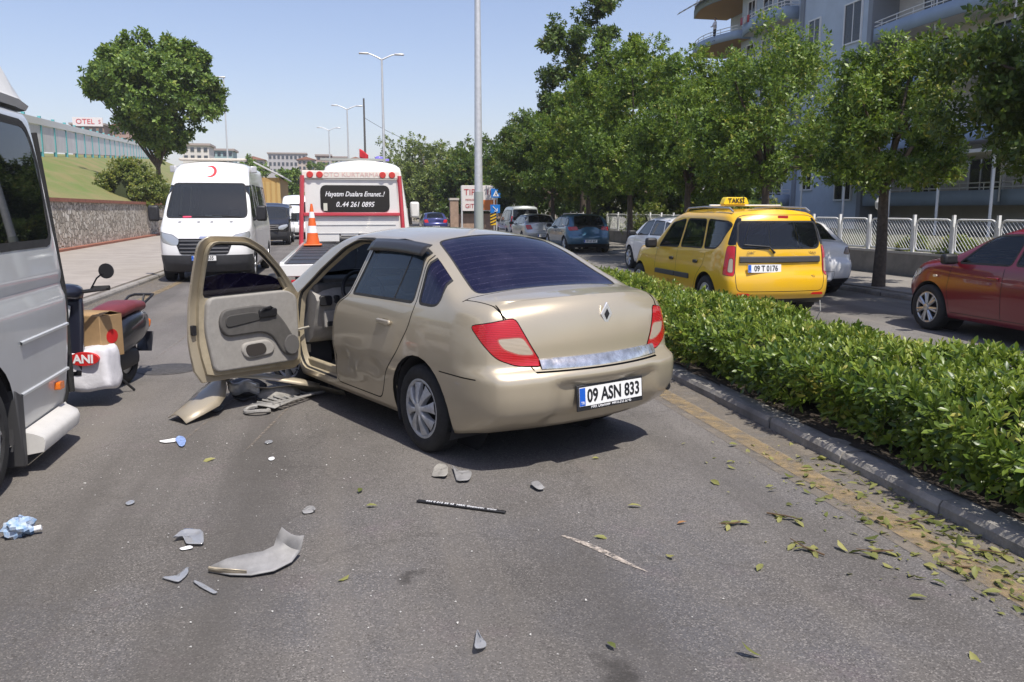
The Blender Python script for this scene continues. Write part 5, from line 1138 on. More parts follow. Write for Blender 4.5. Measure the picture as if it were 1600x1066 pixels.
# ================================================ other cars
G_DARK = glass('dark_car_glass', (.10, .12, .13), (.012, .014, .016), .45, .02, .1)
def hatch(L=4.0, W=.86, H=1.50, wb=2.50, ro=.68, rake=.5, nose=.80, tail=None):
    """spec of a small car: ro rear overhang, rake horizontal run of the rear glass, tail = boot length for a saloon"""
    f = L-ro; bz = .98*H/1.5
    if tail:
        xr = [(.25, -ro+.16), (.36, -ro+.03), (.52, -ro), (.64, -ro+.01), (.70, -ro+.06), (.9, -ro+.08), (1.0, -ro+.12)]; tz = 1.02
        zt = [(-ro-.1, tz), (-ro+tail, tz+.05), (-ro+tail+rake, H-.05), (-ro+tail+rake+.4, H), (1.2, H), (1.6, H-.06), (2.42, bz+.05), (f-.3, nose+.08), (f, nose)]
    else:
        xr = [(.25, -ro+.16), (.36, -ro+.03), (.52, -ro), (.64, -ro+.01), (.72, -ro+.05), (.95, -ro+.09), (1.02, -ro+.12)]
        zt = [(-ro-.1, 1.0), (-ro+.12, 1.03), (-ro+.12+rake*.5, 1.26), (-ro+.12+rake, H-.05), (-ro+.5+rake, H), (1.2, H), (1.6, H-.06), (2.42, bz+.05), (f-.3, nose+.08), (f, nose)]
    return dict(xr=xr, xf=[(.2, f-.2), (.38, f-.03), (.52, f), (.66, f-.06), (nose-.04, f-.2)], zt=zt, zb=[(-ro, .27), (-.3, .21), (2, .21), (f, .24)],
        belt=[(-ro, bz), (f, bz-.06)], w=[(-ro, W-.03), (0, W), (2, W-.01), (f, W-.07)], prof=[(.18, .07), (.27, .035), (.40, .012), (.6, 0), (.8, .012), (.95, .035), (1.8, .05)],
        crown=.05, tum=.36, rt=.08, br=.13, bf=.24, Rr=.36, Rf=.5, kr=.14, kf=.2, n=(46, 20, 16), ro=ro, rake=rake, f=f, H=H, W=W, wb=wb, tail=tail, bz=bz)
def gcar(name, label, loc, yaw, S, pm, gm=None, group=None, cat='car', wheels=('dbl', 7), pl='', light=RED_L, front=True, detail=True, doors=(1.30, .32), mirror=True, plz=.45, rl=None, side=None):
    gm = gm or G_DARK; T = thing(name, label, cat, (loc[0], loc[1], 0), R(90+yaw), group); sh = Shell(S); W, H, ro, f, wb, bz = S['W'], S['H'], S['ro'], S['f'], S['wb'], S['bz']
    if detail:
        for pj in 'LR':
            xa, xb = 1.05, 2.05
            sh.region(None, pj, [(xb, .30), (xb+.05, .6), (xb, bz-.03)], .004, closed=False); sh.region(None, pj, [(xa+.12, .29), (xa+.12, bz-.02)], .004, closed=False); sh.region(None, pj, [(.52, .30), (.30, .62), (.10, .80), (.08, bz)], .004, closed=False); sh.region(None, pj, [(.52, .29), (xb, .29)], .004, closed=False)
    arches(sh, T, [(0, .31, .36), (wb, .31, .36)], W-.015)
    top = H-.115
    ws = rpoly([(1.66, .50), (2.36, .69), (2.42, 0), (2.36, -.69), (1.66, -.50), (1.62, 0)], .06); sh.region('windscreen', 'T', ws, .012, 'seal', fx=lambda c: c.x > 1.4)
    t = S['tail'] or .12; x0 = -ro+t
    rw = rpoly([(x0+.02, .60), (x0+S['rake']*.95, .50), (x0+S['rake']+.02, 0), (x0+S['rake']*.95, -.50), (x0+.02, -.60), (x0-.01, 0)], .06)
    sh.region('rear_window', 'T', rw, .012, 'seal', fx=lambda c: c.x < .8 and c.z > .9)
    wins = side or [[(1.10, bz+.015), (1.95, bz), (1.52, top-.02), (1.02, top)], [(1.03, bz+.02), (.96, top), (.28, top-.02), (.12, bz+.03)], [(.05, bz+.04), (.20, top-.03), (-.12, top-.07), (-.30, bz+.10)]]
    for pj in 'LR':
        for i, p in enumerate(wins): sh.region('w%d%s' % (i, pj), pj, rpoly(p, .05), .012, 'seal')
    r = rl or [(.12, .93), (-.16, .95), (-.26, .74), (-.02, .72)]
    sh.region('tlL', 'OL', [(u+(-ro+.98)*RT2, v) for u, v in rpoly(r, .04)], .003, fx=lambda c: c.x < .0); sh.region('tlR', 'OR', [(u+(-ro+.98)*RT2, v) for u, v in rpoly(r, .04)], .003, fx=lambda c: c.x < 0)
    hf = (f-.35-W)*RT2; hp = rpoly([(hf+.36, .70), (hf+.32, .60), (hf+.10, .62), (hf-.16, .76), (hf-.12, .83), (hf+.12, .80)], .03)
    sh.region('hlL', 'FL', hp, .003, fx=lambda c: c.x > f-.8)
    sh.region('hlR', 'FR', hp, .003, fx=lambda c: c.x > f-.8)
    sh.region('low', 'B', [(-.9, .2), (.9, .2), (.9, .34), (-.9, .34)]); sh.region('plate_zone', 'B', rrect(-.34, .34, plz-.10, plz+.10, .03), .003)
    sh.finish(); un = sh.rid('under')
    for q in sh.bm.faces:
        if q[sh.rl] == 0 and q.normal.z < -.85: q[sh.rl] = un
    b = sh.part('body', 'body', pm, T, keys=['body', 'plate_zone']); sh.part('', 'lining', DARK, T, -.03, True, ['body', 'plate_zone']); sh.part('', 'underbody', BLACK, T, 0, False, ['under', 'low'])
    sh.part('gap', 'panel_gaps', INK, T, -.002); sh.part('seal', 'window_seal', RUBBER, T, -.001)
    for k in 'LR':
        sh.part('tl'+k, 'tail_light', light, T, .003); sh.part('hl'+k, 'headlight', CLR_L, T, .003)
        for i in range(len(wins)): sh.part('w%d%s' % (i, k), 'side_window', gm, T, -.004)
    sh.part('rear_window', 'rear_window', gm, T, -.003); sh.part('windscreen', 'windscreen', gm, T, -.003)
    for x in (0, wb):
        for s in (-1, 1): wheel(T, x, s*(W-.105), .31, .205, .19, wheels[0], wheels[1], rot=random.random())
    if detail:
        for s in (-1, 1):
            for x in (1.32, .38): m = MB(); m.prism(rrect(x-.09, x+.09, .80*bz/.98, .835*bz/.98, .015), lambda u, v, q: (u, q, v), s*(sh.hw0(x, .8)-.005), s*(sh.hw0(x, .8)+.022)); m.build('door_handle', pm, T, bev=.006)
    if mirror:
        for s in (-1, 1):
            m = MB(); m.box((1.98, s*(W+.08), bz+.05), (.12, .20, .14)); o = m.build('wing_mirror', BLACK, T, bev=.04, seg=3); m = MB(); m.tube([(2.0, s*(W-.08), bz), (1.98, s*(W+.02), bz+.03)], .02, 6); m.build('mirror_arm', BLACK, o)
    for y in (.36, -.36): seat(T, 1.25, y, TRIMD)
    m = MB(); m.bb(-.05, .2, -.62, .62, .5, bz); m.build('rear_bench', TRIMD, T, bev=.05)
    m = MB(); m.bb(1.85, 2.3, -.68, .68, .6, bz-.02); m.build('dashboard', BLACK, T, bev=.05)
    h = sh.tree.ray_cast(Vector((-3, 0, plz)), Vector((1, 0, 0)))
    if pl and h[0]: plate(T, 'number_plate', (h[0].x-.008, 0, plz), (0, 0, R(-90)), pl, .52, .11, False, sx=.8)
    T['_sh'] = 0; del T['_sh']
    return T, sh
RED = paint('red_paint', (.17, .003, .014), .0, .32, .010); WHT = paint('white_paint', (.72, .72, .72), 0, .3, .05); BLU = paint('teal_blue_paint', (.03, .115, .20), .35, .28, .04)
SILV = paint('silver_paint', (.50, .51, .51), .55, .35, .08); NBL = paint('indigo_paint', (.03, .04, .16), .3, .28, .04); BLKP = paint('black_paint', (.012, .012, .014), .1, .2, .04)
PG = 'cars parked along the right kerb'
RS = hatch(3.83, .845, 1.44, 2.45, .55, .45, .86); RS['zt'] = [(x if z < 1.3 or x < 1.3 else x-.15, z) for x, z in RS['zt']]
RC, rsh = gcar('hatchback', 'dark red hatchback driving along the side road past the hedge', (8.64, 7.38), 0, RS, RED, glass('clearer_car_glass', (.42, .48, .48), (.02, .022, .025), .18, .02), wheels=('dbl', 7))
m = MB(); m.prism(rrect(2.28, 2.35, .735, .765, .014), lambda u, v, q: (u, q, v), .835, .85); m.build('side_indicator', M('indicator_clear', (.7, .6, .5), .2), RC)
gcar('saloon', 'white saloon parked behind the yellow taxi with dark tail lamps', (8.72, 14.75), 0, hatch(4.5, .87, 1.46, 2.65, .85, .55, .82, .42), WHT, light=M('dark_lens', (.06, .01, .012), .15, coat=.5), pl='09 SF 981', plz=.38, group=PG, rl=[(.12, .90), (-.10, .93), (-.18, .80), (-.02, .78)])
gcar('hatchback', 'white hatchback parked ahead of the taxi bonnet', (8.75, 19.6), 0, hatch(4.0, .86, 1.46, 2.5, .6, .5, .84), WHT, group=PG)
gcar('hatchback', 'dark teal blue hatchback parked under the street trees', (9.25, 30.75), 0, hatch(4.2, .88, 1.47, 2.6, .65, .5, .84), BLU, pl='09 AY 417', group=PG, rl=[(.14, .98), (-.22, 1.0), (-.30, .86), (.02, .84)])
gcar('saloon', 'silver grey saloon parked ahead of the teal blue hatchback', (9.15, 38.0), 0, hatch(4.3, .84, 1.44, 2.5, .9, .55, .82, .40), SILV, pl='09 DK 208', group=PG)
gcar('saloon', 'indigo blue saloon far ahead near the brick pillar', (6.6, 59.0), 0, hatch(4.5, .9, 1.45, 2.65, .9, .55, .82, .42), NBL, pl='09 AB 112', light=M('lit_lens', (.6, .02, .03), .2))
# ---- tall rear bodies: taxi estate and grey van
def wagon(L, W, H, wb, ro, nose, wsx=2.45, slope=.12):
    f = L-ro
    return dict(xr=[(.26, -ro+.14), (.36, -ro+.02), (.50, -ro), (.66, -ro+.015), (.72, -ro+.05), (1.0, -ro+.07), (1.25, -ro+.12), (H-.16, -ro+.07+slope*1.3), (H-.05, -ro+.16+slope*1.3)], xf=[(.2, f-.2), (.4, f-.03), (.55, f), (.68, f-.06), (nose-.04, f-.18)],
        zt=[(-ro, H-.04), (-ro+.35, H-.015), (.4, H), (1.2, H), (1.5, H-.05), (wsx, 1.06), (f-.3, nose+.09), (f, nose)], zb=[(-ro, .29), (-.3, .22), (2, .22), (f, .25)], belt=[(-ro, 1.0), (f, .94)],
        w=[(-ro, W-.04), (0, W), (2, W-.01), (f, W-.06)], prof=[(.18, .07), (.27, .035), (.40, .012), (.6, 0), (.8, .010), (.95, .03), (1.8, .045)], crown=[(-ro, .045), (f, .045)], tum=.22, rt=.09, br=.09, bf=.22, Rr=.22, Rf=.5, kr=.10, kf=.2, n=(60, 28, 22), ro=ro, rake=.1, f=f, H=H, W=W, wb=wb, tail=None, bz=1.0)
def tallcar(name, label, loc, yaw, S, pm, gm, wins, rwin, tlp, group=None, cat='car', gate=None, strips=True, wheels=('cap', 6)):
    T = thing(name, label, cat, (loc[0], loc[1], 0), R(90+yaw), group); sh = Shell(S); W, H, ro, f, wb = S['W'], S['H'], S['ro'], S['f'], S['wb']
    for pj in 'LR':
        sh.region(None, pj, [(2.02, .30), (2.10, .6), (2.04, .97)], .004, closed=False); sh.region(None, pj, [(1.14, .29), (1.14, .98)], .004, closed=False); sh.region(None, pj, [(.50, .30), (.30, .62), (.10, .80), (.06, .98)], .004, closed=False); sh.region(None, pj, [(.50, .29), (2.02, .29)], .004, closed=False)
    if gate: sh.region('tailgate', 'B', rpoly(gate, .07), .005)
    sh.region('low', 'B', [(-.9, .2), (.9, .2), (.9, .325), (-.9, .325)])
    arches(sh, T, [(0, .32, .37), (wb, .32, .37)], W-.015)
    sh.region('windscreen', 'T', rpoly([(1.58, .55), (2.40, .70), (2.45, 0), (2.40, -.70), (1.58, -.55), (1.54, 0)], .06), .012, 'seal', fx=lambda c: c.x > 1.3)
    for pj in 'LR':
        for i, p in enumerate(wins): sh.region('w%d%s' % (i, pj), pj, rpoly(p, .06), .012, 'seal')
    o_ = (-ro+.98)*RT2
    for nm, p in tlp.items():
        for k in 'LR': sh.region(nm+k, 'O'+k, [(u+o_, v) for u, v in rpoly(p, .035)], .003, fx=lambda c: c.x < -ro+.5)
    sh.region('rear_window', 'B', rpoly(rwin, .06), .012, 'seal'); sh.finish(); un = sh.rid('under')
    for q in sh.bm.faces:
        if q[sh.rl] == 0 and q.normal.z < -.85: q[sh.rl] = un
    sh.part('body', 'body', pm, T); sh.part('', 'lining', DARK, T, -.03, True, ['body', 'tailgate']); sh.part('', 'underbody', BLACK, T, 0, False, ['under', 'low']); sh.part('gap', 'panel_gaps', INK, T, -.002); sh.part('seal', 'window_seal', RUBBER, T, -.001)
    gt = sh.part('tailgate', 'tailgate', pm, T)
    for k in 'LR':
        for i in range(len(wins)): sh.part('w%d%s' % (i, k), 'side_window', gm, T, -.004)
        for nm in tlp: sh.part(nm+k, {'red': 'tail_light', 'clear': 'reversing_lens', 'glass': 'pillar_window'}[nm], {'red': RED_L, 'clear': CLR_L, 'glass': G_DARK}[nm], T, .003 if nm != 'glass' else 0)
    sh.part('rear_window', 'rear_window', gm, T, -.003); sh.part('windscreen', 'windscreen', gm, T, -.003)
    for x in (0, wb):
        for s in (-1, 1): wheel(T, x, s*(W-.105), .315, .20, .19, wheels[0], wheels[1], rot=random.random())
    for s in (-1, 1):
        for x in (1.32, .36): m = MB(); m.prism(rrect(x-.07, x+.07, .80, .85, .02), lambda u, v, q: (u, q, v), s*(W-.02), s*(W+.012)); m.build('door_handle', BLACK, T, bev=.006)
        if strips:
            for x0, x1 in ((.58, 1.12), (1.16, 2.0)): m = MB(); m.prism(rrect(x0, x1, .535, .615, .02), lambda u, v, q: (u, q, v), s*(W-.01), s*(W+.02)); m.build('rub_strip', M('grey_plastic', (.05, .05, .052), .6), T, bev=.008)
        m = MB(); m.box((2.02, s*(W+.09), 1.05), (.12, .20, .17)); m.build('wing_mirror', BLACK, T, bev=.04, seg=3)
    for y in (.37, -.37): seat(T, 1.25, y, TRIMD, z=.34)
    m = MB(); m.bb(.1, .32, -.62, .62, .5, 1.05); m.build('rear_bench', TRIMD, T, bev=.05); m = MB(); m.bb(1.9, 2.35, -.7, .7, .6, 1.0); m.build('dashboard', BLACK, T, bev=.05)
    return T, sh, gt
YELLOW = paint('taxi_yellow', (.80, .46, .008), 0, .28, .06)
S = wagon(4.45, .865, 1.64, 2.90, .82, .90, slope=.10)
TX, tsh, tg = tallcar('taxi', 'yellow estate taxi with roof sign beyond the hedge', (6.31, 11.80), 0, S, YELLOW, glass('taxi_glass', (.62, .68, .70), (.02, .024, .028), .22, .02, .08),
    [[(1.12, 1.02), (1.98, 1.0), (1.60, 1.40), (1.06, 1.475)], [(1.04, 1.03), (.98, 1.475), (.28, 1.475), (.20, 1.04)], [(.13, 1.04), (.20, 1.475), (-.42, 1.45), (-.52, 1.40), (-.36, 1.12), (-.25, 1.05)]],
    [(-.60, 1.06), (.60, 1.06), (.655, 1.13), (.61, 1.45), (-.61, 1.45), (-.655, 1.13)],
    {'glass': [(.045, 1.11), (-.085, 1.11), (-.10, 1.50), (-.03, 1.50)], 'red': [(.09, .68), (-.10, .66), (-.085, 1.10), (.045, 1.10)], 'clear': [(.005, .72), (-.075, .71), (-.065, .92), (-.01, .92)]},
    gate=[(-.68, .44), (.68, .44), (.71, .60), (.69, 1.0), (.63, 1.50), (.50, 1.545), (-.50, 1.545), (-.63, 1.50), (-.69, 1.0), (-.71, .60)])
def trx(y, z): h = tsh.tree.ray_cast(Vector((-3, y, z)), Vector((1, 0, 0))); return h[0].x if h[0] else -.75
GP = M('grey_plastic')
m = MB(); m.grid([[(trx(y, z)-(.028 if j in (1, 2) else .002), y, z) for j, z in enumerate((.855, .87, .935, .95))] for y in np.linspace(-.64, .64, 17)]); m.build('tailgate_strip', GP, tg, bev=0)
plate(tg, 'number_plate', (trx(.28, .77)-.012, .28, .775), (R(-5), 0, R(-90)), '09 T 0176', .52, .115, False, sx=.8)
m = MB(); xx = trx(.1, 1.06); m.tube([(xx-.03, .13, 1.0), (trx(.2, 1.08)-.03, .22, 1.09), (trx(.5, 1.13)-.025, .58, 1.12)], [.018, .013, .007], 6); m.build('rear_wiper', BLACK, tg)
m = MB(); m.prism(rrect(-.14, .02, 1.50, 1.535, .014), lambda u, v, q: (q, u, v), trx(0, 1.515)-.012, trx(0, 1.515)+.01); m.build('high_brake_light', RED_L, tg)
text('lettering', 'DACIA', .055, CHROME, tg, (trx(.45, 1.005)-.004, .45, 1.0), (R(90), 0, R(-90))); text('lettering', 'LOGAN', .05, CHROME, tg, (trx(-.48, 1.0)-.004, -.48, .995), (R(90), 0, R(-90))); text('lettering', 'dCi', .05, CHROME, tg, (trx(-.50, .66)-.004, -.50, .655), (R(90), 0, R(-90)))
for s in (-1, 1):
    m = MB(); h = tsh.tree.ray_cast(Vector((-3, s*.58, .43)), Vector((1, 0, 0))); m.prism(rrect(s*.58-.10, s*.58+.10, .385, .415, .01), lambda u, v, q: (q, u, v), h[0].x-.008, h[0].x+.02); m.build('bumper_reflector', RED_L, TX)
    m = MB(); m.tube([(-.40, s*.62, 1.59), (-.28, s*.62, 1.645), (.6, s*.62, 1.665), (1.25, s*.60, 1.645), (1.38, s*.59, 1.58)], .016, 6); m.build('roof_rail', M('rail_grey', (.35, .35, .35), .4, .5), TX)
for x in (.45,): m = MB(); m.bb(x-.025, x+.025, -.61, .61, 1.675, 1.70); m.build('cross_bar', M('bar_white', (.65, .65, .63), .4), TX, bev=.01)
TS = M('taxi_sign_yellow', (.75, .55, .02), .35); m = MB(); m.prism(rpoly([(.00, 1.702), (.44, 1.702), (.39, 1.815), (.05, 1.815)], .03), lambda u, v, q: (q, u, v), .32, .46); sg_ = m.build('taxi_sign', TS, TX, bev=.02)
text('lettering', 'TAKSİ', .10, INK, sg_, (.312, .22, 1.757), (R(90), 0, R(-90)), bold=.002); text('lettering', 'TAKSİ', .10, INK, sg_, (.468, .22, 1.757), (R(90), 0, R(90)), bold=.002)
text('door_number', '31 177', .13, M('door_ink', (.25, .12, .01), .6), TX, (1.3, .868, .42), (R(90), 0, R(180)))
m = MB(); m.tube([(-.80, -.62, .30), (-.86, -.60, .15), (-.80, -.58, .02)], .008, 5); m.build('ground_strap', M('strap', (.3, .3, .28), .6), TX)
person('person', 'dark-haired driver seated inside the yellow taxi', (6.31-.36, 11.80+1.12, .20), 0,
    [(0, -.02, .34), (0, -.08, .62), (0, -.12, .86), (0, -.10, .97), (-.18, -.10, .84), (-.24, .06, .62), (-.14, .34, .66), (.18, -.10, .84), (.24, .06, .62), (.14, .34, .66), (-.10, .12, .32), (-.12, .46, .34), (-.12, .56, .02), (.10, .12, .32), (.12, .46, .34), (.12, .56, .02)],
    [(.15, .12), (.15, .11), (.16, .10), .055, .065, .05, .035, .065, .05, .035, .085, .07, .045, .085, .07, .045], [(0, 1), (1, 2), (2, 3), (2, 4), (4, 5), (5, 6), (2, 7), (7, 8), (8, 9), (0, 10), (10, 11), (11, 12), (0, 13), (13, 14), (14, 15)], M('dark_shirt', (.03, .03, .035), .8), head=(0, -.08, 1.12))
S = wagon(4.3, .90, 1.84, 2.70, .72, .98, slope=.06)
DV, dsh, dg_ = tallcar('panel_van', 'pale grey small van parked in front of the silver saloon', (9.65, 43.7), 0, S, paint('pale_grey_paint', (.46, .49, .49), .2, .35, .06), G_DARK,
    [[(1.12, 1.04), (1.98, 1.02), (1.60, 1.50), (1.06, 1.60)], [(1.04, 1.05), (.98, 1.60), (.28, 1.60), (.20, 1.05)], [(.13, 1.06), (.20, 1.60), (-.40, 1.58), (-.44, 1.08)]],
    [(-.66, 1.08), (.66, 1.08), (.64, 1.64), (-.64, 1.64)], {'red': [(.05, .72), (-.07, .72), (-.06, 1.30), (.02, 1.30)]}, group=PG, gate=[(-.74, .44), (.74, .44), (.74, 1.0), (.70, 1.70), (-.70, 1.70), (-.74, 1.0)])
plate(dg_, 'number_plate', (-.72, 0, .90), (0, 0, R(-90)), '09 NS 640', .52, .11, False, sx=.8)
# ================================================ vans, tow truck, scooter
VW = paint('van_white', (.80, .80, .79), 0, .3, .03); GREYB = M('bumper_grey', (.045, .046, .05), .65, noise=.2)
SMK = glass('van_glass', (.22, .26, .27), (.06, .066, .07), .40, .02, .1)
def vanspec(L, W, H, wb, ro, base=1.38, wtop=2.18, nose=1.05, cap=.55):
    f = L-ro
    return dict(xr=[(.32, -ro+.1), (.42, -ro), (.7, -ro+.0), (1.2, -ro+.02), (H-.3, -ro+.06), (H-.06, -ro+.14)], xf=[(.24, f-.16), (.42, f-.03), (.62, f), (.85, f-.03), (nose-.02, f-.12)],
        zt=[(-ro, H-.06), (-ro+.3, H-.01), (.8, H), (f-2.3, H), (f-1.95, H-.09), (f-1.50, wtop+.02), (f-1.30, wtop-.13), (f-.62, base), (f-.35, base-.12), (f-.05, nose)], zb=[(-ro, .40), (-.3, .34), (2, .32), (f, .24)], belt=[(-ro, 1.2), (f, 1.15)],
        w=[(-ro, W-.02), (0, W), (f-1.2, W), (f-.3, W-.04), (f, W-.10)], prof=[(.2, .05), (.4, .02), (.7, 0), (1.2, .0), (1.5, .01), (3, .02)], crown=[(-ro, .06), (f-1.5, .07), (f, .06)], tum=.11, rt=.12, br=.05, bf=.20, Rr=.14, Rf=.42, kr=.07, kf=.16, n=(64, 30, 24), ro=ro, f=f, H=H, W=W, wb=wb)
def van(name, label, loc, yaw, S, pm, cat='van', group=None, base=1.42, wtop=2.12, sidewin=True, grille=None, lights=None, bumper=.62, gm=SMK, small=False):
    T = thing(name, label, cat, (loc[0], loc[1], 0), R(90+yaw), group); sh = Shell(S); W, H, ro, f, wb = S['W'], S['H'], S['ro'], S['f'], S['wb']
    for pj in 'LR':
        sh.region(None, pj, [(f-1.0, .45), (f-.95, .9), (f-1.05, 1.35)], .005, closed=False); sh.region(None, pj, [(f-1.95, .45), (f-1.95, 1.9)], .005, closed=False); sh.region(None, pj, [(f-3.0, .45), (f-3.0, H-.35)], .005, closed=False)
    z1 = bumper
    sh.region('bumper', 'F', [(-1.2, .1), (1.2, .1), (1.2, z1), (-1.2, z1)]); sh.region('bumper', 'L', [(f-.75, .1), (f+.2, .1), (f+.2, z1), (f-.55, z1)]); sh.region('bumper', 'R', [(f-.75, .1), (f+.2, .1), (f+.2, z1), (f-.55, z1)])
    arches(sh, T, [(0, .36, .42), (wb, .36, .42)], W-.015)
    k = W/1.03
    sh.region('windscreen', 'F', rpoly([(-.86*k, base+.02), (.86*k, base+.02), (.89*k, base+.12), (.80*k, wtop), (-.80*k, wtop), (-.89*k, base+.12)], .08), .014, 'seal')
    if grille: sh.region('grille', 'F', rpoly(grille, .05), .006, 'gtrim')
    hp = lights or [(-.42, .80), (-.42, .90), (-.60, 1.00), (-.90, 1.06), (-.92, .96), (-.76, .84), (-.58, .79)]
    o_ = f*RT2
    for kk, pj, sgn_ in (('L', 'FL', -1), ('R', 'FR', -1)):
        sh.region('hl'+kk, pj, rpoly([(o_+u, v) for u, v in hp], .04), .004, fx=lambda c: c.x > f-.9 and abs(c.y) > .4)
    fwin = [(f-1.95+.08, base-.02), (f-1.12, base-.06), (f-.98, base+.10), (f-1.40, wtop-.06), (f-1.95+.08, wtop-.04)]
    for pj in 'LR':
        sh.region('sw0'+pj, pj, rpoly(fwin, .06), .014, 'seal')
        if sidewin:
            for i, (xa, xb) in enumerate(((f-3.0+.08, f-2.05), (f-4.3, f-3.08), (-ro+.35, f-4.4))):
                if xb-xa > .3: sh.region('sw%d%s' % (i+1, pj), pj, rrect(xa, xb, base, wtop-.02, .08), .012, 'seal')
    sh.finish(); un = sh.rid('under')
    for q in sh.bm.faces:
        if q[sh.rl] == 0 and q.normal.z < -.85: q[sh.rl] = un
    sh.part('body', 'body', pm, T); sh.part('', 'lining', DARK, T, -.03, True, ['body']); sh.part('under', 'underbody', BLACK, T); bp = sh.part('bumper', 'front_bumper', GREYB, T, .004); sh.part('gap', 'panel_gaps', INK, T, -.002); sh.part('seal', 'window_seal', RUBBER, T, -.001)
    g = sh.part('grille', 'grille', BLACK, T, -.01); sh.part('gtrim', 'grille_trim', GREYB, T, .006)
    if g and grille and not small:
        zs = [min(p[1] for p in grille), max(p[1] for p in grille)]; xw = max(p[0] for p in grille)
        for i in range(4):
            z = zs[0]+(zs[1]-zs[0])*(i+.6)/4.2; m = MB(); pts = []
            for y in np.linspace(-xw*.86, xw*.86, 9):
                h = sh.tree.ray_cast(Vector((f+2, y, z)), Vector((-1, 0, 0))); pts.append((h[0].x+.004, y, z))
            m.tube(pts, .017, 6); m.build('grille_slat', M('slat_grey', (.10, .10, .105), .4), g)
    for kk in 'LR':
        sh.part('hl'+kk, 'headlight', M('headlamp', (.45, .47, .48), .12, .4, coat=.8), T, .004)
        for i in range(4): sh.part('sw%d%s' % (i, kk), 'side_window', gm, T, -.004)
    sh.part('windscreen', 'windscreen', gm, T, -.004)
    for x in (0, wb):
        for s in (-1, 1): wheel(T, x, s*(W-.13), .35, .215, .22, 'one', 6, rot=random.random())
    for s in (-1, 1):
        m = MB(); m.box((f-.98, s*(W+.17), base+.12), (.14, .24, .36)); mm = m.build('wing_mirror', BLACK, T, bev=.05, seg=3); m = MB(); m.tube([(f-1.0, s*(W-.03), base-.02), (f-.98, s*(W+.1), base+.02)], .03, 6); m.build('mirror_arm', BLACK, mm)
    m = MB(); m.bb(f-1.25, f-.75, -W+.12, W-.12, .8, base-.02); m.build('dashboard', BLACK, T, bev=.05)
    for y in (.45, -.45): seat(T, f-1.75, y, TRIMD, z=.75)
    return T, sh
# ---- relief van facing the camera
S = vanspec(5.75, 1.02, 2.80, 3.75, 1.0, 1.42, 2.26)
AM, ash = van('relief_van', 'tall white van with a red crescent parked at the left kerb facing the crash', (-2.98, 19.45+4.75), 180, S, VW, base=1.42, wtop=2.24,
    grille=[(-.56, .98), (.56, .98), (.60, .90), (.50, .64), (-.50, .64), (-.60, .90)], lights=[(-.47, .84), (-.46, .96), (-.62, 1.07), (-.98, 1.14), (-1.0, 1.04), (-.82, .90), (-.62, .84)])
def ax_(y, z, d=0): h = ash.tree.ray_cast(Vector((8, y, z)), Vector((-1, 0, 0))); return h[0].x+d if h[0] else 4.7
plate(AM, 'number_plate', (ax_(0, .55, .02), 0, .55), (0, 0, R(90)), '06 EH 635', .52, .11, True, sx=.8)
m = MB(); zc = 2.53; cq = lambda u, v: (ax_(u, zc+v, .006), u, zc+v)
m.grid([[cq(-math.cos(a)*.14*-1, math.sin(a)*.14), cq(math.cos(a)*.112-.036, math.sin(a)*.112)] for a in [R(-142+284*i/24) for i in range(25)]]); m.build('red_crescent_emblem', M('crescent_red', (.62, .02, .03), .5), AM)
m = MB(); m.bb(2.35, 2.62, -.78, .78, 2.80, 2.86); m.build('roof_bar', M('amber_bar', (.55, .5, .42), .4), AM, bev=.02)
for s in (-1, 1):
    m = MB(); m.box((2.5, s*.93, 2.60), (.08, .16, .16), (0, 0, s*.5)); m.build('roof_lamp', M('lamp_grey'), AM, bev=.02)
    m = MB(); m.prism(rrect(s*.35-.24, s*.35+.24, 1.335, 1.36, .01), lambda u, v, q: (ax_(u, v, q), u, v), -.01, .006); m.build('bonnet_vent', BLACK, AM)
m = MB(); m.tube([(ax_(0, 1.47, .02), .15, 1.46), (ax_(-.55, 1.52, .02), -.6, 1.50)], .012, 6); m.build('wiper', BLACK, AM); m = MB(); m.tube([(ax_(.6, 1.47, .02), .75, 1.46), (ax_(.1, 1.52, .02), .12, 1.50)], .012, 6); m.build('wiper', BLACK, AM)
m = MB(); m.box((4.02, .15, 1.45), (.2, .36, .02), (0, .5, .2)); m.build('dash_papers', M('paper', (.7, .7, .68), .7), AM); m = MB(); m.box((4.0, -.42, 1.45), (.16, .2, .06)); m.build('dash_ornament', M('pink_red', (.6, .05, .12), .6), AM, bev=.02)
m = MB(); m.prism([(ax_(0, .98, 0)*0, 0)] if False else rrect(-.09, .09, .985, 1.035, .024), lambda u, v, q: (ax_(u, v, q), u, v), -.005, .008); m.build('oval_badge', CHROME, AM)
m = MB(); m.tube([(1.2, .3, 2.8), (1.0, .3, 3.15)], .008, 5); m.build('aerial', BLACK, AM)
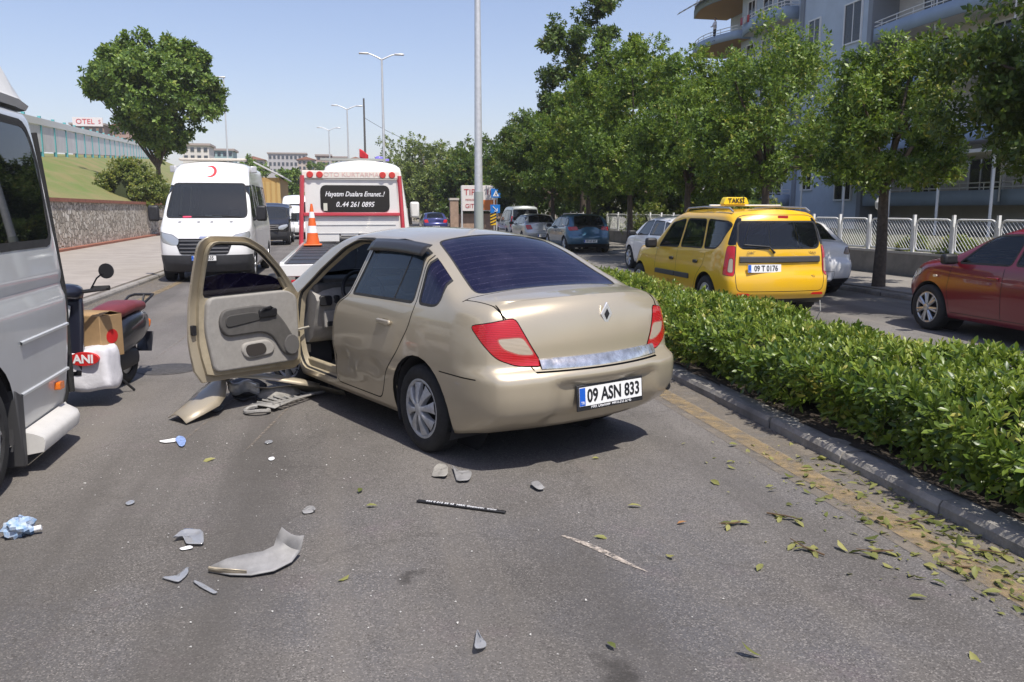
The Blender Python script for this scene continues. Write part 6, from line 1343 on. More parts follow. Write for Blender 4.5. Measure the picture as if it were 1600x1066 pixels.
# ---- black people carrier and the far white vehicles
S = vanspec(5.1, .96, 1.95, 3.2, .95, 1.18, 1.72, .95)
BV, bsh = van('people_carrier', 'black people carrier parked behind the tall white van', (-3.22, 39.4+4.15), 180, S, BLKP, base=1.18, wtop=1.74, grille=[(-.5, .95), (.5, .95), (.45, .66), (-.45, .66)], lights=[(-.40, .72), (-.40, .86), (-.58, .93), (-.86, .97), (-.88, .88), (-.60, .72)], group='vehicles queued behind the crash')
for z in (.74, .82, .9): m = MB(); m.bb(4.08, 4.2, -.48, .48, z-.012, z+.012); m.build('chrome_bar', CHROME, BV)
for i, (px, Y, lab, sc) in enumerate(((466, 56, 'white delivery van waiting far down the road', 1.0), (459, 47, 'white hatchback waiting behind the black people carrier', .72))):
    c = atY(px, 328, Y); S = vanspec(5.2, 1.0*sc**.3, 2.6*sc, 3.3, .95, 1.3*sc, 2.0*sc, 1.0*sc)
    van('white_van' if i == 0 else 'white_car', lab, (c.x-.2, Y+4.2), 180, S, VW, cat='van' if i == 0 else 'car', base=1.32*sc, wtop=2.0*sc, sidewin=False, group='vehicles queued behind the crash', bumper=.4, small=True)
# ---- silver minibus on the left: rear wheel, rear corner and high roof are in view
MSIL = paint('minibus_silver', (.64, .66, .66), .22, .38, .12)
f_ = 3.6
S = dict(xr=[(.20, -1.44), (.30, -1.52), (.9, -1.55), (1.3, -1.53), (2.0, -1.50), (2.36, -1.46), (2.42, -1.42)], xf=[(.20, 3.2), (.5, 3.4), (.8, 3.4), (1.05, 3.25)],
    zt=[(-1.7, 2.33), (-1.2, 2.35), (1.6, 2.35), (2.0, 2.3), (2.9, 1.45), (3.4, 1.1)], zb=[(-1.7, .22), (0, .22), (3.4, .25)], belt=[(-1.7, 1.05), (3.4, 1.05)], w=[(-1.7, .965), (0, .975), (2.5, .97), (3.4, .88)],
    prof=[(.2, .06), (.40, .035), (.55, .02), (.95, 0), (1.02, 0), (1.05, .016), (1.12, .016), (1.15, .0), (3, .01)], crown=.07, tum=.095, rt=.08, br=.05, bf=.2, Rr=.22, Rf=.4, kr=.10, kf=.15, n=(90, 46, 20))
MBUS = thing('minibus', 'silver minibus with dark windows and running board parked on the left', 'minibus', (-1.93-.975+.02, 5.0, 0), R(-90)); sh = Shell(S)
for pj in 'LR':
    sh.region('win_a'+pj, pj, rpoly([(-1.24, 1.40), (-.15, 1.40), (-.15, 2.18), (-1.16, 2.18), (-1.27, 1.95)], .10), .025, 'seal'); sh.region('win_b'+pj, pj, rrect(-.02, .95, 1.40, 2.18, .10), .025, 'seal')
    sh.region(None, pj, [(-.05, .5), (-.05, .36)], .004, closed=False); sh.region(None, pj, [(-1.38, .25), (-1.36, 2.3)], .006, closed=False); sh.region(None, pj, [(1.05, .45), (1.05, 2.3)], .005, closed=False)
arches(sh, MBUS, [(.10, .36, .43), (2.75, .36, .43)], .96)
sh.region('rearwin', 'B', rrect(-.78, .78, 1.4, 2.1, .1), .02, 'seal'); sh.region('windscreen', 'T', rpoly([(2.05, .75), (2.8, .82), (2.8, -.82), (2.05, -.75)], .06), .015, 'seal', fx=lambda c: c.x > 1.7); sh.finish()
sh.part('body', 'body', MSIL, MBUS); sh.part('', 'lining', DARK, MBUS, -.03, True, ['body']); sh.part('gap', 'panel_gaps', INK, MBUS, -.003); sh.part('seal', 'window_seal', RUBBER, MBUS, .004)
GB_ = glass('minibus_glass', (.03, .035, .04), (.008, .009, .011), .6, .015, .05)
for k in 'LR': sh.part('win_a'+k, 'side_window', GB_, MBUS, .002); sh.part('win_b'+k, 'side_window', GB_, MBUS, .002)
sh.part('rearwin', 'rear_window', GB_, MBUS); sh.part('windscreen', 'windscreen', GB_, MBUS)
m = MB(); rows = []
for x, k, zt_ in ((-1.47, .92, 2.44), (-1.40, 1.0, 2.62), (-1.15, 1.03, 2.82), (0, 1.04, 2.88), (1.3, 1.03, 2.84), (1.9, .98, 2.5)):
    e = (zt_-2.29)/.42; rows.append([(x, y*k, 2.29+(z-2.40)*e) for y, z in ((-.80, 2.40), (-.82, 2.44), (-.79, 2.46), (-.72, 2.62), (-.6, 2.76), (-.3, 2.82), (0, 2.83), (.3, 2.82), (.6, 2.76), (.72, 2.62), (.79, 2.46), (.82, 2.44), (.80, 2.40))])
m.grid(rows); m.add(rows[0], [tuple(range(13))]); m.add(rows[-1], [tuple(range(13))]); m.build('raised_roof', M('roof_fibreglass', (.60, .60, .575), .5, noise=.1), MBUS, 50)
TRS = M('trim_silver', (.68, .69, .68), .3, .4)
for s in (1, -1):
    for z0 in (.82, .50):
        m = MB(); m.grid([[(x, s*(sh.hw0(x, z0)-.002-.10*max(0, (-1.33-x)/.22)**2), z0-.014), (x, s*(sh.hw0(x, z0)+.014-.10*max(0, (-1.33-x)/.22)**2), z0-.006), (x, s*(sh.hw0(x, z0)+.014-.10*max(0, (-1.33-x)/.22)**2), z0+.008), (x, s*(sh.hw0(x, z0)-.002-.10*max(0, (-1.33-x)/.22)**2), z0+.014)] for x in np.linspace(-.42, -1.33, 12)]); m.build('side_moulding', TRS, MBUS)
    m = MB(); rows = []
    for i, x in enumerate(np.linspace(-.43, -1.27, 15)):
        e = max(0, (-1.11-x)/.16); w_ = .13*math.sqrt(max(0.02, 1-e*e)); y0 = .93; rows.append([(x, s*y0, .27), (x, s*(y0+w_*.5), .255), (x, s*(y0+w_*.92), .23), (x, s*(y0+w_), .20), (x, s*(y0+w_*.9), .14), (x, s*y0, .12)])
    m.grid(rows); m.add(rows[0], [tuple(range(6))]); m.build('running_board', M('board_white', (.60, .585, .55), .5, noise=.12), MBUS, 50)
    m = MB(); m.prism(rrect(-1.14, -1.05, .40, .45, .008), lambda u, v, q: (u, q, v), s*.93, s*.975); m.build('side_marker', M('amber_lens', (.75, .17, .01), .2, coat=.5), MBUS)
    m = MB(); m.prism([(-.30, .56), (-.42, .50), (-.40, .07), (-.35, .07)], lambda u, v, q: (u, q, v), s*.72, s*.965); m.build('mud_flap', M('grey_plastic'), MBUS, bev=.01)
    m = MB(); m.tube([(-1.475, s*(.915-.095*max(0, z-1.05)), z) for z in (.30, .7, 1.05, 1.4, 1.8, 2.15)], .022, 6); m.build('rear_door_seal', RUBBER, MBUS)
    m = MB(); m.bb(-1.565, -1.45, s*.78-.06, s*.78+.05, .95, 1.35); m.build('tail_light', RED_L, MBUS, bev=.02)
    wheel(MBUS, .10, s*.83, .35, .22, .23, 'one', 6); wheel(MBUS, 2.75, s*.83, .35, .22, .23, 'one', 6)
m = MB(); m.bb(-1.62, -1.48, -.80, .80, .24, .48); m.build('rear_bumper', BLACK, MBUS, bev=.04)
# ---- tow truck
RP = paint('tow_red', (.52, .035, .06), 0, .4, .06); TWH = paint('tow_white', (.74, .73, .70), 0, .4, .06)
TT = thing('tow_truck', 'white flatbed tow truck with red headboard stopped beyond the gold saloon', 'tow truck', (.275, 11.4, 0), R(90)); hw_ = 1.075; RT_ = lambda y: y
m = MB(); m.bb(.05, 6.85, -hw_+.06, hw_-.06, .84, .885); m.build('bed_floor', M('chequer_plate', (.06, .065, .075), .5, .5, noise=.4, nscale=4, bump=.5, bscale=60), TT)
for i in range(7): m = MB(); m.bb(.3+i*.95, .34+i*.95, -hw_+.07, hw_-.07, .886, .90); m.build('bed_rib', M('rib_steel', (.10, .10, .11), .5, .5), TT)
for s in (-1, 1): m = MB(); m.bb(0, 6.9, s*(hw_-.03)-.03, s*(hw_-.03)+.03, .76, .93); m.build('side_rail', TWH, TT, bev=.01)
m = MB(); m.bb(-.04, .045, -hw_, hw_, .74, .90); rb = m.build('rear_beam', TWH, TT, bev=.01); m = MB(); m.bb(-.06, .0, -hw_+.1, hw_-.1, .55, .66); m.build('under_run_bar', RP, TT, bev=.01)
for s in (-1, 1): m = MB(); m.bb(-.08, -.06, s*.75-.18, s*.75+.18, .60, .70); m.build('tail_light', RED_L, TT, bev=.01)
m = MB(); m.bb(.3, 9.2, -.38, .38, .50, .74); m.build('chassis', DARK, TT)
x = 6.9
m = MB(); m.bb(x, x+.05, -hw_+.08, hw_-.08, .95, 1.50); lp = m.build('lower_panel', TWH, TT)
for z in (1.12, 1.30): m = MB(); m.bb(x-.012, x, -hw_+.15, hw_-.25, z-.008, z+.008); m.build('panel_rib', M('rib_grey', (.5, .5, .5), .5), lp)
m = MB(); ring_o = rrect(-hw_+.1, hw_-.1, 1.56, 2.26, .02); 
m.bb(x, x+.05, -hw_+.1, -.76, 1.56, 2.26); m.bb(x, x+.05, .62, hw_-.1, 1.56, 2.26); m.bb(x, x+.05, -.759, .619, 1.56, 1.60); m.bb(x, x+.05, -.759, .619, 2.12, 2.26); m.build('window_surround', TWH, TT)
m = MB(); m.prism(rrect(-.80, .66, 1.57, 2.14, .12), lambda u, v, q: (q, u, v), x-.012, x-.004); wn = m.build('rear_window', M('black_window', (.012, .014, .016), .12), TT)
text('lettering', 'Hayatım Dualara Emanet..!', .145, WHITEP, wn, (x-.014, -.06, 1.95), (R(90), 0, R(-90)), shear=.35, sx=.80, bold=.002); text('lettering', '0..44 261 0895', .15, WHITEP, wn, (x-.014, -.06, 1.73), (R(90), 0, R(-90)), shear=.3, sx=.9, bold=.002)
m = MB(); m.bb(x-.03, x-.013, .52, .60, 1.60, 1.76); m.build('window_sticker', M('sticker', (.6, .6, .5), .6), wn)
for s in (-1, 1): m = MB(); m.tube([(x-.03, s*(hw_+.02), .80), (x-.03, s*(hw_-.06), 2.34)], .05, 6); m.build('headboard_post', RP, TT)
m = MB(); m.bb(x-.06, x+.02, -hw_+.06, hw_-.06, 1.49, 1.56); m.build('cross_rail', RP, TT, bev=.01)
m = MB(); m.bb(x-.05, x+.08, -hw_+.05, hw_-.05, 2.27, 2.44); tb = m.build('light_bar', M('bar_cream', (.75, .70, .62), .5), TT, bev=.02)
text('lettering', 'OTO KURTARMA', .13, M('faded_red', (.70, .46, .42), .6), tb, (x-.054, 0, 2.355), (R(90), 0, R(-90)), sx=1.15)
for y in (.86, .66, -.66, -.86): m = MB(); m.lathe([(.001, x-.075), (.06, x-.075), (.072, x-.05)], 16, (0, y, 2.355), 'x'); m.build('signal_lamp', M('signal_red', (.55, .05, .04), .3), tb)
m = MB(); m.cyl((6.35, -.1, 1.0), (6.35, .25, 1.0), .09, n=14); m.cyl((6.35, -.14, 1.0), (6.35, -.1, 1.0), .13, n=14); m.cyl((6.35, .25, 1.0), (6.35, .29, 1.0), .13, n=14); m.bb(6.2, 6.5, -.2, .35, .90, .95); m.build('winch', BLACK, TT)
CABY = -.26
S = dict(xr=[(.5, 7.15), (1.2, 7.12), (2.3, 7.18), (2.58, 7.3)], xf=[(.35, 9.5), (.7, 9.62), (1.05, 9.5)], zt=[(7.1, 2.66), (7.9, 2.72), (8.2, 2.62), (8.6, 2.25), (9.2, 1.35), (9.6, 1.08)], zb=[(7, .5), (9.6, .35)], belt=[(7, 1.15), (9.6, 1.1)], w=[(7, 1.0), (8.8, 1.0), (9.6, .88)], prof=[(.3, .04), (.6, 0), (1.2, 0), (3, .02)], crown=.09, tum=.12, rt=.12, br=.04, bf=.2, Rr=.12, Rf=.4, kr=.06, kf=.15, n=(44, 26, 18))
sh = Shell(S)
for pj in 'LR': sh.region('sw'+pj, pj, rpoly([(7.45, 1.42), (8.95, 1.32), (8.45, 2.14), (7.45, 2.18)], .08), .015, 'seal'); sh.region(None, pj, [(7.36, .6), (7.36, 2.3)], .005, closed=False)
sh.region('ws', 'F', rpoly([(-.85, 1.42), (.85, 1.42), (.76, 2.18), (-.76, 2.18)], .07), .015, 'seal'); arches(sh, TT, [(8.75, .36, .42)], .985); sh.finish()
cb = sh.part('body', 'cab', TWH, TT); cb.location = (0, CABY, 0); sh.part('seal', 'window_seal', RUBBER, cb); sh.part('', 'cab_lining', DARK, cb, -.03, True, ['body']); sh.part('gap', 'panel_gaps', INK, cb, -.002)
for k in 'LR': sh.part('sw'+k, 'side_window', SMK, cb, -.003)
sh.part('ws', 'windscreen', SMK, cb, -.003)
for s in (-1, 1):
    m = MB(); m.box((8.75, s*1.24, 1.62), (.14, .22, .38)); m.build('wing_mirror', BLACK if s > 0 else TWH, cb, bev=.05, seg=3)
    m = MB(); m.tube([(8.8, s*.98, 1.45), (8.75, s*1.2, 1.5)], .02, 6); m.build('mirror_arm', BLACK, cb)
    for xx in (1.9, 8.75): wheel(TT, xx, s*.86, .36, .23, .22, 'one', 6)
    m = MB(); m.bb(.9, 2.9, s*.95-.14, s*.95+.14, .70, .745); m.build('mudguard', BLACK, TT)
m = MB(); m.lathe([(.10, 2.70), (.10, 2.74), (.09, 2.79), (.04, 2.81), (.001, 2.81)], 16, (7.8, -.38, 0), 'z'); m.bb(7.74, 7.86, -.60, -.16, 2.70, 2.75); m.build('blue_beacon', M('beacon_blue', (.22, .18, .62), .2, coat=.5), cb, bev=.01)
for y0, y1, mt in ((-.5, .9, 'cab_rack_grey'),): m = MB(); m.bb(7.35, 7.5, y0, y1, 2.68, 2.73); m.build('roof_rack', M('cab_rack_grey', (.35, .36, .33), .5), cb)
# cone standing on the bed
CT = thing('traffic_cone', 'orange and white traffic cone standing on the tow truck bed', 'traffic cone', (.275-.82, 11.4+5.9, .90)); ORC = M('cone_orange', (.75, .13, .02), .5, noise=.1); m = MB()
m.box((0, 0, .02), (.36, .36, .04)); m.build('base', ORC, CT, bev=.02)
cr_ = lambda z: .135-.115*(z-.04)/.80
for nm, z0, z1, mt in (('lower_section', .04, .26, ORC), ('lower_white_band', .26, .40, WHITEP), ('middle_section', .40, .56, ORC), ('upper_white_band', .56, .68, WHITEP), ('tip', .68, .84, ORC)):
    m = MB(); m.lathe([(cr_(z0), z0), (cr_(z1), z1)]+([(.001, z1)] if nm == 'tip' else []), 20, (0, 0, 0), 'z'); m.build(nm, mt, CT)
# ================================================ scooter with its load
SP = M('scooter_black', (.014, .015, .02), .3, coat=.5, noise=.3, nscale=12); MAR = M('maroon_vinyl', (.16, .03, .035), .5, noise=.2, nscale=12)
ST = thing('scooter', 'black motor scooter with maroon seat parked behind the silver minibus', 'scooter', (-2.03, 8.24, 0), R(-90-11.5))
tm = MB(); tm.lathe([(.13, -.03), (.15, -.045), (.19, -.05), (.215, -.03), (.222, 0), (.215, .03), (.19, .05), (.15, .045), (.13, .03)], 28); tme = tm.mesh('sc_tyre', RUBBER, 50)
hm = MB(); hm.lathe([(.001, -.03), (.13, -.02), (.135, 0), (.13, .02), (.001, .03)], 20); hme = hm.mesh('sc_hub', ALLOY, 40)
for x in (0, 1.27): o = link('wheel', tme, ST); o.location = (x, 0, .222); link('hub', hme, o)
def lf(m, secs, n=14):
    """loft of rounded sections (x, z0, z1, halfwidth)"""
    rows = []
    for x, z0, z1, w in secs:
        c, h = (z0+z1)/2, (z1-z0)/2; rows.append([(x, w*math.copysign(abs(math.cos(a))**.7, math.cos(a)), c+h*math.copysign(abs(math.sin(a))**.7, math.sin(a))) for a in [2*math.pi*i/n for i in range(n)]])
    m.grid(rows, closed=True); m.add(rows[0], [tuple(range(n))]); m.add(rows[-1], [tuple(range(n-1, -1, -1))])
m = MB(); lf(m, [(-.40, .50, .58, .05), (-.32, .42, .66, .12), (-.10, .36, .70, .17), (.15, .32, .68, .18), (.35, .30, .62, .17), (.45, .28, .50, .15)]); m.build('rear_body', SP, ST, 60)
m = MB(); lf(m, [(-.34, .67, .72, .08), (-.25, .66, .765, .13), (0, .66, .79, .15), (.2, .64, .77, .15), (.38, .62, .75, .12), (.46, .60, .70, .08)]); m.build('seat', MAR, ST, 60)
m = MB(); m.tube([(-.25, .10, .72), (-.42, .11, .78), (-.52, .09, .79), (-.52, -.09, .79), (-.42, -.11, .78), (-.25, -.10, .72)], .013, 6); m.tube([(-.52, 0, .79), (-.40, 0, .62)], .011, 6); m.build('rear_rack', BLACK, ST)
m = MB(); m.box((-.42, 0, .52), (.06, .17, .09), (0, -.4, 0)); tl_ = m.build('tail_light', M('amber_lens'), ST, bev=.02)
m = MB(); m.box((-.47, 0, .33), (.015, .15, .2), (0, -.35, 0)); m.build('rear_mudguard', SP, ST, bev=.005)
m = MB(); m.bb(.42, .95, -.17, .17, .26, .32); m.build('floorboard', SP, ST, bev=.02)
m = MB(); m.grid([[(.98+.05*math.cos(y*6)-.09*(z-.3), y*(1+.2*math.sin((z-.3)*3.6)), z) for y in np.linspace(-.13, .13, 9)] for z in np.linspace(.28, .95, 9)]); m.build('leg_shield', M('scooter_navy', (.012, .014, .026), .3, coat=.5), ST, 60, solid=.03)
m = MB(); lf(m, [(.90, .88, .98, .06), (.96, .88, 1.03, .17), (1.04, .89, 1.03, .17), (1.12, .92, 1.0, .08)]); m.build('handlebar_cowl', M('scooter_navy'), ST, 60)
m = MB(); m.tube([(.93, .34, .985), (.97, .18, .965), (.99, 0, .96), (.97, -.18, .965), (.93, -.34, .985)], .016, 6); hb = m.build('handlebar', BLACK, ST)
for s in (-1, 1):
    m = MB(); m.tube([(.95, s*.22, .98), (.94, s*.27, 1.07), (.96, s*.33, 1.11)], .007, 5); a_ = m.build('mirror_stem', BLACK, hb); m = MB(); m.lathe([(.001, -.03), (.04, -.025), (.062, -.005), (.062, .004), (.001, .004)], 20, (.955, s*.36, 1.13), 'x'); m.build('mirror', BLACK, a_)
    m = MB(); m.cyl((.93, s*.22, .985), (.92, s*.36, .99), .021, n=8); m.build('grip', RUBBER, hb)
m = MB(); m.tube([(1.02, .06, .85), (1.22, .07, .45), (1.27, .075, .22)], .022, 6); m.tube([(1.02, -.06, .85), (1.22, -.07, .45), (1.27, -.075, .22)], .022, 6); m.build('fork', STEEL, ST)
m = MB(); m.grid([[(1.27+.25*math.cos(a), y, .222+.25*math.sin(a)) for y in (-.07, 0, .07)] for a in [R(10+15*i) for i in range(10)]]); m.build('front_mudguard', SP, ST, 60, solid=.006)
m = MB(); m.cyl((-.35, -.14, .30), (.25, -.14, .24), .055, .045, 12); m.build('exhaust', M('exhaust_dark', (.08, .078, .075), .45, .6), ST)
m = MB(); lf(m, [(-.15, .15, .32, .08), (.1, .14, .36, .10), (.4, .18, .34, .08)]); m.build('engine_case', M('engine_grey', (.06, .06, .062), .6, .3), ST, 60)
m = MB(); m.tube([(.45, .10, .26), (.42, .17, .12), (.35, .24, .01)], .012, 6); m.build('side_stand', BLACK, ST)
CB = thing('cardboard_box', 'brown cardboard box with a red mark on the scooter footboard', 'box', (-2.08, 7.55, .38), R(-24)); m = MB(); m.bb(-.17, .17, -.14, .14, 0, .36); KR = M('kraft_card', (.36, .23, .11), .85, noise=.15, nscale=10); b_ = m.build('box_body', KR, CB, bev=.004)
for s in (-1, 1): m = MB(); m.add([(-.17, s*.14, .361), (.17, s*.14, .361), (.17, s*.01, .395), (-.17, s*.01, .395)], [(0, 1, 2, 3)]); m.build('flap', KR, b_, solid=.004)
m = MB(); m.prism([(.172*0+.07*math.cos(a), .18+.06*math.sin(a)) for a in [2*math.pi*i/24 for i in range(24)]], lambda u, v, q: (.171+q, u, v), 0, .002); m.build('red_mark', REDP, b_)
SK = thing('flour_sack', 'white plastic sack with red oval logo beside the scooter footboard', 'sack', (-2.12, 7.36, .13), R(-8))
b = bmesh.new(); bmesh.ops.create_cube(b, size=1); bmesh.ops.subdivide_edges(b, edges=b.edges[:], cuts=7, use_grid_fill=True)
for v in b.verts:
    x, y, z = v.co*2; r_ = (abs(x)**8+abs(y)**8+abs(z)**8)**.125; x, y, z = x/r_, y/r_, z/r_
    k = .02*math.sin(x*7+z*3)*math.cos(y*6+z*5); v.co = ((x*(.25-.02*z))*(1+k), (y*.155)*(1+k*2)+.015*math.sin(x*4), .18+z*.17+.012*math.sin(x*5+y*3)+(.04*x if z > 0 else 0))
me = bpy.data.meshes.new('sack_body'); b.to_mesh(me); b.free(); me.shade_smooth(); sb = link('sack_body', me, SK, [M('sack_white', (.72, .71, .74), .4, noise=.1, nscale=6, bump=.25, bscale=16)])
m = MB(); m.prism([(.12*math.cos(a), .29+.055*math.sin(a)) for a in [2*math.pi*i/32 for i in range(32)]], lambda u, v, q: (u+.07, -.165-q, v), -.02, .014); lg = m.build('logo', REDP, sb); text('lettering', 'ANI', .095, WHITEP, lg, (.07, -.1805, .288), (R(90), 0, 0), bold=.003)
# ================================================ wreckage on the road
PLG = M('grey_liner', (.27, .265, .26), .6, noise=.3, nscale=9); PLD = M('dark_plastic', (.05, .052, .055), .55, noise=.3, nscale=12); CLP = glass('clear_shard', (.80, .82, .84), (.42, .43, .45), .60, .08, .2); BEI = GOLD
def sheetpx(A, B, bulge=.02, n=3):
    rows = []
    for a, b_ in zip(A, B):
        p, q = gp(*a), gp(*b_); rows.append([p.lerp(q, t)+Vector((0, 0, bulge*math.sin(math.pi*t))) for t in [i/n for i in range(n+1)]])
    return rows
def own(o, label, cat, group=None):
    """move a world-space mesh to an origin at its base"""
    vs = [v.co.copy() for v in o.data.vertices]; c = sum(vs, Vector())/len(vs); c.z = min(v.z for v in vs)
    for v in o.data.vertices: v.co -= c
    o.location = c; return tag(o, label, cat, group)
WG = 'car wreckage scattered on the asphalt'
W0 = thing('torn_front_wing', 'torn champagne gold front wing lying below the open door', 'car part', (0, 0, 0), 0, WG)
m = MB(); m.grid(sheetpx([(263, 653, .02), (290, 630, .09), (312, 610, .16), (332, 596, .22), (349, 586, .27)], [(291, 662, .015), (318, 648, .05), (343, 634, .09), (352, 621, .12), (354, 606, .17)], .045, 5)); m.build('wing_panel', GOLD, W0, 50, solid=.006)
m = MB(); m.grid(sheetpx([(349, 586, .26), (372, 581, .27), (405, 582, .25), (440, 587, .21), (470, 592, .17), (500, 600, .12)], [(352, 592, .235), (372, 590, .235), (405, 592, .21), (440, 597, .17), (470, 602, .13), (498, 606, .09)], .012, 3)); m.build('arch_lip', GOLD, W0, 50, solid=.006)
m = MB(); m.grid(sheetpx([(318, 606, .17), (336, 588, .24), (352, 582, .30), (362, 582, .30)], [(300, 620, .06), (316, 606, .10), (338, 598, .14), (356, 596, .16)], -.02, 3)); m.build('inner_flange', PLD, W0, 50, solid=.005)
m = MB()
for i in range(9): t = i/8; m.tube([gp(352+i*2.0, 588+(i % 3)*3, .22-.012*i), gp(356+i*2.2, 596+(i*5 % 7), .14-.01*i)], .012, 5)
o_ = m.build('torn_bracket', PLG, W0); o_['kind'] = 'stuff'
HL = thing('broken_headlamp', 'smashed headlamp unit lying under the open door', 'car part', gp(388, 622, 0), R(-12), WG)
m = MB(); lf2 = [[(-.16+.32*i/7, .10*math.sin(math.pi*(.12+.8*i/7))*math.cos(a), .10+.09*math.sin(math.pi*(.15+.75*i/7))*math.sin(a)) for a in [2*math.pi*j/12 for j in range(12)]] for i in range(8)]; m.grid(lf2, closed=True); m.build('lamp_shell', PLD, HL, 50)
m = MB(); m.grid([[(-.13+.26*i/6, -.085-.02*math.sin(math.pi*i/6), .06+.11*j/4-.02*math.sin(i*1.3)) for i in range(7)] for j in range(5)]); m.build('cracked_lens', M('lamp_lens', (.45, .46, .46), .12, .3, coat=.5, noise=.4, nscale=14), HL, 50, solid=.004)
m = MB(); m.lathe([(.01, 0), (.045, .03), (.06, .07)], 16, (.04, -.10, .11), 'y'); m.build('reflector', CHROME, HL)
FG_ = thing('fog_lamp_housing', 'grey rounded plastic housing beside the broken grille', 'car part', gp(437, 622, 0), R(20), WG); m = MB(); m.grid([[(.19*math.cos(b_)*math.cos(a), .11*math.cos(b_)*math.sin(a), .02+.10*math.sin(b_)+.006*math.sin(a*5)) for a in [2*math.pi*j/20 for j in range(20)]] for b_ in [R(90*i/7) for i in range(8)]], closed=True); m.build('dome', M('dusty_grey', (.30, .285, .255), .7, noise=.35, nscale=18, bump=.3), FG_, 60)
m = MB(); m.tube([(.20*math.cos(a), .12*math.sin(a), .022) for a in [2*math.pi*j/20 for j in range(20)]], .012, 5, True); m.build('rim', PLD, FG_)
a, b = gp(404, 650), gp(498, 617); d = (b-a); GRL = thing('bumper_grille', 'broken grey bumper grille mesh with a fog lamp hole lying on the road', 'car part', a, math.atan2(d.y, d.x), WG); Lg = d.length
GRM = M('grille_grey', (.30, .29, .27), .65, noise=.35, nscale=15)
m = MB(); yo = lambda x: .27+.02*math.sin(x*6)
for k in range(5): m.tube([(x, yo(x)*k/4-.06, .035+.02*math.sin(x*4+k)) for x in np.linspace(.20, Lg, 9)], .010, 5)
o_ = m.build('long_bars', GRM, GRL); o_['kind'] = 'stuff'; m = MB()
for x in np.linspace(.24, Lg, 10): m.tube([(x, -.06, .035+.02*math.sin(x*4)), (x-.02, yo(x)*.5-.06, .036+.02*math.sin(x*4+2.5)), (x-.03, yo(x)-.06, .035+.02*math.sin(x*4+5))], .010, 5)
o_ = m.build('cross_bars', GRM, GRL); o_['kind'] = 'stuff'
m = MB(); m.tube([(.06+.08*math.cos(t), .06+.10*math.sin(t), .03+.01*math.sin(t*2)) for t in [R(30+300*i/18) for i in range(19)]], .016, 6); m.build('fog_lamp_ring', GRM, GRL)
m = MB(); m.grid([[(x, y, .03+.015*math.sin(x*5+y*8)) for y in (-.05, .03, .12, .20)] for x in (.14, .18, .22, .26)]); m.build('mount_plate', GRM, GRL, solid=.008)
own((lambda m: (m.grid(sheetpx([(330, 884, .02), (355, 873, .05), (385, 866, .05), (410, 862, .05), (428, 853, .07), (433, 838, .11), (440, 824, .16)], [(326, 892, .01), (360, 898, .015), (392, 899, .015), (428, 892, .02), (456, 878, .02), (470, 860, .04), (475, 837, .12)], -.018, 5)), m.build('wheel_arch_liner', PLG, None, 50, solid=.006))[1])(MB()), 'large curved grey wheel arch liner piece lying on the asphalt', 'car part', WG)
own((lambda m: (m.grid(sheetpx([(326, 886, .03), (350, 889, .035), (385, 892, .03)], [(326, 892, .012), (350, 896, .012), (386, 898, .01)], .01, 2)), m.build('gold_trim_strip', GOLD, None, 50, solid=.006))[1])(MB()), 'short champagne gold strip along the edge of the grey liner', 'car part', WG)
def shard(pts, z, mat, label, bend=.015, name='plastic_shard'):
    # torn sheet: rings shrinking to the middle, buckled by a slow wave, one edge curling up
    pts = rpoly(pts, 5, 2); n = len(pts); c = (sum(p[0] for p in pts)/n, sum(p[1] for p in pts)/n); m = MB(); rows = []; sd = pts[0][0]*.13
    for k in (1., .82, .55, .28, .04):
        rows.append([gp(c[0]+(px-c[0])*k*(1+.05*math.sin(i*2.7+sd)*(k == 1)), c[1]+(py-c[1])*k, .007+z*.55*(.5+.5*math.sin((px-c[0])*k*.11+sd)*math.cos((py-c[1])*k*.15+sd*.7))+z*.5*max(0, k-.5)*(1 if (py-c[1]) < 0 else 0)) for i, (px, py) in enumerate(pts)])
    m.grid(rows, closed=True); return own(m.build(name, mat, None, 40, solid=.003), label, 'debris', WG)
shard([(250, 902), (275, 900), (296, 884), (293, 898), (279, 910)], .012, CLP, 'pale bluish triangular plastic shard left of the grey liner')
shard([(300, 905), (318, 912), (341, 926), (333, 928), (308, 914)], .010, CLP, 'long pale plastic sliver below the grey liner')
shard([(268, 841), (286, 826), (317, 827), (319, 850), (290, 850), (286, 836)], .035, CLP, 'bent translucent plastic sheet fragment left of the road centre')
shard([(279, 857), (298, 852), (303, 856), (284, 860)], .01, WHITEP, 'small white chip beneath the bent translucent sheet')
shard([(741, 1014), (745, 981), (749, 990), (762, 1008), (756, 1013)], .05, CLP, 'upright white folded shard near the oil stain')
shard([(673, 745), (680, 726), (692, 723), (701, 730), (699, 744)], .035, M('dusty_grey'), 'pale dusty broken bracket behind the rear wheel')
shard([(706, 725), (714, 736), (738, 735), (735, 750), (713, 752)], .025, PLG, 'dark grey broken bracket next to the pale one')
shard([(827, 754), (840, 750), (853, 763), (841, 766)], .03, PLG, 'small grey square fragment behind the bumper')
shard([(471, 798), (483, 789), (495, 793), (489, 801), (474, 803)], .03, PLG, 'small grey chunk above the large liner')
shard([(246, 689), (262, 687), (276, 684), (276, 690), (256, 692)], .012, WHITEP, 'white paper strip beside the blue wrapper')
shard([(273, 686), (279, 680), (291, 684), (289, 697), (280, 698)], .03, M('wrapper_blue', (.25, .35, .62), .4, noise=.4, nscale=30), 'crumpled blue wrapper left of the drag marks')
shard([(1410, 755), (1424, 752), (1436, 757), (1430, 763), (1416, 762)], .10, M('wrapper_red', (.6, .03, .04), .4), 'red wrapper caught under the hedge edge', name='red_wrapper')
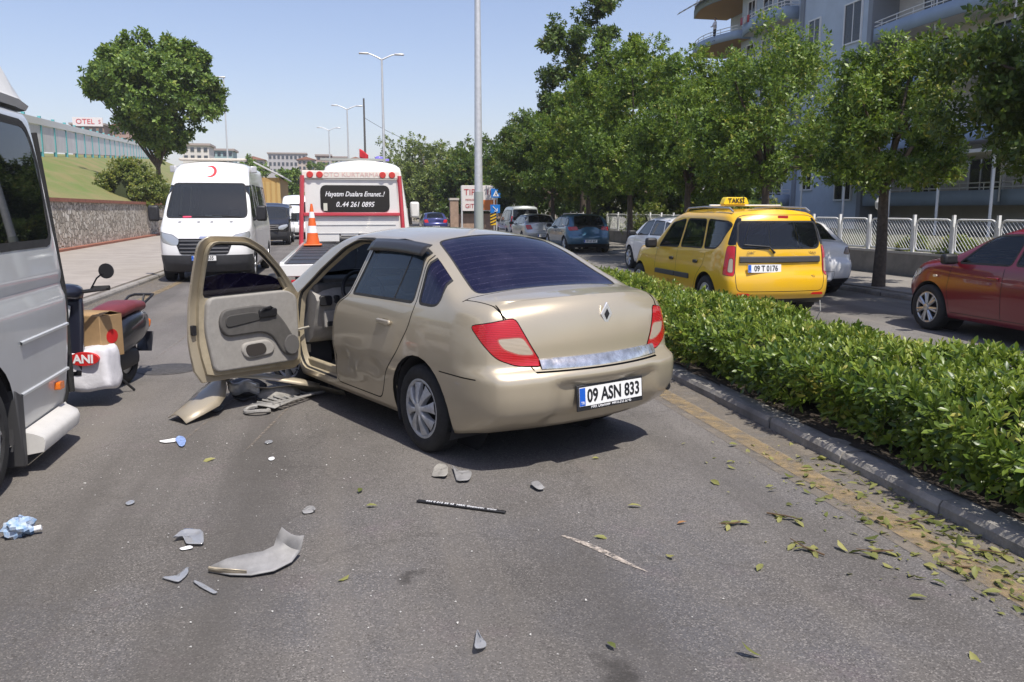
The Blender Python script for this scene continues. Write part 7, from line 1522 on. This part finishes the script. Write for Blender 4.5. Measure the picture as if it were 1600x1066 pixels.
a, b = gp(652, 785), gp(790, 803); d = b-a; SB_ = thing('plate_holder_strip', 'thin black number plate holder strip with white lettering on the asphalt', 'car part', a.lerp(b, .5)+Vector((0, 0, .004)), math.atan2(d.y, d.x), WG); m = MB(); m.box((0, 0, .006), (d.length, .026, .010)); st_ = m.build('strip', BLACK, SB_, bev=.003); text('lettering', '444 0 212 52 45  MRK Otomotiv  www', .026, WHITEP, st_, (0, 0, .0118), (0, 0, 0), sx=1.0)
c = gp(32, 838); BT = thing('crushed_bottle', 'crushed blue and white plastic bottle beside the minibus wheel', 'litter', c, .6); m = MB()
def crs(i, j): a, b_ = 2*math.pi*j/16, -math.pi/2+math.pi*i/11; r_ = .062*(1+.22*math.sin(a*3+b_*4)+.14*math.sin(a*7-b_*5)); return (r_*1.15*math.cos(b_)*math.cos(a), r_*.85*math.cos(b_)*math.sin(a), .05+r_*.75*math.sin(b_))
m.grid([[crs(i, j) for j in range(16)] for i in range(12)], closed=True); bo = m.build('bottle_body', M('bottle_blue', (.16, .33, .58), .3, col2=(.55, .58, .62), nscale=26), BT, 12)
m = MB(); m.cyl((.055, -.03, .03), (.085, -.045, .035), .014, n=12); m.build('cap', WHITEP, bo)
own((lambda m: (m.grid(sheetpx([(352, 600, .10), (385, 604, .12), (420, 606, .12), (455, 602, .12), (500, 603, .10), (535, 612, .07)], [(360, 612, .02), (392, 616, .03), (425, 617, .03), (460, 612, .03), (505, 612, .03), (540, 618, .02)], .02, 3)), m.build('bumper_skin', GOLD, None, 50, solid=.006))[1])(MB()), 'long torn champagne gold bumper strip running under the sill', 'car part', WG)
shard([(360, 618), (378, 612), (392, 619), (380, 627)], .04, PLD, 'black broken bumper fragment next to the smashed headlamp')
shard([(378, 640), (392, 633), (401, 640), (388, 646)], .02, PLG, 'grey bumper clip left of the broken grille')
shard([(455, 606), (480, 600), (500, 606), (470, 612)], .05, PLD, 'dark bumper support under the sill')
shard([(320, 640), (338, 645), (352, 638), (349, 632), (330, 633)], .02, PLD, 'black torn liner strip beside the gold wing')
shard([(412, 690), (424, 687), (428, 691), (416, 694)], .01, CLP, 'pale lens splinter in front of the broken grille')
shard([(418, 716), (428, 713), (430, 718), (421, 720)], .01, WHITEP, 'tiny white splinter on the drag marks')
shard([(194, 786), (208, 780), (212, 785), (199, 790)], .008, CLP, 'flat pale plastic flake beside the minibus shadow')
# tiny fragments nobody could count
P = []; rg = random.Random(5)
for k in range(210):
    px, py = (rg.gauss(560, 230), rg.uniform(670, 1060)) if k < 130 else (rg.uniform(120, 560), rg.uniform(640, 800)); P.append(tuple(gp(px, py, .004)))
P = np.array(P); tri = np.array([(0, 0, 0), (1, .1, .15), (.4, .8, .1), (.45, .3, .5)]); o = inst('glass_fragments', tri, [(0, 1, 3), (1, 2, 3), (2, 0, 3)], P, frames(np.tile([[0, 0, 1.]], (len(P), 1))+RNG.normal(0, .1, (len(P), 3)), RNG.uniform(0, 6, len(P))), RNG.uniform(.004, .013, len(P)), M('fragment', (.46, .45, .42), .35, noise=.5, nscale=3), None, 'stuff')
# ================================================ fallen leaves and twigs
FLM = leafmat('fallen_leaf_mat', (.12, .14, .035), (.34, .32, .11), (.36, .18, .07), .2, .5); lq = leafq(1, .42, .16, .22, .0)
lme = bpy.data.meshes.new('fallen_leaf'); lme.from_pydata([tuple(v) for v in lq[0]], [], lq[1]); lme.materials.append(FLM); lme.shade_smooth()
def lpos(k):
    t = rg.random(); y = 690+(970-690)*t**.8; xk = 1075+(y-593)/.522*1.0; x = xk-abs(rg.gauss(0, 95))-8; return x, y
spots = [lpos(k) for k in range(170)]+[(1192, 881), (1073, 815), (1003, 791), (927, 838), (948, 1003), (1515, 1017), (1190, 1025), (1110, 750), (565, 763), (337, 716), (925, 716), (1040, 866), (590, 790), (528, 907), (1120, 715), (1325, 897), (1420, 901), (1480, 915)]
for x, y in spots:
    if x < 0: continue
    o = link('fallen_leaf', lme); o.location = gp(x, y, .012); s = rg.uniform(.055, .085); o.scale = (s, s, s); o.rotation_euler = (rg.gauss(0, .35)+(math.pi if rg.random() < .3 else 0), rg.gauss(0, .2), rg.uniform(0, 6.3))
    tag(o, 'single fallen green leaf lying on the asphalt by the hedge kerb', 'leaf', 'fallen leaves on the road')
P = np.array([tuple(gp(*lpos(0), .008)) for k in range(420)]+[(rg.uniform(3.27, 3.55), rg.uniform(2.8, 8), .14) for k in range(160)])
inst('leaf_litter', leafs(1, .45)[0], leafs(1, .45)[1], P, frames(np.tile([[0, 0, 1.]], (len(P), 1))+RNG.normal(0, .3, (len(P), 3)), RNG.uniform(0, 6, len(P))), RNG.uniform(.015, .05, len(P)), FLM, None, 'stuff')
TWG = M('twig', (.12, .075, .04), .9)
for i, (px, py, n, lab) in enumerate(((1258, 860, 8, 'broken twig with a dark leaf bunch furthest out on the asphalt'), (1366, 866, 7, 'flattened leafy twig lying between two leaf bunches'), (1432, 818, 9, 'thick leafy twig near the kerb face'), (1497, 890, 8, 'leafy twig on the dusty yellow line'), (1225, 812, 7, 'loose leafy twig among scattered leaves'), (1145, 822, 5, 'thin bent twig with few leaves'), (1545, 868, 7, 'leafy twig against the kerb stone'))):
    T = thing('leafy_twig', lab, 'twig', gp(px, py, .0), rg.uniform(0, 6), 'leafy twigs torn from the hedge'); m = MB(); m.tube([(-.10, 0, .01), (0, .01, .02), (.09, -.01, .03)], [.005, .004, .002], 5); m.build('stem', TWG, T)
    for k in range(n):
        o = link('leaf', lme, T); t = k/n; o.location = (-.06+.15*t, 0, .012+.006*k/n); s = rg.uniform(.06, .085); o.scale = (s, s, s); o.rotation_euler = (rg.gauss(0, .3), rg.uniform(-.3, .05), 2.4*k+rg.uniform(-.3, .3))
# ================================================ summer haze: one closed box of even air round everything
hz = bpy.data.materials.new('haze_air'); hz.use_nodes = True; t = hz.node_tree; t.nodes.remove(t.nodes['Principled BSDF'])
pv = t.nodes.new('ShaderNodeVolumePrincipled'); pv.inputs['Color'].default_value = (.86, .90, 1.0, 1); pv.inputs['Density'].default_value = .00032; pv.inputs['Anisotropy'].default_value = .0
t.links.new(pv.outputs[0], t.nodes['Material Output'].inputs['Volume'])
m = MB(); m.bb(-910, 910, -70, 1110, -1.7, 72); hb_ = m.build('haze', hz, None, 0); tag(hb_, kind='stuff')
SC.cycles.volume_bounces = 1
